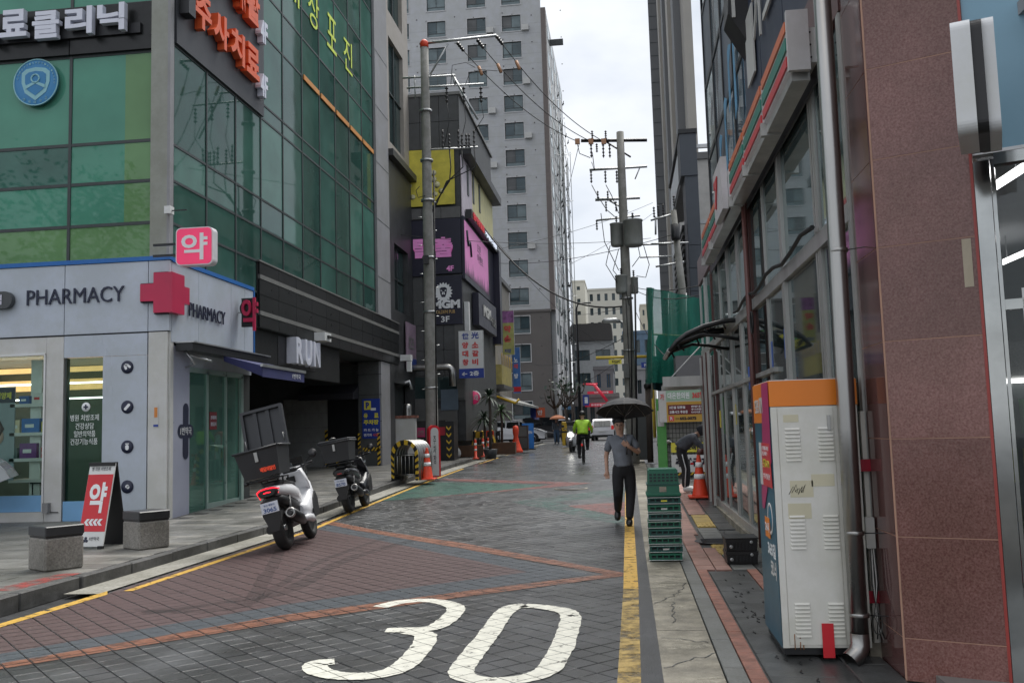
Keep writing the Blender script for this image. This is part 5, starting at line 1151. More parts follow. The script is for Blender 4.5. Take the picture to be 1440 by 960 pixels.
# blade signs
pA = atY(646, 532, 35.3); pB = atY(679, 464, 35.3)
board('blade_sign', 'white vertical restaurant sign with red and blue letters on the dark pub corner', 'sign', pA, X, Z, pB.x-pA.x, pB.z-pA.z, .14, M_white,
      [('世', .14, 1.52, .26, .24, M_pkb, .03), ('光', .5, 1.52, .3, .26, M_pkb, .03), ('양', .14, 1.16, .24, .24, M_rt, .05), ('소', .52, 1.16, .26, .24, M_rt, .05), ('대', .14, .83, .24, .24, M_rt, .05), ('갈', .52, .83, .26, .24, M_rt, .05), ('창', .14, .5, .24, .24, M_rt, .05), ('비', .52, .5, .24, .24, M_rt, .05), ('#', 0, 0, pB.x-pA.x, .37, M_pkb), ('← 2층', .1, .08, .68, .2, M_txtw, .03)], side=M_alu)
M_ysg = mat('sign_lemon', (.42, .42, .14), .5, var=.25, vs=2)
pA = atY(707, 499, 47); pB = atY(722, 436, 47)
board('blade_sign', 'yellow vertical massage shop sign with red letters', 'sign', pA, X, Z, pB.x-pA.x, pB.z-pA.z, .12, M_ysg, [('약', .1, 1.15, .36, .36, M_rt, .05), ('손', .1, .66, .36, .36, M_rt, .05), ('지압', .1, .1, .34, .2, M_pkb), ('#', 0, 1.65, pB.x-pA.x, .62, mat('sign_purple', (.3, .12, .3), .5, var=.5, vs=4))], side=M_alu)
pA = atY(722, 553, 56); pB = atY(731, 488, 56)
board('blade_sign', 'narrow blue vertical sign with a red middle farther along the left shops', 'sign', pA, X, Z, pB.x-pA.x, pB.z-pA.z, .12, mat('sign_azure', (.05, .15, .4), .5, var=.3), [('노', .08, 1.9, .24, .3, M_txtw), ('래', .08, 1.5, .24, .3, M_rt), ('방', .08, .9, .24, .3, M_txtw), ('#', 0, .1, pB.x-pA.x, .3, M_red)], side=M_alu)
rs = thing('round_sign', 'round crimson lit bar sign under the white restaurant sign', 'sign', tuple(atY(665, 559, 38)))
rc = atY(666, 559, 38); MB().lathe(rc+Y*.15, [(.3, 0), (.3, .17), (.28, .18), (0, .18)], 26, ax=-Y).build('case', M_white, rs); MB().lathe(rc-Y*.03, [(.27, 0), (.27, .02), (0, .022)], 26, ax=-Y).build('face', mat('sign_crimson', (.42, .02, .1), .5, emit=.1), rs)
text('노래', M_txtw, rs, rc+Vector((-.2, -.06, -.12)), X, Z, .4, .24, depth=.01); B('bracket', M_blkm, rs, XM, rc.x-.25, 38.0, 38.05, rc.z-.02, rc.z+.02) if rc.x-.25 > XM else None
# street clutter on the left
def G2(px, py, dz=.125): return G(px, py, dz)
bp = mat('bin_bag', (.6, .6, .6), .3, var=.15, bump=.4, bs=12)
q = G2(654, 640); t = thing('rubbish_bag', 'knotted pale rubbish bag beside the black wall', 'rubbish bag', tuple(q), 'rubbish bags on the left pavement', local=True)
def blob(r_, hh, seed, n=12):
    m_ = MB(); rr = random.Random(seed); prof = [(.02, 0), (.8, .03), (1, .3), (.95, .6), (.7, .85), (.25, .97), (.08, 1.05), (.14, 1.15)]
    return m_.loft([[(math.cos(R(360*j/n))*a*r_*rr.uniform(.85, 1.1), math.sin(R(360*j/n))*a*r_*rr.uniform(.85, 1.1), h*hh) for j in range(n)] for a, h in prof])
blob(.26, .42, 1).build('bag', bp, t)
q = G2(643, 643); t = thing('rubbish_bag', 'small upright white bag left of the knotted rubbish bag', 'rubbish bag', tuple(q), 'rubbish bags on the left pavement', local=True); blob(.17, .42, 2).build('bag', M_white, t)
q = G2(633-2, 644);
for i, (px, py, lab) in enumerate(((669, 645, 'leftmost of the short orange posts by the yellow barricades'), (679.5, 642, 'middle one of the short orange posts by the yellow barricades'), (686.5, 640.5, 'rightmost of the short orange posts by the yellow barricades'))):
    q = G2(px, py); t = thing('delineator_post', lab, 'post', tuple(q), 'short orange posts on the left pavement', local=True)
    MB().lathe((0, 0, 0), [(.13, 0), (.12, .04), (.05, .06), (.045, .7), (.03, .72), (0, .72)], 12).build('post', M_cone, t); MB().lathe((0, 0, .5), [(.052, 0), (.052, .09)], 12).build('band', M_txtw, t); MB().lathe((0, 0, .3), [(.052, 0), (.052, .07)], 12).build('band', M_txtw, t)
for i, (px, py, lab) in enumerate(((674, 640, 'yellow A-shaped barricade left of the orange one'), (688, 637, 'orange and yellow barricade behind the orange posts'))):
    q = G2(px, py); t = thing('barricade', lab, 'barricade', tuple(q), 'barricades on the left pavement', local=True); w_ = .4
    for sx in (-1, 1):
        for sy in (-1, 1): MB().tube([(sx*w_*.9, sy*.28, 0), (sx*w_*.35, 0, 1.0)], .035, 6).build('leg', M_hazy, t)
    B('board', M_hazy if i == 0 else M_cone, t, -w_*.6, w_*.6, -.09, -.05, .72, .98); B('board', M_hazy, t, -w_*.8, w_*.8, -.2, -.16, .32, .44)
    for k in range(3): B('stripe', M_blk, t, -w_*.6+k*.3, -w_*.6+.12+k*.3, -.094, -.0905, .74, .96)
q = G2(743, 632); t = thing('standing_board', 'bright blue standing banner at the pavement edge', 'sign', tuple(q), local=True, rot=(0, 0, R(35))); B('panel', mat('blue_banner', (.03, .2, .6), .5), t, -.3, .3, -.04, .04, .05, 1.25); B('foot', M_blk, t, -.3, .3, -.18, .18, 0, .05); text('OPEN', M_txtw, t, (-.2, -.045, .75), X, Z, .4, .14)
q = G2(736, 633); t = thing('cabinet', 'dark brown cabinet left of the bright blue banner', 'cabinet', tuple(q), local=True); B('body', mat('dark_brown', (.05, .03, .025), .5), t, -.3, .25, -.2, .2, 0, 1.15); B('door', M_gp, t, -.25, .2, -.22, -.2, .1, .6); B('door', M_gp2, t, -.25, .2, -.22, -.2, .65, 1.1)
# planters, palms, fences in front of the cafe
LF1 = leafmat('palm_leaf', (.035, .09, .03)); LF2 = leafmat('dark_leaf', (.018, .045, .02)); LF3 = leafmat('fresh_leaf', (.06, .13, .04)); M_bark = mat('bark', (.07, .055, .045), .9, var=.3, bump=.5)
def palm(px, py, h_, name, lab, n=46, L_=.8, lm_=LF1):
    q = G2(px, py); t = thing(name, lab, 'plant', tuple(q), local=True); rr = random.Random(n+int(px))
    MB().lathe((0, 0, 0), [(.2, 0), (.27, .35), (.25, .36), (0, .34)], 14).build('pot', M_dst, t); MB().tube([(0, 0, .3), (.03, 0, h_*.6), (0, .02, h_*.8)], [.06, .05, .045], 8).build('trunk', M_bark, t)
    m_ = MB()
    for k in range(n):
        a_ = rr.uniform(0, 6.28); e_ = rr.uniform(-.5, 1.3); d = Vector((math.cos(a_), math.sin(a_), 0)); l = L_*rr.uniform(.6, 1.1); p = Vector((0, .02, h_*.8)); s_ = Vector((-d.y, d.x, 0))*.035; pr = [p-s_*.3, p+s_*.3]
        for i in range(1, 4):
            f = i/3; c_ = p+d*(l*f*math.cos(e_))+Z*(l*f*math.sin(e_)-.45*l*f*f); wd = (1, .8, .05)[i-1]; m_.add([pr[0], pr[1], c_+s_*wd, c_-s_*wd], [(0, 1, 2, 3)]); pr = [c_-s_*wd, c_+s_*wd]
    m_.build('leaves', lm_, t); return t
palm(706, 636, 2.3, 'potted_palm', 'potted palm with a bare stem in front of the cafe', 60, .75, LF3)
palm(682, 641, 1.9, 'potted_palm', 'bushy dark palm left of the bare stemmed one', 90, .7, LF2); palm(690, 560+85, 2.9, 'potted_palm', 'tall dark palm behind the barricades', 70, .6, LF2)
cf = thing('cafe_terrace', 'dark railings and wooden planters along the cafe terrace', 'fence', tuple(G2(700, 640)))
q = G2(700, 640); 
for k in range(9): B('fence_post', M_blkm, cf, q.x-1.0, q.x-.94, q.y+k*1.1, q.y+.06+k*1.1, q.z, q.z+1.0)
B('rail', M_blkm, cf, q.x-.99, q.x-.95, q.y, q.y+9, q.z+.93, q.z+.98); B('planter', mat('wood_dark', (.08, .04, .02), .6, var=.3), cf, q.x-1.4, q.x-.4, q.y-1.2, q.y-.7, q.z, q.z+.45); B('planter', mat('wood_dark', (0, 0, 0)), cf, q.x-.5, q.x+.6, q.y+1.0, q.y+1.4, q.z, q.z+.5)
# ------------------------------------------------------------------ vehicles
M_carw = mat('car_white', (.72, .73, .75), .2, var=.02, spec=.6); M_carb = mat('car_black', (.012, .012, .014), .18, var=.1); M_cg = glass('car_glass', (.012, .014, .016), refl=.35); M_lamp = mat('car_lamp', (.7, .72, .75), .15); M_lr = mat('lamp_red', (.5, .02, .02), .2, emit=.15)
def car(name, label, loc, rz, L_, W_, Hh, body_m, van=False, group=None):
    t = thing(name, label, 'car' if not van else 'van', loc, group, local=True, rot=(0, 0, rz)); h = L_/2; w_ = W_/2
    if van: prof = [(-h, .35), (-h, 1.0), (-h+.08, Hh*.62), (-h+.25, Hh-.08), (-h+.5, Hh), (h-1.6, Hh), (h-1.1, Hh-.12), (h-.55, Hh*.62), (h-.1, Hh*.5), (h, .8), (h, .35)]
    else: prof = [(-h, .35), (-h-.0, .75), (-h+.05, 1.0), (-h+.35, Hh-.18), (-h+.6, Hh-.03), (-h+1.3, Hh), (0, Hh), (.55, Hh-.08), (h-1.15, Hh*.67), (h-.5, Hh*.6), (h-.1, Hh*.5), (h, .62), (h-.02, .35)]
    rings = []
    for s_, ins in ((-1, .06), (-1, 0), (1, 0), (1, .06)):
        rings.append([(x*(1 if not ins else .985), s_*(w_-(ins if z < Hh*.6 else ins+.0)-(.0 if z < Hh*.62 else .16)), z-(.02 if ins else 0)) for x, z in prof])
    for r_ in rings: r_.reverse()
    b = MB().loft([rings[0], rings[1], rings[2], rings[3]]); o = fixn(b.build('body', body_m, t)); 
    for p in o.data.polygons: p.use_smooth = False
    zt, zb = Hh-.14, Hh*.64
    for s_ in (-1, 1):
        yq = lambda z, e=.012: s_*(w_-.16*(1 if z > Hh*.62 else 0)+e)
        segs = [(-h+.55, -.55), (-.48, .42)] if not van else [(-h+.4, -.7), (-.6, .5)]
        for a_, b_ in segs: fixn(MB().add([(a_, yq(zb), zb+.03), (b_, yq(zb), zb+.03), (b_-.0, yq(zt), zt), (a_+.08, yq(zt), zt), (a_, yq(zb)-.03*s_, zb+.03), (b_, yq(zb)-.03*s_, zb+.03), (b_, yq(zt)-.03*s_, zt), (a_+.08, yq(zt)-.03*s_, zt)], [(0, 1, 2, 3), (4, 5, 6, 7), (0, 1, 5, 4), (1, 2, 6, 5), (2, 3, 7, 6), (3, 0, 4, 7)]).build('side_window', M_cg, t))
        fixn(MB().add([(.5, yq(zb), zb+.03), (h-1.25, yq(zb), zb+.03), (.62, yq(zt), zt-.02), (.5, yq(zt), zt)], [(0, 1, 2, 3)]).build('side_window', M_cg, t))
        for x in (-h+.85, h-.85):
            wh = MB().lathe((x, s_*(w_-.2), .34), [(.34, 0), (.34, .2), (.3, .22)], 20, ax=(0, s_, 0)).build('wheel', M_rub, t); MB().lathe((x, s_*(w_+.005), .34), [(.22, .0), (.22, .02), (.06, .0), (0, .01)], 10, ax=(0, s_, 0)).build('rim', M_alu, wh)
            MB().lathe((x, s_*(w_-.21), .36), [(.4, 0), (.4, .215), (.36, .22)], 20, ax=(0, s_, 0)).build('wheel_arch', M_blk, t)
        B('headlight', M_lamp, t, h-.12, h+.02, s_*(w_-.12)-.18, s_*(w_-.12)+.08 if s_ > 0 else s_*(w_-.12)+.18, Hh*.42, Hh*.5); B('tail_light', M_lr, t, -h-.015, -h+.12, s_*(w_-.1)-.1, s_*(w_-.1)+.1, Hh*.5, Hh*.68); B('mirror', body_m, t, .45, .65, s_*(w_+.02), s_*(w_+.2), Hh*.62, Hh*.7)
    x0, x1 = (h-1.12, .55) if not van else (h-.6, h-1.15)
    fixn(MB().add([(x0+.0, -w_+.2, Hh*.68), (x0, w_-.2, Hh*.68), (x1+.03, w_-.26, Hh-.1), (x1+.03, -w_+.26, Hh-.1)], [(0, 1, 2, 3)]).build('windscreen', M_cg, t))
    B('rear_window', M_cg, t, -h+.12, -h+.3, -w_+.3, w_-.3, Hh*.68, Hh-.22) if van else fixn(MB().add([(-h+.02, -w_+.25, Hh*.64), (-h+.02, w_-.25, Hh*.64), (-h+.32, w_-.3, Hh-.16), (-h+.32, -w_+.3, Hh-.16)], [(0, 1, 2, 3)]).build('rear_window', M_cg, t))
    B('bumper', M_blk, t, -h-.03, h+.03, -w_+.1, w_-.1, .25, .42); B('number_plate', M_white, t, -h-.035, -h-.0, -.25, .25, .62, .74); B('grille', M_blk, t, h-.0, h+.025, -.45, .45, .55, .75)
    return t
car('parked_car', 'white SUV parked side-on at the left end of the street', (-8.1, 66.5, .59), 0, 4.6, 1.85, 1.68, M_carw)
car('parked_car', 'white car mostly hidden behind the cafe palms', (-9.9, 70.4, .6), 0, 4.4, 1.8, 1.55, M_carw)
car('parked_van', 'black van parked behind the white SUV', (-6.4, 77.5, .6), 0, 4.9, 1.9, 1.95, M_carb, True)
car('car', 'white SUV seen from behind left of the umbrella man', (-1.75, 73.0, .6), R(86), 4.4, 1.8, 1.65, M_carw)
car('car', 'dark car far down the street ahead of the cyclist', (-4.4, 92.0, .6), R(90), 4.4, 1.8, 1.5, M_carb)
# ------------------------------------------------------------------ far centre
M_cr1 = mat('cream_wall', (.56, .54, .46), .7, var=.05, vs=.2); M_cr2 = mat('cream_deep', (.5, .47, .38), .7, var=.05)  # second cream is a slightly deeper wall colour
def block(name, label, px0, px1, pyt, y, depth, m, pyb=600, cols_=4, rows=6, wm=G_tw, wfrac=(.5, .5), split=None):
    a_, b_ = atY(px0, pyt, y), atY(px1, pyt, y); z0 = .5; W_, H_ = b_.x-a_.x, a_.z-z0
    t = thing(name, label, 'building', (a_.x, y, z0)); hs_ = []; cw_, rh = W_/cols_, H_/rows
    for i in range(cols_):
        for j in range(rows): hs_.append(((i+.5-wfrac[0]/2)*cw_, (i+.5+wfrac[0]/2)*cw_, (j+.5-wfrac[1]/2)*rh, (j+.5+wfrac[1]/2)*rh))
    grid_wall(MB(), (a_.x, y, z0), X, Z, -Y, W_, H_, hs_, .3).build('wall', m, t)
    B('core', m, t, a_.x, b_.x, y+.42, y+depth, z0, z0+H_); mb = MB().box(a_.x, a_.x+.01, y, y+.42, z0, z0+H_).box(b_.x-.01, b_.x, y, y+.42, z0, z0+H_); mb.build('side_wall', m, t)
    B('roof_edge', m, t, a_.x-.1, b_.x+.1, y-.1, y+depth, z0+H_, z0+H_+.4)
    me = None
    for h in hs_:
        o = B('window', wm, t, a_.x+h[0], a_.x+h[1], y+.25, y+.28, z0+h[2], z0+h[3]); B('frame', M_frame, o, a_.x+(h[0]+h[1])/2-.05, a_.x+(h[0]+h[1])/2+.05, y+.2, y+.249, z0+h[2], z0+h[3])
    return t
block('apartment_block', 'cream apartment slab with a small lift tower far down the street', 804, 822, 397, 210, 20, M_cr1, cols_=1, rows=12, wfrac=(.25, .3))
block('apartment_block', 'cream apartment block with paired windows far down the street', 826, 878, 409, 190, 18, M_cr1, cols_=5, rows=10, wfrac=(.42, .5))
block('apartment_block', 'plain cream slab beside the right pole far away', 900, 918, 430, 220, 12, M_cr2, cols_=2, rows=9, wfrac=(.3, .4))
block('house', 'pale shop building with strip windows below the dark roof at the street end', 804, 862, 484, 118, 10, mat('pale_wall', (.38, .39, .39), .7), cols_=2, rows=4, wfrac=(.72, .45))
rf = thing('roof_screen', 'dark grey roof screen on top of the pale shop building', 'roof', (-7, 118, 12))
a_, b_ = atY(803, 485, 118), atY(861, 458, 118); fixn(MB().prism([(0, 0), (b_.x-a_.x, 0), (b_.x-a_.x-.1, b_.z-a_.z-.3), (b_.x-a_.x-.5, b_.z-a_.z), (.2, b_.z-a_.z-.1), (0, b_.z-a_.z-.4)], (a_.x, 118, a_.z+.42), X, Z, -Y, -8, .6).build('roof', mat('roof_slate', (.06, .055, .052), .7, var=.1), rf))
block('house', 'grey corner building with a blue window near the red signs', 835, 862, 520, 104, 9, mat('grey_wall', (.16, .16, .165), .7), cols_=2, rows=3, wfrac=(.4, .6), wm=glass('glass_blue', (.03, .07, .13), refl=.3))
block('house', 'low building with blue roof fascia behind the right pole', 876, 916, 470, 120, 9, mat('fascia_bluegrey', (.13, .2, .28), .7), cols_=3, rows=4, wfrac=(.5, .5))
block('house', 'white shop building right of the pole at the far crossing', 893, 915, 520, 88, 9, mat('pale_wall2', (.36, .36, .37), .7), cols_=2, rows=2, wfrac=(.5, .4))
block('house', 'dark shopfronts closing the street behind the cars', 740, 806, 575, 100, 5, mat('shopfront_dark', (.06, .06, .06), .6), cols_=5, rows=1, wfrac=(.7, .6), wm=glass('glass_cyan', (.05, .12, .2), refl=.2))
block('house', 'shopfronts at the end of the street behind the red crane arm', 806, 870, 560, 101, 5, mat('shopfront_grey', (.2, .2, .19), .6), cols_=6, rows=1, wfrac=(.6, .6))
def fboard(px0, py0, px1, py1, y, m, lab, s_=None, sm=None):
    a_, b_ = atY(px0, py1, y), atY(px1, py0, y); w_, h_ = b_.x-a_.x, b_.z-a_.z
    return board('shop_sign', lab, 'sign', a_, X, Z, w_, h_, .2, m, [(s_, w_*.25, h_*.2, w_*.6, h_*.6, sm or M_txtw)] if s_ else [])
M_rs = mat('far_red_sign', (.6, .03, .06), .5, emit=.08)
fboard(823, 566, 855, 572, 99, M_rs, 'red strip sign with white letters, lowest at the street end', '휴대폰할인', M_txtw); fboard(826, 549, 862, 554, 99.5, M_rs, 'red and orange strip sign, middle of the three', '약국', M_txtw); fboard(820, 538, 840, 541, 99.5, M_rs, 'thin red strip sign, topmost of the three')
fboard(820, 555, 828, 570, 98.5, M_pkb, 'small blue square sign left of the red strips', 'i'); fboard(856, 505, 874, 512, 80, M_sy, 'yellow board hanging from the gantry arm', '주차금지', M_txtk); fboard(902, 509, 916, 517, 78, M_pkb, 'blue road sign right of the pole', '안내'); fboard(755, 571, 806, 577, 98, mat('cyan_sign', (.1, .25, .45), .5, var=.5, vs=2), 'blue strip of shop signs above the parked van', '마트 식당')
cr_ = thing('crane_arm', 'red telescopic crane arm reaching down at the street end', 'crane', tuple(atY(848, 562, 90)))
MB().tube([atY(835, 540, 90), atY(854, 564, 90)], .16, 6).build('boom', M_rs, cr_); MB().tube([atY(822, 540, 90), atY(840, 541, 90)], .12, 6).build('jib', M_rs, cr_)
for px, yy_, top_, br in ((817, 80, 434, 8), ):
    p = atY(px, 620, yy_); p.z = .6; t = thing('street_lamp', 'slim dark street lamp with a curved neck at the street end', 'street lamp', tuple(p)); zt = atY(px, top_, yy_).z; MB().tube([(p.x, yy_, .6), (p.x, yy_, zt), (p.x+.15, yy_, zt+.4), (p.x+.8, yy_, zt+.5)], [.14, .1, .07, .06], 8).build('post', M_blkm, t); MB().lathe((p.x, yy_, .6), [(.25, 0), (.18, .3)], 10).build('base', M_blkm, t)
    B('head', M_blkm, t, p.x+.7, p.x+1.3, yy_-.1, yy_+.1, zt+.42, zt+.52)
t = thing('street_lamp', 'grey cobra head lamp on a long arm beside the right pole', 'street lamp', tuple(atY(883, 456, 31.5))); m_ = MB().tube([atY(886, 470, 31), atY(882, 456, 31), atY(872, 452, 31.0)], .035, 6); m_.build('arm', M_alu, t); hp = [atY(872, 452, 31), atY(866, 450.5, 31), atY(850, 451, 31), atY(846, 452.5, 31)]; MB().tube(hp, [.05, .09, .08, .02], 8).build('head', M_alu, t)
t = thing('gantry', 'yellow steel arm crossing behind the right pole', 'gantry', tuple(atY(883, 502, 80))); MB().tube([atY(838, 503, 80), atY(916, 501, 80)], .14, 6).build('arm', mat('gantry_yellow', (.55, .4, .05), .5), t); q = atY(916, 501, 80); MB().tube([(q.x, 80, .6), (q.x, 80, q.z)], .14, 8).build('post', mat('gantry_yellow', (0, 0, 0)), t)
def bare_tree(px, py, y, h_, lab, seed):
    q = atY(px, py, y); q.z = zg(y)+.1; t = thing('bare_tree', lab, 'tree', tuple(q), 'pollarded trees at the street end', local=True); rr = random.Random(seed)
    MB().tube([(0, 0, 0), (.05, 0, h_*.4), (-.05, 0, h_*.6)], [.14, .11, .1], 8).build('trunk', M_bark, t); m_ = MB(); lf_ = MB()
    for k in range(7):
        a_ = rr.uniform(0, 6.28); l = h_*.42*rr.uniform(.6, 1); p0 = Vector((-.05, 0, h_*.58)); p1_ = p0+Vector((math.cos(a_)*l*.5, math.sin(a_)*l*.4, l*.45)); p2_ = p1_+Vector((math.cos(a_)*l*.15, 0, l*.6)); m_.tube([p0, p1_, p2_], [.07, .05, .025], 6)
        for j in range(7): c_ = p2_+Vector((rr.gauss(0, .25), rr.gauss(0, .25), rr.gauss(-.1, .35))); d = Vector((rr.uniform(-1, 1), rr.uniform(-1, 1), rr.uniform(-1, 1)))*.12; e = Vector((d.z, d.x, d.y)); lf_.add([c_-d, c_+e, c_+d, c_-e], [(0, 1, 2, 3)])
    m_.build('limbs', M_bark, t); lf_.build('crown', LF2, t)
bare_tree(783, 618, 62, 3.8, 'pollarded dark tree left of the cyclist near the black van', 1); bare_tree(797, 618, 66, 4.0, 'second pollarded dark tree just right of the first', 2); bare_tree(806, 612, 84, 5.5, 'farthest pollarded tree beside the slim street lamp', 5)
bt = thing('bus_stop_bin', 'yellow bollard board by the far pedestrians', 'bollard', tuple(G(796, 626, .1)), local=True); B('body', M_hazy, bt, -.2, .2, -.15, .15, 0, 1.3, b=.03); B('stripe', M_blk, bt, -.205, .205, -.155, .155, .7, .8)
# ------------------------------------------------------------------ RIGHT: towers and framed building
M_rt1 = mat('tower_slate', (.13, .135, .14), .6, var=.06, vs=.5); M_rt2 = mat('tower_taupe', (.3, .285, .255), .65, var=.06, vs=.5)
rt = thing('apartment_tower', 'tall taupe tower with a slate grey end wall on the right of the street', 'building', (4, 60, .6))
xa = ray(931, 100); XR_ = 60*(ray(962, 60).x/ray(962, 60).y)           # street face plane
xw = XR_; yf = 60.0; yb = xw/(ray(931, 60).x/ray(931, 60).y)
B('street_wall', M_rt2, rt, xw, xw+.3, yf, yb, .6, 62); xe = atY(974, 60, yf).x; B('end_wall', M_rt2, rt, xw, xe, yf-.3, yf, .6, 62); B('side_wall', M_rt2, rt, xe-.05, xe+.0, yf, yb, .6, 60)
xl = atY(913.5, 60, yb).x; B('slate_wall', M_rt1, rt, xl, xw, yb, yb+.5, .6, 62)
for k in range(44): B('panel_joint', M_frame, rt, xl, xw, yb-.03, yb, 4+k*1.3, 4.03+k*1.3)
for j, fy in enumerate((.08, .32, .58, .82)):
    y = yf+(yb-yf)*fy; B('pier', M_rt2 if j % 2 else M_rt1, rt, xw-.5, xw, y, y+2.2, .6, 62)
    for k in range(19):
        w_ = B('window', G_tw, rt, xw-.03, xw-.005, y+2.5, y+4.6, 3+k*2.95, 4.9+k*2.95)
        B('ledge', M_rt2, rt, xw-.25, xw, y+2.3, y+5, 4.95+k*2.95, 5.15+k*2.95)
fb = thing('framed_building', 'dark framed building with a blank white screen and stacked louvres on the right', 'building', (2.2, 30, .4))
xf0, xf1 = atY(960, 300, 30).x, atY(984, 300, 30).x; zt = atY(970, 188, 30).z; zs = atY(963, 245, 30).z
B('column', mat('slate_cladding', (.055, .065, .08), .5, var=.1), fb, xf0+.12, xf1, 30, 31.2, .4, zt-.5); B('top_box', mat('slate_cladding', (0, 0, 0)), fb, xf0, xf1, 29.95, 31.2, atY(970, 247, 30).z, zt); B('crown', M_blkm, fb, xf0-.03, xf1+.03, 29.9, 37, zt, zt+.14)
B('screen_frame', M_blkm, fb, xf0+.05, xf0+.5, 31.2, 37, atY(960, 243, 30).z-.1, zt); B('screen', mat('blank_screen', (.75, .8, .82), .5, var=.02), fb, xf0+.02, xf0+.06, 30.3, 36.6, atY(960, 240, 30).z, zt-.25)
for k in range(26): B('louvre', M_blkm if k % 2 else M_gp, fb, xf0+.05, xf0+.35, 31.3, 37.5, 2.2+k*.24, 2.3+k*.24)
for k in range(10): B('cladding_panel', mat('slate_cladding', (0, 0, 0)), fb, xf0+.14, xf1-.02, 29.94, 29.99, .6+k*.75, 1.33+k*.75)
B('frame_post', M_alu, fb, xf0, xf0+.1, 37, 37.15, .4, 9); 
for z in (zt-.4, 8.1, 6.9): B('tie_beam', M_alu, fb, xf1, xf1+1.6, 30.3, 30.42, z, z+.12)
nb = thing('office_block', 'plain pale office block mostly hidden behind the framed building', 'building', (3.4, 40, .4))
hs_ = [(1+i*2.6, 2.8+i*2.6, 1+j*2.9, 2.7+j*2.9) for i in range(6) for j in range(4)]
grid_wall(MB(), (3.4, 57, .4), -Y, Z, -X, 17, 12.6, hs_, .2).build('wall', mat('office_pale', (.4, .39, .37), .7), nb); B('core', M_core, nb, 3.7, 12, 40, 57, .4, 13)
for h in hs_: B('window', G_tw2, nb, 3.55, 3.58, 57-h[1], 57-h[0], .4+h[2], .4+h[3])
B('end_wall', mat('office_pale', (0, 0, 0)), nb, 3.4, 12, 39.9, 40, .4, 13); B('roof_edge', M_gp2, nb, 3.3, 12, 39.8, 57.1, 13, 13.3)
# dark netting
ng = bpy.data.materials.new('green_netting'); ng.use_nodes = True; MC['green_netting'] = ng; t_ = ng.node_tree; pn = t_.nodes['Principled BSDF']; pn.inputs['Base Color'].default_value = (.005, .16, .11, 1); pn.inputs['Roughness'].default_value = .8
g_ = t_.nodes.new('ShaderNodeNewGeometry'); n_ = t_.nodes.new('ShaderNodeTexNoise'); n_.inputs['Scale'].default_value = 1.6; n_.inputs['Detail'].default_value = 3; t_.links.new(g_.outputs['Position'], n_.inputs['Vector']); r_ = t_.nodes.new('ShaderNodeMapRange'); r_.inputs['To Min'].default_value = .62; r_.inputs['To Max'].default_value = .98; t_.links.new(n_.outputs[0], r_.inputs[0]); t_.links.new(r_.outputs[0], pn.inputs['Alpha'])
gn = thing('safety_netting', 'green construction netting draped in front of the framed building', 'netting', (1.2, 26, 3))
def cloth(c00, c10, c11, c01, nu=24, nv=14, amp=.06, seed=1):
    rr = random.Random(seed); m_ = MB(); ph_ = [rr.uniform(0, 6) for _ in range(4)]; c00, c10, c11, c01 = map(Vector, (c00, c10, c11, c01)); n = (c10-c00).cross(c01-c00).normalized()
    for j in range(nv+1):
        for i in range(nu+1):
            a, b = i/nu, j/nv; p = (c00*(1-a)+c10*a)*(1-b)+(c01*(1-a)+c11*a)*b; m_.v.append(tuple(p+n*amp*(math.sin(a*17+ph_[0]+2*b)+.6*math.sin(a*31+ph_[1]-3*b)+.5*math.sin(b*9+a*5+ph_[2]))))
    for j in range(nv):
        for i in range(nu): k = j*(nu+1)+i; m_.f.append((k, k+1, k+nu+2, k+nu+1)); m_.mi.append(0); m_.sm.add(len(m_.f)-1)
    return m_
yn = 26
cloth(atY(916, 538, yn), atY(992, 538, yn), atY(990, 420, yn), atY(916, 405, yn)).build('front_sheet', ng, gn); cloth(atY(916, 538, yn), atY(912, 540, yn+4), atY(913, 404, yn+4), atY(916, 405, yn), 10).build('side_sheet', ng, gn)
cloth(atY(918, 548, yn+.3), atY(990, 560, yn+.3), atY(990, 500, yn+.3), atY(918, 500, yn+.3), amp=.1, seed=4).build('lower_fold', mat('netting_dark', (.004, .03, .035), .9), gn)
for px in (917, 940, 965, 988): a_, b_ = atY(px, 560, yn+.2), atY(px, 412, yn+.2); MB().tube([a_, b_], .025, 5).build('scaffold_pipe', M_alu, gn)
MB().tube([atY(916, 470, yn+.2), atY(990, 474, yn+.2)], .025, 5).build('scaffold_pipe', M_hazy, gn)
rb2 = thing('low_building', 'dim low building behind the green netting', 'building', (3, 27, .4)); B('wall', M_dst, rb2, 1.0, 6, 27, 29.5, .4, 4.2); B('wall', mat('grey_wall', (0, 0, 0)), rb2, 1.35, 6, 24.9, 27, .4, 3.4)
# clinic sign and shutters
M_mint = mat('sign_mint', (.33, .5, .36), .5, var=.03); M_och = mat('sign_ochre', (.55, .33, .06), .5, var=.04); M_mar = mat('sign_maroon', (.14, .02, .025), .5)
yc = 24.0; pA = atY(927, 594, yc); pB = atY(1000, 547, yc); W_ = pB.x-pA.x; H_ = pB.z-pA.z
board('clinic_sign', 'mint and ochre clinic signboard with white Korean lettering facing the street', 'sign', pA, X, Z, W_, H_, .1, M_ow,
      [('#', .2, H_-.27, W_-.22, .27, M_mint), ('대은한의원', .24, H_-.22, .55, .17, M_txtw, .03), ('365일', .86, H_-.22, .3, .17, M_rt, .05), ('가', .05, H_-.24, .1, .16, M_rt, .03), ('#', .2, 0, W_-.2, H_-.29, M_och)], side=M_alu)
t = bpy.data.objects['clinic_sign']
def tpan(x, z, w_, h_, m, e=.0065, nm='panel'): MB().obox(pA, X, Z, -Y, x, x+w_, z, z+h_, e, e+.004).build(nm, m, t)
tpan(.24, .19, 1.05, .25, M_mar); q = .0115
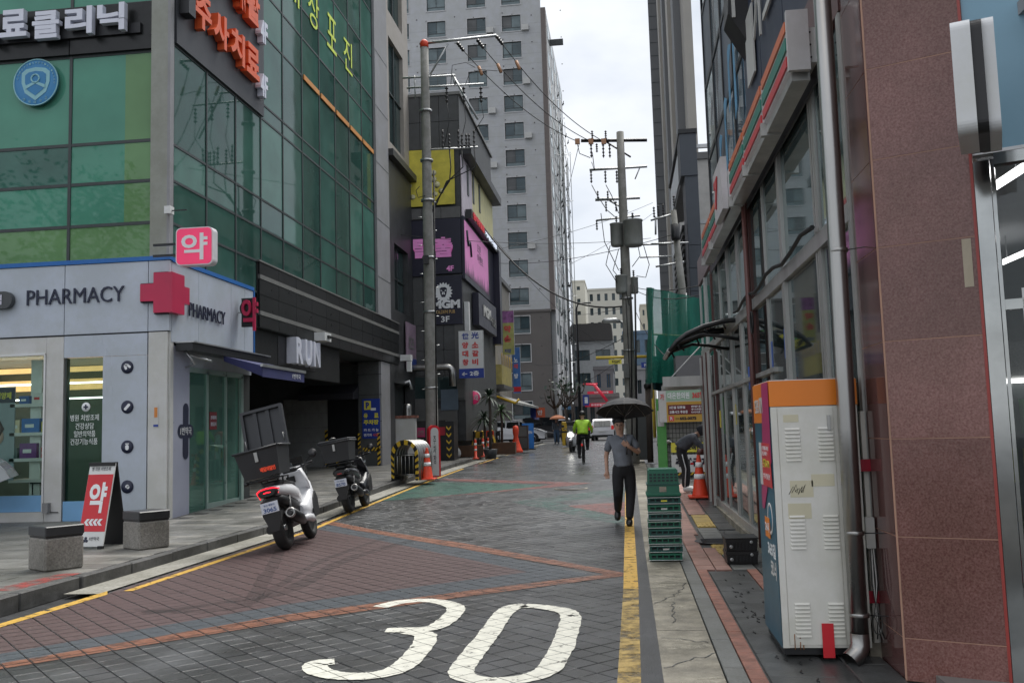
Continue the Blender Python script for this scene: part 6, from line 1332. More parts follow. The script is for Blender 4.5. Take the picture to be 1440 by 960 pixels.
for s_, x, z, w_, h_ in (('2인실 입원실', .27, .34, .4, .07), ('교통사고 후유증', .27, .22, .46, .075), ('한방내과·침', .82, .36, .4, .05), ('추나요법·한약', .82, .29, .4, .05), ('다이어트 클리닉', .82, .215, .42, .05)): text(s_, M_txtw, t, pA+X*x+Z*z-Y*q, X, Z, w_, h_, depth=.003, bold=.03)
tpan(.25, .03, .13, .13, M_rt); text('R', M_txtw, t, pA+X*.28+Z*.055-Y*q, X, Z, .07, .08, depth=.003); text('602-0075', M_txtk, t, pA+X*.52+Z*.05-Y*.0085, X, Z, .42, .08, depth=.003, bold=.05); text('전화', M_txtk, t, pA+X*.42+Z*.06-Y*.0085, X, Z, .08, .05, depth=.003, bold=.0); text('1001', M_txtk, t, pA+X*1.12+Z*.05-Y*.0085, X, Z, .2, .08, depth=.003, bold=.05)
kw = thing('shop_shutter', 'pale gridded shutter below the clinic sign', 'shutter', tuple(atY(935, 650, 24.4))); a_, b_ = atY(934, 690, 24.4), atY(1003, 592, 24.4)
B('sheet', mat('shutter_grey', (.36, .37, .35), .6), kw, a_.x, b_.x, 24.4, 24.45, .3, b_.z)
gm_ = MB()
for k in range(16): gm_.box(a_.x+k*.09, a_.x+k*.09+.012, 24.37, 24.395, .3, b_.z)
for k in range(12): gm_.box(a_.x, b_.x, 24.368, 24.392, .4+k*.12, .412+k*.12)
gm_.build('grille', M_gp, kw)
def at2(px0, py0, px1, py1, y): a, b = atY(px0, py1, y), atY(px1, py0, y); return a, b.x-a.x, b.z-a.z
o, w_, h_ = at2(944, 621, 1003, 636, 24.2); board('banner', 'yellow shop banner with black lettering behind the bending worker', 'banner', o, X, Z, w_, h_, .02, M_sy, [('스타 노래연습장', .1, .05, w_*.85, h_*.6, M_txtk, .04)])
o, w_, h_ = at2(945, 638, 1003, 664, 24.1); board('banner', 'white and blue banner with heavy black lettering behind the worker', 'banner', o, X, Z, w_, h_, .02, M_white, [('주차금지', .1, .14, w_*.8, h_*.5, M_txtk, .06), ('#', w_*.45, h_*.42, w_*.5, .05, M_red)])
o, w_, h_ = at2(944, 664, 1003, 668, 24.0); q = thing('striped_rail', 'black and yellow striped rail below the white banner', 'rail', tuple(o)); hazard(q, o, X, Z, -Y, w_, h_+.02, th=.04, k=10, vert=False)
o, w_, h_ = at2(958, 673, 1003, 690, 23); board('floor_board', 'blue and white board leaning behind the traffic cone', 'board', o, X, Vector((0, .5, 1)), w_, h_, .02, M_white, [('#', w_*.2, .05, w_*.5, h_*.5, mat('azure', (.05, .25, .5), .5))])
M_lg = mat('lime_paint', (.1, .36, .09), .5, var=.1); gp = thing('green_post', 'bright green post at the left edge of the clinic shutter', 'post', tuple(atY(930, 650, 24.3))); o, w_, h_ = at2(926, 560, 935, 650, 24.3); B('post', M_lg, gp, o.x, o.x+w_, 24.3, 24.5, .3, o.z+h_); B('notice', M_white, gp, o.x+.02, o.x+w_*.8, 24.28, 24.3, 1.55, 1.95)
uc = thing('utility_cabinet', 'grey roadside utility cabinet behind the umbrella man', 'cabinet', tuple(G(903, 648, .03)), local=True); B('body', M_gran, uc, -.38, .3, -.2, .3, .05, 1.75, b=.02); B('door', mat('cabinet_door', (.13, .14, .14), .5), uc, -.34, .26, -.22, -.2, .15, 1.65); B('hood', M_gran, uc, -.42, .34, -.26, .34, 1.75, 1.83)
tr_ = thing('timber_post', 'dark brown post wrapped in cable right of the cabinet', 'post', tuple(G(915, 650, .03)), local=True); MB().tube([(0, 0, 0), (.02, 0, 2.4)], .1, 8).build('post', M_bark, tr_); MB().lathe((.01, 0, 2.4), [(.12, 0), (.13, .12), (.06, .2)], 10).build('cap', M_blk, tr_)
sb_ = thing('steel_bollards', 'stainless steel hoop barrier beside the green crates', 'barrier', tuple(G(937, 668, .03)), local=True)
for x in (-.1, .02, .14): MB().tube([(x, 0, 0), (x, 0, .78)], .05, 10).build('post', M_steel, sb_)
MB().tube([(-.14, 0, .78), (-.1, -.1, .84), (.1, -.12, .86), (.2, -.02, .8)], .075, 12).build('top_rail', M_steel, sb_)
# ------------------------------------------------------------------ RIGHT: shop building
XF = 1.62
rbld = thing('shop_building', 'two storey shop building with steel framed glass front and navy upper floor', 'building', (XF, 6, 0))
G_s1 = glass('store_glass', (.04, .055, .055), refl=.5, trans=.5, tint=(.9, .96, .96), wav=.002); G_s2 = glass('store_glass_upper', (.08, .11, .11), refl=.6, trans=.15, tint=(.88, .97, .97), wav=.003)
M_stf = mat('storefront_steel', (.47, .47, .45), .36, metal=.5, var=.2, vs=4, streak=.15); M_mbr = mat('maroon_metal', (.1, .035, .03), .4, var=.2); M_nvy = mat('navy_cladding', (.035, .045, .075), .45, var=.12, vs=1); M_nv2 = mat('slate_blue', (.09, .11, .14), .4, var=.15, vs=1)
ym_ = [6.55, 7.6, 7.75, 9.3, 9.45, 10.5, 11.6, 12.9, 13.05, 14.2, 15.5, 16.9, 18.2, 19.4]
for i, y in enumerate(ym_):
    m = M_mbr if i in (6, 11) else M_stf; wd = .05 if i % 3 else .08
    B('mullion', m, rbld, XF-.022-(.012 if i % 3 == 0 else 0), XF+.08, y-wd/2, y+wd/2, .1, 4.42)
for a_, b_ in zip(ym_, ym_[1:]):
    if b_-a_ < .3: B('filler_panel', M_stf, rbld, XF-.02, XF, a_+.05, b_-.05, .1, 4.4); continue
    B('pane', G_s1, rbld, XF, XF+.012, a_+.045, b_-.045, .22, 2.93); B('pane', G_s2, rbld, XF, XF+.012, a_+.045, b_-.045, 3.08, 4.4)
B('transom', M_stf, rbld, XF-.04, XF+.06, 6.55, 19.4, 2.94, 3.07); B('sill', M_stf, rbld, XF-.04, XF+.08, 6.55, 19.4, .1, .21); B('base', M_conc, rbld, XF-.09, XF+.1, 6.5, 19.4, -.02, .1); B('transom', M_stf, rbld, XF-.05, XF+.05, 10.1, 19.4, 2.1, 2.15)
B('maroon_fascia', mat('maroon_stone', (.09, .03, .028), .3, var=.25, vs=30), rbld, XF-.03, XF+.2, 6.5, 19.45, 4.43, 4.95); B('soffit', M_blkm, rbld, XF-.05, XF-.031, 7, 16.5, 4.2, 4.44)
for i, (a_, b_) in enumerate(((7.4, 8.7), (8.72, 10.1), (10.12, 11.4))): B('navy_panel', M_nvy, rbld, XF, XF+.1, a_, b_-.01, 4.96, 12)
B('navy_panel', M_nvy, rbld, XF, XF+.1, 6.5, 7.39, 6.2, 12); B('recess_glass', G_dk, rbld, XF+.04, XF+.06, 6.5, 7.39, 4.96, 6.19)
uz = [4.96, 6.3, 7.6, 9.0, 10.4, 12]; uy = [11.45, 12.7, 13.9, 15.2, 16.6]
M_ug = glass('upper_glass', (.09, .12, .15), refl=.5, wav=.02); M_ug2 = glass('upper_glass_pale', (.2, .25, .28), refl=.45, wav=.02)
curtain(rbld, (XF+.02, 16.6, 0), -Y, Z, -X, [16.6-y for y in reversed(uy)], uz, M_blkm, lambda i, j: (M_ug, M_ug2, M_nv2)[(i*2+j) % 3], fw=.09, fd=.1)
B('core', M_core, rbld, XF+.25, 8, 6.6, 16.6, 4.96, 12); B('end_wall', M_nvy, rbld, XF+.1, 8, 16.6, 16.7, 4.96, 12); B('end_wall', M_mbr, rbld, XF+.1, 3.2, 19.4, 19.5, 0, 4.9); B('roof_slab', M_blkm, rbld, XF-.5, XF+1.2, 14.0, 16.9, 9.6, 9.9)
M_lbp = mat('print_skyblue', (.12, .33, .52), .5, var=.2)
m_ = MB()
for (y, z, h_) in ((11.9, 5.6, 1.5), (12.5, 5.9, .9), (13.2, 5.2, 1.1), (14.0, 5.0, 1.0)):
    m_.prism([(0, 0), (.2, .1), (.18, h_*.7), (.45, h_*.9), (.2, h_), (.05, h_*.95)], (XF-.012, y+.4, z), -Y, Z, -X, -.0, .006)
fixn(m_.build('figure_print', M_lbp, rbld))
ul = thing('facade_lettering', 'white Korean letters on the navy upper wall above the striped sign', 'lettering', (XF, 8, 5.2))
for i, (ch, y, z, s_) in enumerate((('시', 8.6, 5.8, .9), ('스', 9.6, 5.75, .8), ('기', 10.3, 5.7, .7), ('1', 10.9, 5.5, .8))): text(ch, M_ow, ul, (XF-.02, y, z), -Y, Z, s_*.7, s_, depth=.02, bold=0, name='letter')
bs_ = thing('blade_sign', 'black angular lightbox high above the striped sign', 'sign', tuple(atY(1045, 20, 11))); fixn(MB().prism([(0, .45), (.25, 0), (.55, .25), (.62, 1.6), (.05, 1.6)], atY(1026, 58, 10.8)-Z*.1, X, Z, -Y, -.5, 0).build('case', M_blk, bs_))
a_ = atY(1027, 25, 10.79); B('lit_strip', M_ow, bs_, a_.x+.02, a_.x+.06, 10.78, 10.8, a_.z, a_.z+.3)
# striped convenience sign
M_so = mat('stripe_sign_orange', (.65, .17, .07), .4); M_sgn = mat('stripe_sign_green', (.03, .2, .15), .4); M_srd = mat('stripe_sign_red', (.6, .05, .06), .4); M_sw = mat('stripe_sign_white', (.62, .6, .62), .4, var=.08, dirt=.1)
ss = thing('store_sign', 'long white store sign with orange, green and red stripes over the right shop front', 'sign', (1.4, 7, 4.3)); y0s, y1s = 7.15, 15.4; zb = 4.27
B('case', M_sw, ss, 1.36, 1.5, y0s, y1s, zb, zb+.44, b=.03); B('end_cap', M_sw, ss, 1.345, 1.51, y0s-.05, y0s-.001, zb-.02, zb+.46); B('gutter', M_stf, ss, 1.38, 1.52, y0s+.05, y1s, zb-.07, zb-.005)
n_ = 6; seg = (y1s-y0s)/n_
for k in range(n_):
    if k == 3:
        B('logo_box', M_sw, ss, 1.28, 1.355, y0s+k*seg+.2, y0s+k*seg+1.15, zb-.06, zb+.6); text('7', M_srd, ss, (1.275, y0s+k*seg+1.0, zb+.08), -Y, Z, .4, .38, depth=.01, bold=.06); continue
    for z0, z1, m in ((.05, .13, M_srd), (.18, .28, M_sgn), (.33, .41, M_so)): B('stripe', m, ss, 1.345, 1.359, y0s+k*seg+.05, y0s+(k+1)*seg-.06, zb+z0, zb+z1)
    B('clip', M_stf, ss, 1.33, 1.5, y0s+(k+1)*seg-.03, y0s+(k+1)*seg+.03, zb-.09, zb+.03)
B('bolted_box', M_white, ss, 1.512, 1.6, 7.15, 7.5, 4.32, 4.6)
for z in (4.36, 4.46, 4.56):
    for x in (1.525, 1.588): MB().lathe((x, 7.148, z), [(.008, 0), (.008, .006)], 6, ax=-Y).build('bolt', M_blk, ss)
# curved canopy
yc_ = 13.3; cn = thing('door_canopy', 'curved smoky polycarbonate canopy on black brackets over the shop door', 'canopy', tuple(atY(1000, 460, yc_)))
prof = [atY(*p, yc_) for p in ((941, 492), (951, 479), (966, 468), (990, 457), (1015, 450), (1045, 447))]
top = MB()
for p, q in zip(prof, prof[1:]): top.add([p, q, q+Y*1.6, p+Y*1.6, p+Z*.02, q+Z*.02, q+Y*1.6+Z*.02, p+Y*1.6+Z*.02], [(0, 1, 2, 3), (7, 6, 5, 4), (0, 4, 5, 1), (3, 2, 6, 7)])
top.build('sheet', glass('smoky_sheet', (.02, .018, .018), refl=.3, trans=.35), cn)
for dy_ in (0, 1.6):
    MB().tube([p+Y*dy_-Z*.02 for p in prof], [.028, .035, .04, .04, .035, .03], 8).build('arm', M_blk, cn); MB().tube([atY(*p, yc_)+Y*dy_ for p in ((951, 482), (985, 470), (1010, 472), (1045, 478))], .025, 8).build('brace', M_blk, cn)
    MB().tube([atY(*p, yc_)+Y*dy_ for p in ((1040, 447), (1044, 480))], .035, 6).build('wall_plate', M_blk, cn)
    for k in (1, 2, 3, 4): q = prof[k]; MB().tube([q+Y*dy_-Z*.02, q+Y*dy_-Z*.13+X*.05], .014, 6).build('strut', M_blk, cn)
MB().tube([prof[0], prof[0]+Y*1.6], .03, 8).build('front_bar', M_alu, cn)
yc_ = 18.6; gc = thing('glass_canopy', 'flat steel framed glass canopy hung on two white rods', 'canopy', tuple(atY(975, 535, yc_))); a_, b_ = atY(935, 544, yc_), atY(1012, 529, yc_)
for k in range(5): B('steel_tube', M_stf, gc, a_.x, XF-.07, yc_+k*.45, yc_+k*.45+.08, a_.z, a_.z+.08)
B('glass', glass('canopy_glass', (.1, .1, .1), refl=.3, trans=.5), gc, a_.x, XF-.07, yc_, yc_+1.9, a_.z+.085, a_.z+.1); B('edge_rail', M_stf, gc, a_.x-.04, XF-.07, yc_-.05, yc_-.005, a_.z+.0, a_.z+.2)
for d_ in (.1, 1.5): MB().tube([Vector((a_.x+.1, yc_+d_, a_.z+.15)), Vector((XF-.05, yc_+d_, a_.z+.85))], .014, 6).build('rod', M_white, gc)
db = thing('shop_door', 'steel framed shop entrance under the flat glass canopy', 'door', (1.5, 19.6, .2))
for k, y in enumerate((17.2, 17.5, 18.1, 18.4, 18.9)): B('frame_post', (M_stf, M_mbr)[k % 2], db, XF-.12, XF-.075, y, y+.05, .1, 2.9)
MB().lathe((XF-.2, 18.0, 1.05), [(.06, 0), (.06, .12)], 12, ax=-X).build('knob', M_mbr, db)
rp_ = thing('rain_pipe', 'thin red brown rain pipe on the shop front', 'pipe', (1.5, 11.4, .1)); MB().tube([(XF-.1, 11.35, .1), (XF-.1, 11.35, 4.4)], .035, 8).build('pipe', M_mbr, rp_)
wl = thing('cable_coil', 'loop of black cable hanging from the transom', 'cable', (1.5, 11.2, 2.8)); pts = [(XF-.1, 11.2+.09*math.sin(R(t)), 2.75+.13*math.cos(R(t))) for t in range(0, 361, 30)]; MB().tube(pts, .012, 6).build('coil', M_wire, wl); MB().tube([(XF-.09, 7.5+k*.5, 3.1+.04*math.sin(k*1.7)) for k in range(12)], .02, 6).build('cable_run', M_wire, wl)
# stickers on the storefront
for k, (y, z, c_) in enumerate(((9.4, 2.2, (.05, .12, .4)), (10.4, 2.15, (.05, .12, .4)), (12.3, 2.0, (.05, .12, .4)), (11.8, 1.55, (.6, .5, .05)), (14.1, 1.55, (.6, .5, .05)), (16.4, 1.5, (.6, .5, .05)), (9.5, 1.3, (.5, .5, .5)))):
    t = thing('sticker', ['blue sticker on the pane right above the booth', 'second blue sticker left of the one above the booth', 'blue sticker on the pane nearest the curved canopy', 'yellow tape sticker on the pane behind the black crates', 'yellow tape sticker on a middle pane of the shop front', 'yellow tape sticker on the far pane by the worker', 'pale notice on the pane left of the booth'][k], 'sticker', (XF, y, z)); B('film', mat('sticker_%d' % k, c_, .5, var=.3, vs=20), t, XF-.004, XF-.001, y, y+.22, z, z+(.3 if k != 6 else .7))
# ------------------------------------------------------------------ red granite pillar and downpipe
M_rgs = [mat('red_granite_%d' % k, (.14*q, .048*q, .04*q), .16, col2=(.29*q, .155*q, .135*q), vs=80, bump=.05, bs=60, dirt=.22) for k, q in enumerate((1, 1.12, .9))]; M_rgp = mat('red_granite_polished', (.13, .065, .06), .08, var=.35, vs=60); M_gr = mat('grout_ochre', (.4, .23, .16), .7, var=.2)
pl = thing('granite_pillar', 'speckled red granite corner pillar at the right edge', 'pillar', (1.6, 5.95, 0)); d = Vector((.914, -.407, 0)).normalized(); nrm = Vector((-.407, -.914, 0)).normalized(); Oc = Vector((1.6, 5.95, 0))
MB().add([Oc+X*.003-nrm*.0015, Oc+d*.56-nrm*.0015, Oc+d*.56-nrm*.5, Vector((1.602, 6.5, 0)), *[p+Z*7 for p in (Oc+X*.003-nrm*.0015, Oc+d*.56-nrm*.0015, Oc+d*.56-nrm*.5, Vector((1.602, 6.5, 0)))]], [(3, 2, 1, 0), (4, 5, 6, 7), (0, 1, 5, 4), (1, 2, 6, 5), (2, 3, 7, 6), (3, 0, 4, 7)]).build('core', M_gr, pl)
zj = [0, .25, .85, 1.44, 2.04, 2.63, 3.19, 3.78, 4.37, 4.96, 5.55, 6.14, 6.73]
for a_, b_ in zip(zj, zj[1:]):
    MB().obox(Oc, d, Z, nrm, .006, .548, a_+.003, b_-.003, -.011, rnd.uniform(-.0008, .0008)).build('granite_slab', rnd.choice(M_rgs), pl); MB().box(1.6, 1.611, 5.962, 6.49, a_+.003, b_-.003).build('granite_slab', M_rgp, pl)
MB().obox(Oc, d, Z, nrm, -.006, .0055, 0, 7, -.012, .0015).build('corner_bead', M_gr, pl); MB().obox(Oc, d, Z, nrm, .5485, .565, 0, 7, -.03, .002).build('red_edge', mat('red_trim', (.33, .05, .04), .4), pl)
a_ = Oc+d*.50; MB().obox(Oc, d, Z, nrm, .475, .525, 2.33, 2.62, .0005, .003).build('tape', mat('beige_tape', (.5, .43, .33), .6, var=.1, dirt=.2), pl)
dp = thing('downpipe', 'stainless steel downpipe with a cut elbow outlet by the white booth', 'pipe', (1.44, 6.35, .1)); yp = 6.33
tp = [(1.43+.0, yp, .14), (1.435, yp, 1.5), (1.445, yp, 3.0), (1.45, yp, 6.5)]
MB().tube(tp, .058, 20).build('pipe', M_steel, dp); MB().tube([(1.43, yp, .2), (1.43, yp, .12), (1.40, yp-.02, .07), (1.35, yp-.05, .035)], [.06, .062, .062, .06], 16, cap=False).build('elbow', M_steel, dp)
MB().tube([(1.452, yp+.03, .14), (1.474, yp+.03, 6.5)], .04, 12).build('pipe_shade', mat('pipe_shade_brown', (.1, .055, .045), .35, metal=.4), dp)  # brown tube stands in for the shaded side of the steel pipe
for z in (2.68, .82, .3): MB().lathe((1.435+.005*z, yp, z), [(.062, 0), (.064, .006), (.064, .02), (.062, .026)], 20).build('clamp', M_steel, dp); MB().tube([(1.47, yp, z+.01), (1.7, yp-.12, z+.02)], .004, 5).build('tie_wire', M_wire, dp)
bx2 = thing('meter_box', 'small white junction box with loose cables between the booth and the pillar', 'junction box', (1.55, 6.5, .8)); B('box', M_ow, bx2, 1.535, 1.59, 6.42, 6.48, .72, .92)
for k in range(5): MB().tube([(1.55+.006*k, 6.4, .72), (1.54+.01*k, 6.38, .5), (1.56-.006*k, 6.36, .3), (1.55+.012*k, 6.37, .15)], .004, 5).build('cable', M_ow if k % 2 else M_wire, bx2)
MB().tube([(1.555+.03*math.cos(R(t)), 6.36, .25+.07*math.sin(R(t))) for t in range(0, 720, 30)], .004, 5).build('cable_coil', M_gran, bx2)
# ------------------------------------------------------------------ corner shop window at the right edge
cs_ = thing('corner_shopfront', 'chrome framed corner shop window with tube lamps inside at the right edge', 'shopfront', tuple(Oc+d*.57)); O2 = Oc+d*.568; M_chr = mat('chrome', (.36, .37, .36), .12, metal=1, var=.15, vs=5)
def cb(nm, m, a0, a1, z0, z1, c0, c1): return MB().obox(O2, d, Z, nrm, a0, a1, z0, z1, c0, c1).build(nm, m, cs_)
cb('chrome_post', M_chr, .0, .085, 0, 3.08, -.1, -.01); cb('chrome_post', M_chr, .09, .11, 0, 3.08, -.1, .0); cb('chrome_rail', M_chr, .11, 3, 3.05, 3.12, -.1, -.02); cb('blue_panel', mat('panel_sky', (.2, .36, .46), .4, var=.05), .0, 3, 3.14, 7, -.1, -.02)
cb('white_trim', M_white, .0, 3, 3.12, 3.14, -.1, -.015); cb('pane', glass('corner_glass', (.02, .03, .03), refl=.3, trans=.75, wav=.005), .11, 3, .3, 3.05, -.06, -.05); cb('base', M_chr, .1, 3, 0, .3, -.1, -.02); cb('door_edge', M_white, .2, .215, .3, 2.3, -.08, -.03); cb('glass_transom', M_chr, .11, 3, 2.18, 2.24, -.09, -.03)
# store interior
si = thing('store_interior', 'dim convenience store interior with shelving behind the glass', 'interior', (4, 8, 0)); B('floor', mat('store_floor', (.2, .2, .19), .3), si, 1.75, 9, 3.2, 19.3, -.02, .05); B('ceiling', mat('store_ceiling', (.28, .29, .3), .7), si, 1.75, 9, 5.9, 19.3, 3.9, 4.0); B('back_wall', mat('store_wall', (.2, .2, .2), .7), si, 8.9, 9, 3.2, 19.3, .05, 4)
B('end_wall', mat('store_wall', (0, 0, 0)), si, 1.75, 9, 19.28, 19.38, .05, 4); B('ceiling', mat('store_ceiling', (0, 0, 0)), si, 2.4, 9, 3.4, 5.9, 3.92, 4.0)
for k, y in enumerate((8.3, 10.3, 12.3, 14.5, 16.8)):
    B('shelf_rack', M_alu, si, 2.6, 6.5, y, y+.5, .05, 1.6)
    for q in range(3):
        for j in range(10): B('goods', mat('goods_%d' % ((j+q+k) % 5), ((.4, .06, .05), (.1, .2, .4), (.5, .45, .1), (.1, .3, .1), (.5, .5, .5))[(j+q+k) % 5], .5), si, 2.65+j*.38, 2.95+j*.38, y-.05, y-.001, .35+q*.42, .62+q*.42)
tl_ = mat('tube_white', (1, 1, 1), .5, emit=2.5, var=.01)
for x, y in ((3.3, 7.4), (3.3, 9.5), (5, 7.4), (5, 9.5), (3.3, 12), (3.3, 14.5), (5, 12), (6.7, 8.5), (6.7, 11)): B('tube_lamp', tl_, si, x-.03, x+.03, y, y+1.2, 3.55, 3.6); B('lamp_rod', M_alu, si, x-.005, x+.005, y+.6, y+.61, 3.6, 3.9)
fr_ = thing('fridge', 'white open display fridge with a lit strip inside the corner window', 'fridge', (3, 7, .05)); B('body', M_ow, fr_, 2.75, 4.6, 7.3, 8.0, .05, 2.1); B('header', M_gran, fr_, 2.75, 4.6, 7.2, 7.3, 1.85, 2.1); B('interior', mat('fridge_dark', (.05, .06, .06), .5), fr_, 2.85, 4.5, 7.27, 7.3, .3, 1.8); 
for q in range(4):
    for j in range(12): B('bottle', mat('goods_%d' % ((j+q) % 5), (0, 0, 0)), fr_, 2.88+j*.13, 2.97+j*.13, 7.2, 7.26, .35+q*.36, .6+q*.36)
B('lit_strip', tl_, fr_, 2.8, 4.55, 7.18, 7.21, 1.8, 1.83)
# rounded projecting sign seen edge-on
ps_ = thing('projecting_sign', 'rounded white and black lightbox projecting edge-on from the pillar', 'sign', (1.9, 5, 3.5)); rd = Vector((ray(1372, 105).x, ray(1372, 105).y, 0)).normalized(); sd = rd.cross(Z)
y_ = 4.95; c0 = atY(1347, 186, y_); 
def slab(px0, px1, py0, py1, m, nm, inset):
    a_, b_ = atY(px0, py1, y_), atY(px1, py0, y_); w_ = (b_.x-a_.x)*sd.x; h_ = b_.z-a_.z; pts = []
    L_ = .5; r_ = .06
    for cx_, cy_, s0 in ((L_-r_, h_-r_, 0), (r_, h_-r_, 90), (r_, r_, 180), (L_-r_, r_, 270)):
        for t in range(0, 91, 15): pts.append((cx_+r_*math.cos(R(s0+t)), cy_+r_*math.sin(R(s0+t))))
    fixn(MB().prism(pts, a_+rd*inset, rd, Z, sd, 0, w_).build(nm, m, ps_))
slab(1347, 1363, 26, 188, M_white, 'white_face', 0); slab(1363.5, 1379, 24, 186, M_blk, 'black_body', .01); slab(1379.5, 1396, 20, 184, M_white, 'white_face', .02); MB().tube([atY(1375, 200, 5.3), atY(1376, 186, 5.2)], .02, 6).build('bracket', M_chr, ps_)
# ------------------------------------------------------------------ white ATM booth
bo = thing('atm_booth', 'tall white cash machine booth with an orange top band and louvred back panels', 'booth', (1.25, 6.8, .03))
bx0, bx1, by0, by1, bz0, bz1 = .965, 1.53, 6.44, 7.2, .08, 1.84
M_bor = mat('booth_orange', (.78, .22, .02), .4, var=.05); M_bbl = mat('booth_teal', (.02, .11, .17), .35, var=.12, dirt=.25); M_bpk = mat('booth_magenta', (.42, .03, .13), .4, var=.08)
B('body', M_cream, bo, bx0, bx1, by0, by1, bz0, 1.665); B('top_band', M_bor, bo, bx0-.004, bx1+.004, by0-.006, by1+.006, 1.668, bz1); B('roof_cap', M_white, bo, bx0+.002, bx1-.002, by0, by1, bz1+.001, bz1+.006); B('plinth', M_blk, bo, bx0+.01, bx1-.02, by0+.03, by1-.02, .03, bz0)
B('door_panel', M_cream, bo, bx0+.045, bx0+.405, by0-.007, by0-.001, bz0+.02, 1.65); B('edge_strip', M_cream, bo, bx0-.001, bx0+.04, by0-.006, by0-.0005, bz0, 1.66); B('door_panel', M_cream, bo, bx0+.41, bx1-.03, by0-.0065, by0-.001, bz0+.02, 1.65)
for gx in (bx0+.085, bx0+.30, ):
    for gz, n_ in ((1.30, 9), (.72, 9), (.15, 9)):
        for k in range(n_):
            m_ = MB(); z = gz+k*.026; w_ = .1; m_.add([(gx, by0-.007, z), (gx+w_, by0-.007, z), (gx+w_, by0-.0075, z+.014), (gx, by0-.0075, z+.014), (gx+.004, by0-.018, z+.001), (gx+w_-.004, by0-.018, z+.001)], [(4, 5, 1, 0), (3, 2, 5, 4), (0, 3, 4), (1, 5, 2)]); m_.build('louvre', M_cream, bo)
for (x, z, w_, h_) in ((.08, 1.56, .1, .05), (.1, 1.06, .15, .11), (.08, .92, .15, .1), (.24, 1.13, .15, .08)): B('tape_mark', mat('tape_residue', (.62, .58, .42), .6, var=.08), bo, bx0+x, bx0+x+w_, by0-.0085, by0-.0072, z, z+h_)
m_ = MB()
for k in range(5): m_.tube([(bx0+.09+.02*k, by0-.009, 1.08+.01*(k % 3)), (bx0+.12+.02*k, by0-.009, 1.12+.012*((k+1) % 3)), (bx0+.14+.01*k, by0-.009, 1.09)], .002, 4)
m_.build('scribble', M_blkm, bo); m_ = MB()
for (x, z, l) in ((.075, .17, .07), (.075, .11, .04), (.11, .16, .02), (.11, .12, .05), (.13, .1, .03)): m_.tube([(bx0+x, by0-.0085, z), (bx0+x, by0-.0085, z-l)], .003, 4)
m_.build('rust_drip', mat('rust', (.25, .1, .03), .8), bo); B('handle', M_steel, bo, bx0+.365, bx0+.385, by0-.02, by0-.006, 1.50, 1.6)
B('red_strap', M_red, bo, bx0+.25, bx0+.325, by0-.02, by0-.017, .02, .24); B('red_band', mat('band_red', (.35, .01, .03), .4), bo, bx1+.001, 1.6, by0+.02, by0+.03, 1.22, 1.3); B('red_band', mat('band_red', (0, 0, 0)), bo, bx1+.001, 1.6, by0+.02, by0+.03, .36, .44); B('rear_frame', M_cream, bo, bx1+.03, bx1+.06, by0+.05, by0+.09, .1, 1.62)
# side facing the street
xs_ = bx0-.004
def side(name, m, poly_, e): return fixn(MB().prism(poly_, (xs_-e, by1, 0), -Y, Z, -X, 0, .002).build(name, m, bo))
D_ = by1-by0
side('side_panel', M_bbl, [(0, bz0), (D_, bz0), (D_, 1.664), (0, 1.664)], 0); side('side_band', M_bor, [(0, 1.56), (D_*.72, 1.56), (D_*.8, 1.835), (0, 1.835)], .003)
side('magenta_swoosh', M_bpk, [(D_*.62, 1.835), (D_*.99, 1.835), (D_*.99, 1.3), (D_*.42, .95), (D_*.28, .95), (D_*.28, 1.05), (D_*.5, 1.4)], .0055)
text('은행공용', M_ow, bo, (xs_-.006, by1-.08, 1.63), -Y, Z, .2, .1, depth=.002, bold=.02); text('ATM', M_ow, bo, (xs_-.006, by1-.3, 1.63), -Y, Z, .17, .11, depth=.002, bold=.03)
side('flyer', mat('flyer_red', (.6, .04, .05), .4), [(D_*.45, 1.12), (D_*.99, 1.12), (D_*.93, 1.42), (D_*.45, 1.42)], .008); side('flyer_edge', M_ow, [(D_*.28, 1.12), (D_*.45, 1.12), (D_*.45, 1.42), (D_*.28, 1.42)], .008)
text('여기에서 바로\n현금서비스', M_txtw, bo, (xs_-.0115, by1-D_*.5, 1.33), -Y, Z, .3, .07, depth=.001, bold=0); text('은행ATM', M_sy, bo, (xs_-.0115, by1-D_*.5, 1.25), -Y, Z, .3, .06, depth=.001, bold=.02); text('수수료 안내 문의', M_txtw, bo, (xs_-.0115, by1-D_*.5, 1.17), -Y, Z, .3, .04, depth=.001, bold=0)
MB().lathe((xs_-.003, by1-D_*.72, .9), [(.11, 0), (.11, .004), (.09, .004), (.09, .002), (0, .002)], 24, ax=-X).build('globe_print', M_ow, bo); MB().lathe((xs_-.0055, by1-D_*.72, .9), [(.085, 0), (.085, .001), (0, .001)], 20, ax=-X).build('globe_print', M_bbl, bo)
side('badge', M_bor, [(D_*.42, .76), (D_*.7, .76), (D_*.7, .9), (D_*.42, .9)], .008); text('24시', M_txtw, bo, (xs_-.0115, by1-D_*.45, .8), -Y, Z, .17, .07, depth=.001); text('365일', M_txtw, bo, (xs_-.004, by1-D_*.48, .64), -Y, Z, .34, .1, depth=.001, bold=.03); text('코너', M_ow, bo, (xs_-.004, by1-D_*.6, .5), -Y, Z, .24, .12, depth=.001, bold=.04)
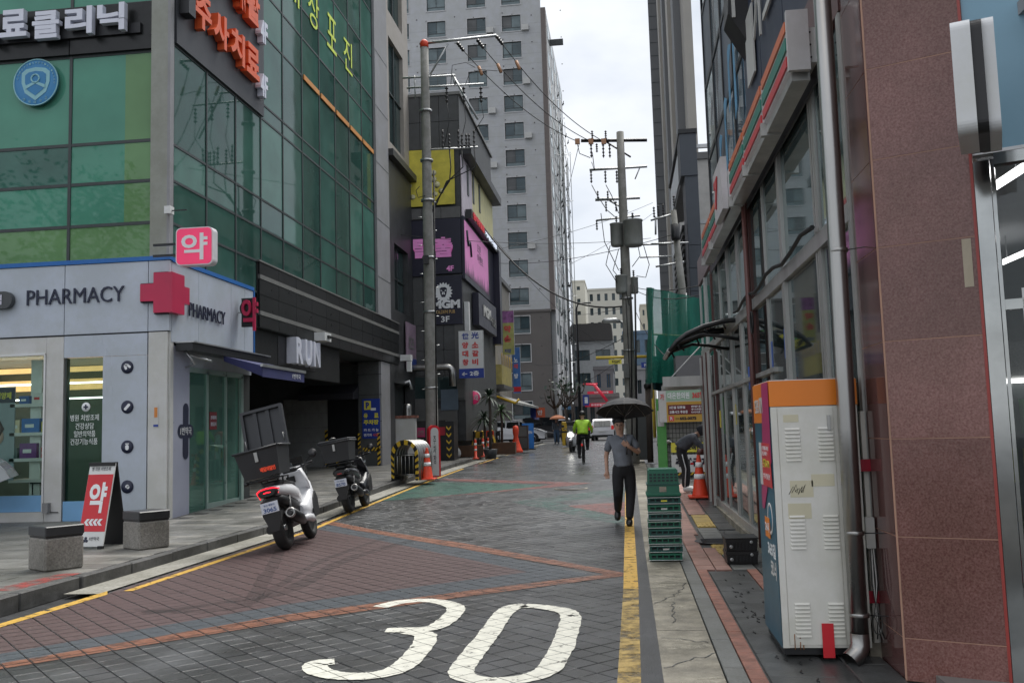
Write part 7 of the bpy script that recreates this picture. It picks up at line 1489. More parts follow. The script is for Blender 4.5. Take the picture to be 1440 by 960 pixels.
# ------------------------------------------------------------------ crates
M_cg1 = mat('crate_green', (.01, .13, .075), .35, var=.15); M_cg2 = mat('crate_teal', (.008, .085, .07), .35, var=.2); M_wirew = mat('white_wire', (.6, .62, .62), .4)
cx0, cx1, cy0, cy1 = .2, .575, 10.95, 11.4
ords = ['lowest', 'second', 'third', 'fourth', 'fifth', 'sixth', 'seventh', 'eighth']
def low_crate(z, k):
    t = thing('green_crate', '%s flat green crate %s the stack at the kerb' % (ords[k], 'from the bottom of' if 0 < k else 'in'), 'crate', (cx0, cy0, z), 'flat green crates in the kerb stack'); h = .086; dx = rnd.uniform(-.006, .006); m_ = MB()
    x0, x1 = cx0+dx, cx1+dx; T_ = .012
    m_.box(x0, x1, cy0, cy1, z+.004, z+.016); m_.box(x0, x1, cy0, cy0+T_, z+.017, z+.03); m_.box(x0, x1, cy0, cy0+T_, z+h-.022, z+h); m_.box(x0, x1, cy1-T_, cy1, z+.017, z+h); m_.box(x0, x0+T_, cy0+T_, cy1-T_, z+.017, z+.045); m_.box(x1-T_, x1, cy0+T_, cy1-T_, z+.017, z+h)
    for i in range(6): xx = x0+.012+i*(x1-x0-.036)/5; m_.box(xx, xx+.014, cy0+.001, cy0+T_-.001, z+.03, z+h-.022)
    for i in range(7): yy = cy0+.02+i*.065; m_.box(x0+.001, x0+T_-.001, yy, yy+.014, z+.045, z+h-.018)
    m_.box(x0+.001, x0+T_, cy0+T_, cy1-T_, z+h-.018, z+h); m_.build('basket', M_cg2 if k % 2 else M_cg1, t)
    m2 = MB().tube([(x0-.006, cy0-.012, z+.012), (x0-.006, cy0-.012, z+h-.012), (x0+.02, cy0-.014, z+h-.004), (x1-.02, cy0-.014, z+h-.004), (x1+.006, cy0-.012, z+h-.012), (x1+.006, cy0-.012, z+.012), (x0-.006, cy0-.012, z+.012)] if k % 3 else [(x1+.006, cy0-.012, z+h-.012), (x1+.006, cy0-.012, z+.012), (x0-.006, cy0-.012, z+.012)], .0035, 5); m2.build('wire_handle', M_wirew, t)
    B('shade_fill', mat('crate_shadow', (.01, .03, .03), .5), t, x0+.015, x1-.015, cy0+.015, cy1-.015, z+.02, z+.05)  # dark block put in as the shade inside the crate
    if k in (1, 7, 6): B('label', M_ow if k != 7 else M_sy, t, x0+.15, x0+.22, cy0-.002, cy0-.0005, z+.034, z+.052)
for k in range(8): low_crate(.014+k*.0915, k)
t = thing('green_crate', 'tall bright green crate turned upside down on top of the stack', 'crate', (cx0, cy0, .75)); z = .75; h = .3; m_ = MB()
def fru(m_, x0, x1, y0, y1, z0, z1, i): return m_.add([(x0, y0, z0), (x1, y0, z0), (x1, y1, z0), (x0, y1, z0), (x0+i, y0+i, z1), (x1-i, y0+i, z1), (x1-i, y1-i, z1), (x0+i, y1-i, z1)], [(0, 3, 2, 1), (4, 5, 6, 7), (0, 1, 5, 4), (1, 2, 6, 5), (2, 3, 7, 6), (3, 0, 4, 7)])
fru(m_, cx0, cx1, cy0, cy1, z, z+h, .018); m_.box(cx0-.012, cx1+.012, cy0-.012, cy1+.012, z, z+.035, b=.006); m_.build('shell', M_cg1, t)
m_ = MB()
for i in range(7):
    for j in range(3): m_.box(cx0+.03+i*.048, cx0+.062+i*.048, cy0-.0+.003*j, cy0+.012+.003*j, z+.17+j*.035, z+.19+j*.035)
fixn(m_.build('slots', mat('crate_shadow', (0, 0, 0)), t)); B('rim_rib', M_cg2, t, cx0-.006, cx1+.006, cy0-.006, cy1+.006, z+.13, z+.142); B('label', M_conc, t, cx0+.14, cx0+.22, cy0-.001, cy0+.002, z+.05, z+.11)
MB().box(cx0+.03, cx1-.03, cy0+.03, cy1-.03, z+h+.0, z+h+.012, b=.004).build('base_rib', M_cg1, t)
t0 = thing('black_crate', 'lower black plastic crate of the pair on the right pavement', 'crate', (1.2, 10.8, .015), 'black plastic crates on the pavement')
def bcrate(t, z):
    x0, x1, y0, y1 = 1.03, 1.38, 10.62, 10.98; m_ = MB(); fru(m_, x0+.012, x1-.012, y0+.012, y1-.012, z, z+.1, -.008); m_.box(x0, x1, y0, y0+.02, z+.1, z+.135); m_.box(x0, x1, y1-.02, y1, z+.1, z+.135); m_.box(x0, x0+.02, y0+.02, y1-.02, z+.1, z+.135); m_.box(x1-.02, x1, y0+.02, y1-.02, z+.1, z+.135); m_.build('basket', M_blk, t)
    m_ = MB()
    for i in range(8): m_.box(x0+.03+i*.038, x0+.05+i*.038, y0-.001, y0+.004, z+.02, z+.09); 
    m_.build('ribs', M_blkm, t); MB().lathe((x0+.06, y0+.001, z+.05), [(.02, 0), (.02, .004), (.012, .006)], 12, ax=-Y).build('clip', M_alu, t); MB().lathe((x1-.07, y0+.001, z+.1), [(.018, 0), (.018, .004), (.012, .006)], 12, ax=-Y).build('clip', M_alu, t)
bcrate(t0, .018); t1_ = thing('black_crate', 'upper black plastic crate of the pair, with its flat lid on', 'crate', (1.2, 10.8, .16), 'black plastic crates on the pavement'); bcrate(t1_, .156); MB().box(1.02, 1.39, 10.61, 10.99, .292, .305, b=.005).build('lid', M_blkm, t1_)
# ------------------------------------------------------------------ scooters
M_sw_ = mat('scooter_white', (.68, .69, .71), .25, var=.03); M_bxm = mat('box_black', (.022, .024, .028), .45, var=.15, bump=.1, bs=200)
def ell(y, z, a, b, n=14, e=.75, x0=0):
    r_ = []
    for j in range(n):
        t = 2*math.pi*j/n; c, s_ = math.cos(t), math.sin(t); r_.append((x0+math.copysign(abs(c)**e, c)*a, y, z+math.copysign(abs(s_)**e, s_)*b))
    return r_
def lofty(st, n=14, e=.75): return MB().loft([ell(*s_[:4], n, e, s_[4] if len(s_) > 4 else 0) for s_ in st])
def scooter(label, loc, rz, lean, body_m, lid_open, digits, front_only=False):
    t = thing('delivery_scooter', label, 'scooter', loc, 'delivery scooters', local=True, rot=(0, -lean, rz))
    for nm, y, R_, r_ in (('wheel', -.64, .215, .075), ('wheel', .66, .215, .062)):
        pf = [(R_+r_*math.cos(R(a)), r_*1.05*math.sin(R(a))) for a in range(-180, 181, 30)]; wz = R_+r_
        w = MB(); n = 28; rings = []
        w.loft([[(pf[j % 12][1], y+math.cos(2*math.pi*i/n)*pf[j % 12][0], wz+math.sin(2*math.pi*i/n)*pf[j % 12][0]) for j in range(12)] for i in range(n+1)], cap=False)
        wo = fixn(w.build(nm, M_rub, t)); MB().lathe((-.035, y, wz), [(R_-.05, 0), (R_-.04, .01), (R_-.04, .06), (R_-.05, .07)], 20, ax=X).build('rim', M_blkm, wo)
        m_ = MB(); 
        for k in range(6): a = R(k*60); m_.tube([(0, y, wz), (0, y+math.cos(a)*(R_-.04), wz+math.sin(a)*(R_-.04))], .016, 6)
        m_.lathe((-.06, y, wz), [(.04, 0), (.04, .12)], 10, ax=X); m_.build('spokes', M_alu if body_m is M_sw_ else M_blkm, wo)
    lofty([(-.93, .80, .05, .03), (-.88, .79, .13, .065), (-.7, .775, .17, .085), (-.45, .75, .185, .105), (-.2, .71, .19, .13), (.0, .66, .17, .13), (.1, .6, .14, .1)]).build('tail_cover', body_m, t)
    lofty([(-.86, .69, .06, .04), (-.75, .66, .15, .08), (-.45, .6, .16, .12), (-.1, .5, .15, .14), (.2, .42, .14, .1)], 12).build('under_cover', M_blk, t)
    lofty([(-.78, .885, .08, .02), (-.7, .885, .14, .035), (-.45, .875, .15, .04), (-.25, .84, .14, .04), (-.05, .83, .13, .04), (.12, .79, .09, .03)], 12).build('seat', M_blk, t)
    lofty([(-.12, .45, .19, .09), (.05, .42, .24, .14), (.25, .46, .255, .2), (.42, .55, .25, .26), (.52, .66, .21, .26), (.6, .72, .12, .2)]).build('leg_fairing', body_m, t)
    for s_ in (-1, 1):
        fixn(MB().prism([(.12, .3), (.4, .34), (.46, .55), (.4, .66), (.25, .56), (.13, .42)], (s_*.235, 0, 0), Y, Z, X*s_, 0, .028).build('fairing_inset', M_blk, t)); lofty([(-.25, .33, .03, .03, s_*.2), (-.05, .33, .05, .05, s_*.21), (.15, .3, .05, .06, s_*.21), (.3, .3, .02, .03, s_*.2)], 8).build('footboard', body_m, t)
    fixn(MB().loft([[(x*sx, y, z) for x, y, z in ((-.2, .5, .62), (.2, .5, .62), (.22, .3, .78), (.15, .27, .98), (-.15, .27, .98), (-.22, .3, .78))] for sx in (1,)]+[[(x*.8, y+.2, z+.08) for x, y, z in ((-.2, .5, .62), (.2, .5, .62), (.22, .3, .78), (.15, .27, .98), (-.15, .27, .98), (-.22, .3, .78))]]).build('front_shield', body_m, t))
    B('meter', M_blk, t, -.1, .1, .28, .36, .98, 1.05, b=.015); B('glovebox', M_blk, t, -.06, .06, .255, .285, .84, .93)
    MB().tube([(-.36, .2, 1.06), (-.2, .3, 1.04), (0, .36, 1.0), (.2, .3, 1.04), (.36, .2, 1.06)], .013, 8).build('handlebar', M_blkm, t)
    for s_ in (-1, 1):
        MB().tube([(s_*.25, .26, 1.055), (s_*.38, .19, 1.062)], .02, 8).build('grip', M_blk, t); MB().tube([(s_*.22, .3, 1.05), (s_*.3, .34, 1.13), (s_*.34, .33, 1.16)], .007, 6).build('mirror_stem', M_blkm, t)
        mr = MB().lathe((s_*.37, .33, 1.18), [(.03, -.012), (.065, 0), (.065, .012), (0, .016)], 12, ax=(0, -1, .1)); mr.build('mirror', M_blk, t)
        MB().tube([(s_*.2, .28, 1.06), (s_*.32, .3, 1.05)], .006, 5).build('lever', M_steel, t)
        MB().tube([(s_*.06, .66, .3), (s_*.07, .58, .55), (s_*.04, .5, .8)], .022, 8).build('fork', M_blkm, t)
        MB().tube([(s_*.13, -.62, .32), (s_*.14, -.5, .68)], .028, 8).build('shock_absorber', M_blkm, t)
    lofty([(.42, .56, .05, .02), (.55, .6, .08, .03), (.7, .59, .085, .03), (.85, .53, .06, .03)], 10).build('front_mudguard', body_m, t)
    fixn(MB().prism([(.56, .88), (.66, .95), (.56, 1.2), (.52, 1.2), (.5, .95)], (-.16, 0, 0), Y, Z, X, 0, .32).build('windscreen', glass('screen_smoke', (.03, .03, .03), refl=.3, trans=.4), t))
    if front_only: MB().lathe((0, .66, .78), [(.1, 0), (.1, .03), (0, .04)], 16, ax=Y).build('headlight', mat('headlight_on', (1, .98, .9), .3, emit=3.5, var=.01), t)
    lofty([(-.5, .36, .11, .1, -.05), (-.3, .36, .13, .12, -.05), (.05, .36, .13, .1), (.25, .34, .08, .06)], 10).build('engine', M_blkm, t); lofty([(-.75, .3, .05, .05, -.13), (-.5, .32, .07, .09, -.13), (-.2, .34, .06, .09, -.12)], 10).build('gear_case', M_blk, t)
    ex = MB().tube([(.17, -.2, .3), (.19, -.4, .36), (.2, -.8, .46)], [.05, .075, .07], 14).build('exhaust', M_blkm, t); MB().lathe((.2, -.8, .46), [(.072, 0), (.07, .025), (.045, .03), (.04, .0)], 16, ax=(0, -.97, .24)).build('exhaust_tip', M_steel, ex); MB().lathe((.2, -.83, .467), [(.03, 0), (.03, .004)], 12, ax=(0, -.97, .24)).build('exhaust_bore', M_blk, ex)
    # rear end
    fixn(MB().prism([(-.11, .68), (.11, .68), (.12, .5), (.05, .28), (-.05, .28), (-.12, .5)], (0, -.93, 0), X, Z, Vector((0, -1, -.25)), 0, .02).build('rear_mudguard', M_blk, t))
    np_ = MB(); np_.box(-.115, .115, -.975, -.965, .52, .66, b=.004); npo = np_.build('number_plate', mat('plate_white', (.62, .65, .72), .5), t); text(digits, mat('plate_blue', (.03, .08, .25), .5), npo, (-.085, -.977, .535), X, Z, .17, .055, depth=.002); text('부산 해운대', mat('plate_blue', (0, 0, 0)), npo, (-.07, -.977, .61), X, Z, .14, .028, depth=.002, bold=0)
    rl = mat('tail_lit', (.9, .015, .03), .3, emit=.8, var=.01) if body_m is M_sw_ else mat('tail_dull', (.35, .02, .02), .3)
    if body_m is M_sw_:
        for zz_, w_ in ((.815, .15), (.765, .13)): MB().tube([(-w_*.95, -.87, zz_-.05), (-w_, -.885, zz_-.01), (-w_*.6, -.93, zz_+.012), (0, -.95, zz_+.02), (w_*.6, -.93, zz_+.012), (w_, -.885, zz_-.01)], .009, 6).build('tail_light', rl, t)
    else: lofty([(-.945, .76, .05, .014), (-.955, .76, .045, .01)], 8).build('tail_light', rl, t)
    lofty([(-.945, .78, .1, .045), (-.9, .78, .14, .07)], 10).build('tail_panel', M_blk, t)
    # rack and box
    m_ = MB()
    for x in (-.15, 0, .15): m_.tube([(x, -.95, .95), (x, -.35, .95), (x*.8, -.3, .88)], .012, 6)
    m_.tube([(-.22, -.95, .95), (.22, -.95, .95)], .014, 6); m_.tube([(-.15, -.6, .95), (-.13, -.6, .85)], .012, 6); m_.tube([(.15, -.6, .95), (.13, -.6, .85)], .012, 6); m_.lathe((-.26, -.95, .95), [(.025, 0), (.025, .05)], 8, ax=X); m_.build('rack', M_blkm, t)
    zb_, hb_ = .99, .37; bt_ = MB(); bt_.add([(-.23, -.98, zb_), (.23, -.98, zb_), (.23, -.5, zb_), (-.23, -.5, zb_), (-.285, -1.04, zb_+hb_), (.285, -1.04, zb_+hb_), (.285, -.46, zb_+hb_), (-.285, -.46, zb_+hb_), (-.265, -1.02, zb_+hb_), (.265, -1.02, zb_+hb_), (.265, -.48, zb_+hb_), (-.265, -.48, zb_+hb_), (-.21, -.96, zb_+.03), (.21, -.96, zb_+.03), (.21, -.52, zb_+.03), (-.21, -.52, zb_+.03)],
        [(0, 3, 2, 1), (0, 1, 5, 4), (1, 2, 6, 5), (2, 3, 7, 6), (3, 0, 4, 7), (4, 5, 9, 8), (5, 6, 10, 9), (6, 7, 11, 10), (7, 4, 8, 11), (8, 9, 13, 12), (9, 10, 14, 13), (10, 11, 15, 14), (11, 8, 12, 15), (12, 13, 14, 15)]); bt_.build('cargo_box', M_bxm, t)
    bm_ = MB()
    for (a_, b_) in (((-.295, -1.05), (.295, -1.05)), ((.295, -1.05), (.295, -.45)), ((-.295, -.45), (-.295, -1.05))): bm_.tube([(a_[0], a_[1], zb_+hb_-.01), (b_[0], b_[1], zb_+hb_-.01)], .016, 6)
    bm_.build('box_rim', M_bxm, t); m_ = MB(); m_.box(-.03, .02, -1.045, -1.035, zb_+.2, zb_+.33, b=.004); m_.build('latch', M_steel, t)
    if lid_open:
        o_ = Vector((-.29, -.47, zb_+hb_)); v_ = Vector((0, .2, 1)).normalized(); ld = MB(); ld.obox(o_, X, v_, X.cross(v_), 0, .58, 0, .56, -.03, 0)
        for q in (0, .54): ld.obox(o_, X, v_, X.cross(v_), q, q+.04, 0, .56, .001, .05)
        ld.obox(o_, X, v_, X.cross(v_), .04, .54, .52, .56, .001, .05)
        for q in (.17, .345): ld.obox(o_, X, v_, X.cross(v_), q, q+.05, 0, .519, .0005, .03)
        ld.build('box_lid', M_bxm, t)
        for sx in (-.26, .26): MB().tube([(sx, -.5, zb_+hb_), (sx, -.53, zb_+hb_+.16)], .006, 5).build('lid_stay', M_steel, t)
        q = Vector((0, -.107, .99)).normalized(); text('배달의달인', mat('box_red', (.7, .07, .03), .5, emit=.1), t, (.0, -.999+.003, zb_+.06), X, Vector((0, -.16, 1)), .2, .06, depth=.006, bold=.05); 
    else:
        ld = MB().box(-.3, .3, -1.06, -.44, zb_+hb_, zb_+hb_+.045, b=.015).build('box_lid', M_bxm, t); MB().tube([(-.06, -1.05, zb_+hb_+.06), (0, -1.06, zb_+hb_+.075), (.06, -1.05, zb_+hb_+.06)], .01, 6).build('lid_handle', M_steel, t)
    MB().tube([(-.14, -.1, .3), (-.24, -.12, .03)], .012, 6).build('side_stand', M_blkm, t); return t
a_ = G(405, 772)
scooter('white delivery scooter with its black cargo box lid open, tail light lit', (a_.x-.055, a_.y+.64, 0), R(5), R(13), M_sw_, True, '3065').scale = (1.06, 1.06, 1.06)
b_ = G(492, 722); scooter('black delivery scooter with its black cargo box closed', (b_.x-.02, b_.y+.62, zg(b_.y+.6)), R(3), R(9), mat('scooter_black', (.02, .02, .023), .22), False, '8570')
# ------------------------------------------------------------------ people
M_skin = mat('skin', (.46, .27, .19), .5, var=.06, vs=20); M_hair = mat('hair', (.012, .011, .011), .6); M_shoe = mat('shoe_black', (.012, .012, .012), .3)
def skinned(name, nodes, edges, m, parent, sub=1):
    ks = list(nodes); me = bpy.data.meshes.new(name); me.from_pydata([nodes[k][0] for k in ks], [(ks.index(a), ks.index(b)) for a, b in edges], []); o = bpy.data.objects.new(name, me); C.objects.link(o)
    md = o.modifiers.new('skin', 'SKIN'); md.use_smooth_shade = True; me = o.data
    for i, k in enumerate(ks):
        r_ = nodes[k][1]; me.skin_vertices[0].data[i].radius = (r_, r_) if not isinstance(r_, tuple) else r_; me.skin_vertices[0].data[i].use_root = (i == 0)
    s_ = o.modifiers.new('sub', 'SUBSURF'); s_.levels = sub; s_.render_levels = sub
    dg = bpy.context.evaluated_depsgraph_get(); nm = bpy.data.meshes.new_from_object(o.evaluated_get(dg)); bpy.data.objects.remove(o); bpy.data.meshes.remove(me); nm.name = name; nm.materials.clear(); nm.materials.append(m)
    for p in nm.polygons: p.use_smooth = True
    o = bpy.data.objects.new(name, nm); C.objects.link(o); o.parent = parent; WL[o.name] = (0, 0, 0); return o
def person(label, loc, J, top, bottom, sleeve='short', rz=0, group=None, shoes=M_shoe, hair=M_hair, hood=False, helmet=False, stripe=None, sub=2, fingers=True, lower_m=None):
    t = thing('person', label, 'person', loc, group, local=True, rot=(0, 0, rz)); V = lambda k: Vector(J[k])
    hd, nk, ch, pv = V('head'), V('neck'), V('chest'), V('pelvis'); up = (hd-nk).normalized(); fw = Vector(J.get('face', (0, -1, 0))).normalized()
    N = {'pelvis': (J['pelvis'], (.13, .1)), 'chest': (J['chest'], (.14, .1)), 'neck': (J['neck'], .052), 'jaw': (tuple(hd-up*.055+fw*.015), (.068, .075)), 'head': (tuple(hd+up*.03), (.078, .092)), 'crown': (tuple(hd+up*.085), (.055, .065))}
    E = [('pelvis', 'chest'), ('chest', 'neck'), ('neck', 'jaw'), ('jaw', 'head'), ('head', 'crown')]
    for s_ in 'LR':
        for k, r_ in (('sh', .052), ('el', .04), ('wr', .03), ('hand', .038)): N[k+s_] = (J[k+s_], r_)
        E += [('chest', 'sh'+s_), ('sh'+s_, 'el'+s_), ('el'+s_, 'wr'+s_), ('wr'+s_, 'hand'+s_)]
        if fingers:
            h, w = V('hand'+s_), V('wr'+s_); d = (h-w).normalized(); a = d.cross(fw); a = a.normalized() if a.length > .1 else X; cur = Vector(J.get('curl'+s_, tuple(fw)))
            for i in range(4):
                b0 = h+d*.025+a*(i-1.5)*.018; N['f%d%s' % (i, s_)] = (tuple(b0), .011); N['g%d%s' % (i, s_)] = (tuple(b0+d*.03+cur*.012), .0095); N['i%d%s' % (i, s_)] = (tuple(b0+d*.04+cur*.035), .008); E += [('hand'+s_, 'f%d%s' % (i, s_)), ('f%d%s' % (i, s_), 'g%d%s' % (i, s_)), ('g%d%s' % (i, s_), 'i%d%s' % (i, s_))]
            N['t'+s_] = (tuple(h-d*.01+a*.04+cur*.01), .011); N['u'+s_] = (tuple(h+d*.025+a*.05+cur*.02), .009); E += [('hand'+s_, 't'+s_), ('t'+s_, 'u'+s_)]
        for k, r_ in (('hip', .085), ('kn', .055), ('an', .035), ('toe', .03)): N[k+s_] = (J[k+s_], r_)
        E += [('pelvis', 'hip'+s_), ('hip'+s_, 'kn'+s_), ('kn'+s_, 'an'+s_), ('an'+s_, 'toe'+s_)]
    skinned('body', N, E, M_skin, t, sub)
    # shirt
    m1 = pv.lerp(ch, .5); T_ = {'c': (tuple(ch+(nk-ch)*.1), (.2, .135)), 'm': (tuple(m1), (.205, .16)), 'w': (tuple(pv-(ch-pv)*.05), (.2, .16)), 'x': (tuple(pv-(ch-pv)*.12), (.2, .16)), 'n': (tuple(nk-(nk-ch)*.12), .07)}; TE = [('c', 'm'), ('m', 'w'), ('w', 'x'), ('c', 'n')]
    for s_ in 'LR':
        T_['s'+s_] = (J['sh'+s_], .075); el, sh, wr = V('el'+s_), V('sh'+s_), V('wr'+s_); TE.append(('c', 's'+s_))
        if sleeve == 'short': T_['e'+s_] = (tuple(sh.lerp(el, .8)), .064); TE.append(('s'+s_, 'e'+s_))
        else: T_['e'+s_] = (tuple(el), .058); T_['r'+s_] = (tuple(el.lerp(wr, .95)), .042); TE += [('s'+s_, 'e'+s_), ('e'+s_, 'r'+s_)]
    skinned('shirt' if sleeve == 'short' else 'jacket', T_, TE, top, t, sub)
    L_ = {'o': (tuple(pv+(ch-pv)*.25), (.18, .14)), 'p': (tuple(pv+(ch-pv)*.12), (.185, .145)), 'q': (tuple(pv-Z*.06 if (hd-pv).z > .35 else pv), (.185, .15))}; LE = [('o', 'p'), ('p', 'q')]
    for s_ in 'LR':
        kn, an, hp = V('kn'+s_), V('an'+s_), V('hip'+s_); L_['h'+s_] = (tuple(hp.lerp(kn, .18)), .12); L_['k'+s_] = (tuple(kn), .088); L_['a'+s_] = (tuple(kn.lerp(an, 1.0)), .062); LE += [('q', 'h'+s_), ('h'+s_, 'k'+s_), ('k'+s_, 'a'+s_)]
        td = (V('toe'+s_)-an).normalized(); skinned('shoe', {'a': (tuple(an-td*.04-Z*.02), .058), 'b': (tuple(an.lerp(V('toe'+s_), .55)), .06), 'c': (tuple(V('toe'+s_)+td*.03), .048)}, [('a', 'b'), ('b', 'c')], shoes, t, sub)
        if stripe: MB().tube([hp.lerp(kn, .2)+Vector(stripe)*.098, kn+Vector(stripe)*.075, kn.lerp(an, .9)+Vector(stripe)*.058], .012, 5).build('stripe', M_txtw, t)
    skinned('trousers', L_, LE, bottom, t, sub)
    sd = up.cross(fw).normalized(); c = hd+up*.035
    hairm = MB()
    if helmet or hood:
        hairm.lathe(c-up*(.03 if hood else 0)-fw*.03, [(.098, -.09 if hood else -.02), (.115, 0), (.118, .05), (.1, .1), (.06, .135), (0, .145)], 14, ax=up); hairm.build('helmet' if helmet else 'hood', M_blk if helmet else mat('hood_dark', (.015, .016, .022), .8), t)
    else:
        hairm.lathe(c-fw*.03+up*.018, [(.084, -.02), (.09, .02), (.086, .05), (.065, .078), (.03, .092), (0, .094)], 14, ax=(up-fw*.25)); hairm.build('hair', hair, t)
    f_ = MB(); f_.tube([c+fw*.082-up*.01, c+fw*.108-up*.045, c+fw*.09-up*.052], [.008, .014, .01], 6); f_.build('nose', M_skin, t)
    e_ = MB()
    for q in (-1, 1): e_.lathe(c+fw*.078+sd*q*.032-up*.012, [(.011, 0), (.009, .006), (0, .008)], 8, ax=fw); e_.tube([c+fw*.084+sd*q*.018+up*.01, c+fw*.078+sd*q*.046+up*.01], .004, 4)
    e_.build('eyes', M_hair, t); MB().tube([c+fw*.08-up*.078-sd*.022, c+fw*.086-up*.08, c+fw*.08-up*.078+sd*.022], .005, 5).build('mouth', mat('lips', (.25, .09, .08), .5), t)
    for q in (-1, 1): MB().lathe(c+sd*q*.08-up*.03, [(.02, 0), (.024, .008), (.01, .014)], 8, ax=sd*q).build('ear', M_skin, t)
    return t
pm = G(880, 738)
J = dict(pelvis=(0, 0, .96), chest=(-.02, 0, 1.27), neck=(-.03, 0, 1.44), head=(-.04, -.02, 1.575), face=(0, -1, -.1),
         shL=(-.2, 0, 1.37), elL=(-.27, .03, 1.1), wrL=(-.265, -.03, .88), handL=(-.262, -.05, .81), shR=(.15, 0, 1.37), elR=(.26, -.06, 1.14), wrR=(.12, -.2, 1.23), handR=(.06, -.22, 1.27), curlR=(-.3, .4, .8),
         hipL=(-.09, 0, .9), hipR=(.09, 0, .9), knL=(-.1, -.06, .52), anL=(-.12, .3, .2), toeL=(-.13, .26, .07), knR=(.1, .02, .5), anR=(.06, -.08, .08), toeR=(.06, -.24, .035))
man = person('man in a grey polo shirt and black trousers walking under a black umbrella', (pm.x, pm.y, pm.z), J, mat('polo_grey', (.16, .175, .2), .85, var=.22, vs=9, bump=1, bs=16), mat('trousers_black', (.014, .014, .017), .85, var=.4, vs=8, bump=1, bs=14), 'short')
MB().tube([(-.075, -.07, 1.425), (-.03, -.095, 1.385), (0, -.1, 1.36), (.03, -.095, 1.385), (.03, -.07, 1.43)], .012, 6).build('collar', mat('polo_grey', (0, 0, 0)), man)
um = thing('umbrella', 'black umbrella held up over the man in the grey polo', 'umbrella', (pm.x, pm.y, pm.z+1.2), local=True)
top = Vector((.05, -.02, .81)); hn = Vector((.06, -.235, .0)); axu = (top-hn).normalized(); n_ = 8; aa = axu.cross(X).normalized(); bb = axu.cross(aa); um_v = []; cm = MB(); ri = MB()
prof = [(0, 0), (.14, -.02), (.27, -.07), (.38, -.14), (.46, -.22)]
for i in range(n_*2):
    t_ = math.pi*i/n_
    for r_, h_ in prof: k = 1 if i % 2 == 0 else .955; cm.v.append(tuple(top+(aa*math.cos(t_)+bb*math.sin(t_))*r_*k*1.02+axu*(h_+(.012*(r_/.46) if i % 2 else 0))))
np5 = len(prof)
for i in range(n_*2):
    j = (i+1) % (n_*2)
    for q in range(np5-1): cm.f.append((i*np5+q, i*np5+q+1, j*np5+q+1, j*np5+q)); cm.mi.append(0)
for i in range(n_):
    t_ = 2*math.pi*i/n_; d_ = aa*math.cos(t_)+bb*math.sin(t_); ri.tube([top+d_*r_*1.02+axu*(h_-.004) for r_, h_ in prof], .003, 4); ri.tube([top+axu*-.3, top+d_*.25-axu*.075], .0025, 4)
cm.build('canopy', mat('umbrella_cloth', (.028, .029, .033), .75, var=.2), um); ri.build('ribs', M_steel, um); MB().tube([hn-axu*.06, top+axu*.05], .006, 6).build('shaft', M_steel, um); MB().tube([hn-axu*.08, hn+axu*.06], .014, 8).build('handle', M_blk, um)
# bending worker with a hand cart
pw = G(968, 691, .03)
J = dict(pelvis=(-.12, 0, .92), chest=(.12, -.03, 1.13), neck=(.26, -.04, 1.2), head=(.36, -.05, 1.25), face=(.75, 0, -.65),
         shL=(.14, .12, 1.1), elL=(.33, .14, .92), wrL=(.42, .08, .78), handL=(.45, .07, .72), shR=(.16, -.17, 1.08), elR=(.34, -.2, .9), wrR=(.42, -.12, .76), handR=(.45, -.1, .7),
         hipL=(-.12, .09, .86), hipR=(-.12, -.09, .86), knL=(.0, .12, .48), anL=(-.02, .14, .08), toeL=(.14, .14, .04), knR=(-.04, -.1, .48), anR=(-.08, -.12, .08), toeR=(.1, -.12, .04))
wk = person('worker in a grey and black hooded jacket bending over a hand cart', (pw.x, pw.y, pw.z), J, mat('jacket_grey', (.06, .066, .08), .8, var=.5, vs=8, bump=1, bs=14), mat('trousers_black', (0, 0, 0)), 'long', hood=True, shoes=M_white, stripe=(0, -1, 0))
hc = thing('hand_cart', 'small folding hand cart gripped by the bending worker', 'hand cart', (pw.x+.5, pw.y, pw.z), local=True)
for y in (-.14, .14):
    MB().tube([(-.05, y, .72), (.02, y, .7), (.14, y, .1)], .012, 6).build('side_rail', M_alu, hc); MB().lathe((.16, y-.02, .08), [(.08, 0), (.08, .04)], 14, ax=Y).build('wheel', M_rub, hc); MB().tube([(-.05, y, .6), (-.1, y, .08)], .012, 6).build('leg', mat('azure', (0, 0, 0)), hc)
MB().tube([(-.05, -.14, .72), (-.05, .14, .72)], .016, 6).build('handle', M_blk, hc); B('plate', M_alu, hc, .12, .34, -.16, .16, .06, .075); B('load', M_blk, hc, .06, .25, -.13, .1, .08, .3)
hy = thing('red_valve', 'dark red round valve on the shop front beside the cone', 'valve', tuple(atY(995, 662, 19.5))); MB().lathe(atY(992, 662, 19.3), [(.09, 0), (.1, .08), (.05, .12), (.05, .3)], 14, ax=X).build('valve', M_mbr, hy)
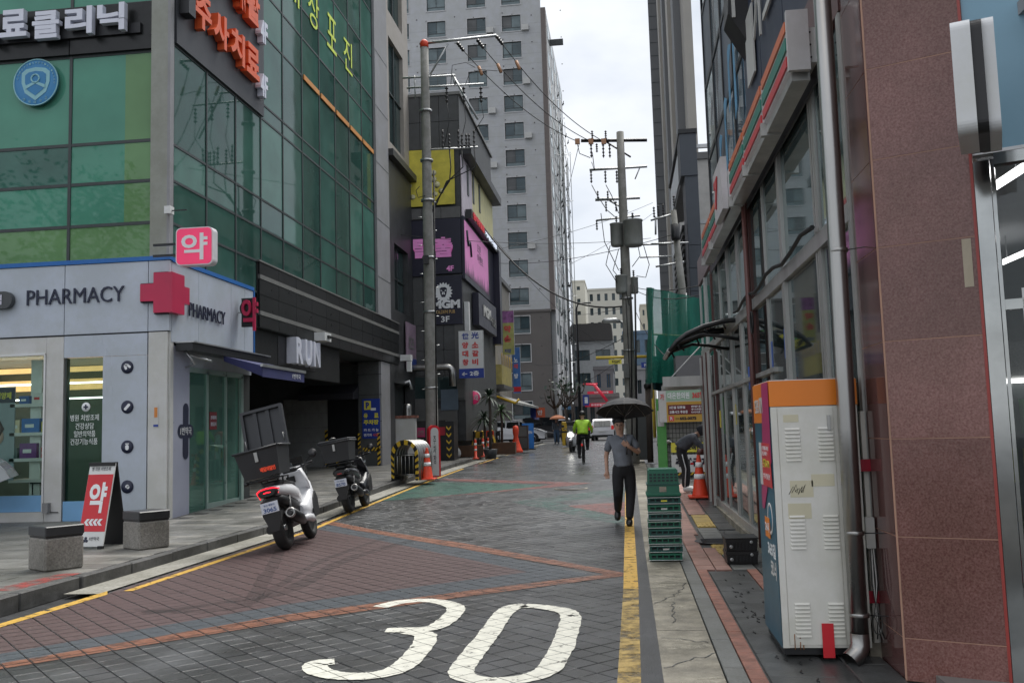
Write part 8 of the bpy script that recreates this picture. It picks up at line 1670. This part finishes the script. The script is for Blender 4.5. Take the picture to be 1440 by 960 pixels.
# cyclist
pc = G(821, 651, 0); bk = thing('bicycle', 'bicycle ridden away from the camera by the cyclist in lime', 'bicycle', tuple(pc), local=True)
for y in (-.5, .52):
    w = MB(); n = 28; w.loft([[(math.sin(R(a))*.022, y+math.cos(2*math.pi*i/n)*(.32+.022*math.cos(R(a))), .342+math.sin(2*math.pi*i/n)*(.32+.022*math.cos(R(a)))) for a in range(0, 360, 60)] for i in range(n+1)], cap=False); wo = fixn(w.build('wheel', M_rub, bk)); m_ = MB()
    for k in range(12): a = R(k*30); m_.tube([(0, y, .342), (0, y+math.cos(a)*.31, .342+math.sin(a)*.31)], .003, 4)
    m_.build('spokes', M_steel, wo)
MB().tube([(0, -.5, .34), (0, -.12, .85), (0, -.05, .3), (0, -.5, .34)], .015, 6).build('frame', M_blkm, bk); MB().tube([(0, -.12, .8), (0, .38, .82), (0, -.05, .32)], .017, 6).build('frame', M_blkm, bk); MB().tube([(0, .38, .98), (0, .52, .34)], .015, 6).build('fork', M_blkm, bk); MB().tube([(-.3, .3, 1.0), (0, .38, 1.0), (.3, .3, 1.0)], .013, 6).build('handlebar', M_blkm, bk); B('saddle', M_blk, bk, -.08, .08, -.25, 0, .86, .92, b=.02); B('rear_mudguard', M_blk, bk, -.03, .03, -.86, -.6, .62, .68); B('rear_light', M_lr, bk, -.03, .03, -.88, -.86, .6, .68)
for s_ in (-1, 1): MB().tube([(0, -.05, .32), (s_*.1, -.05, .32+s_*.15), (s_*.18, -.05, .32+s_*.15)], .01, 6).build('pedal', M_blkm, bk)
J = dict(pelvis=(0, -.12, 1.0), chest=(0, .02, 1.32), neck=(0, .08, 1.47), head=(0, .12, 1.6), face=(0, 1, 0), shL=(-.2, .04, 1.4), elL=(-.3, .12, 1.16), wrL=(-.3, .28, 1.04), handL=(-.3, .32, 1.03), shR=(.2, .04, 1.4), elR=(.3, .12, 1.16), wrR=(.3, .28, 1.04), handR=(.3, .32, 1.03),
         hipL=(-.1, -.1, .95), hipR=(.1, -.1, .95), knL=(-.14, .2, .68), anL=(-.14, -.02, .25), toeL=(-.14, .1, .2), knR=(.14, .25, .85), anR=(.14, .05, .5), toeR=(.14, .17, .48))
cy = person('cyclist in a lime green jacket and black helmet riding away', tuple(pc), J, mat('jacket_lime', (.42, .75, .04), .6, var=.2, vs=8, bump=1, bs=12), mat('trousers_black', (0, 0, 0)), 'long', helmet=True)
skinned('jacket_lower', {'a': ((0, -.02, 1.18), (.185, .15)), 'b': ((0, -.1, 1.0), (.185, .15))}, [('a', 'b')], M_blk, cy, 2)
ps = G(805, 635, 0); sc3 = scooter('white scooter with its headlight on coming towards the camera beside the cyclist', tuple(ps), R(178), 0, M_sw_, False, '1027', True)
# far pedestrians
def std(dx=0): return dict(pelvis=(0, 0, .95), chest=(0, 0, 1.28), neck=(0, 0, 1.45), head=(0, 0, 1.58), face=(.3, -1, 0), shL=(-.19, 0, 1.38), elL=(-.24, 0, 1.1), wrL=(-.2, -.12, .9), handL=(-.19, -.15, .84), shR=(.19, 0, 1.38), elR=(.24, -.05, 1.12), wrR=(.15, -.2, 1.25), handR=(.13, -.22, 1.3), hipL=(-.09, 0, .9), hipR=(.09, 0, .9), knL=(-.1, -.05, .5), anL=(-.1, 0, .08), toeL=(-.1, -.14, .04), knR=(.11, .03, .5), anR=(.12, .08, .08), toeR=(.12, -.06, .04))
for px, py, lab, top_, bot_, uc_ in ((783, 624, 'pedestrian in a grey top and blue jeans under an orange umbrella by the black van', (.1, .12, .14), (.07, .12, .2), (.6, .22, .1)), (792, 620, 'pedestrian in dark clothes under a pale umbrella at the street end', (.05, .05, .07), (.02, .02, .025), (.6, .62, .66))):
    q = G(px, py, 0); person(lab, tuple(q), std(), mat('top_%d' % px, top_, .8), mat('bot_%d' % px, bot_, .8), 'long', sub=1, fingers=False); u2 = thing('umbrella', 'orange umbrella among the far pedestrians' if px == 783 else 'pale umbrella among the far pedestrians', 'umbrella', tuple(q), local=True)
    MB().lathe((.12, -.2, 1.62), [(.55, 0), (.47, .12), (.3, .22), (.1, .28), (0, .29)], 10).build('canopy', mat('umb_%d' % px, uc_, .6, var=.2), u2); MB().tube([(.13, -.2, 1.25), (.12, -.2, 1.95)], .01, 5).build('shaft', M_alu, u2)

# street tree left of the camera, mirrored in the front windows
st = thing('street_tree', 'leafy street tree mirrored in the front windows of the glass building', 'tree', (-17.5, 5.5, .13), local=True)
MB().tube([(0, 0, 0), (.1, .1, 3), (0, .2, 6), (.2, 0, 9)], [.22, .17, .12, .05], 10).build('trunk', M_bark, st); m_ = MB(); lf_ = MB(); rr = random.Random(9)
for k in range(16):
    a_ = rr.uniform(0, 6.28); z = rr.uniform(4, 9); l = rr.uniform(1.4, 2.8)*(1 if z < 8 else .7); e_ = Vector((math.cos(a_)*l, math.sin(a_)*l, z+l*.7)); m_.tube([(0, .1, z), e_*.5+Vector((0, 0, z*.5)), e_], [.07, .05, .02], 6)
    for j in range(170):
        c_ = e_+Vector((rr.gauss(0, .7), rr.gauss(0, .7), rr.gauss(0, .6))); d_ = Vector((rr.uniform(-1, 1), rr.uniform(-1, 1), rr.uniform(-.6, .6)))*.11; q = Vector((d_.y, -d_.x, d_.z+.05))*.7; lf_.add([c_-d_, c_+q, c_+d_, c_-q], [(0, 1, 2, 3)])
m_.build('limbs', M_bark, st); lf_.build('crown', LF1, st)
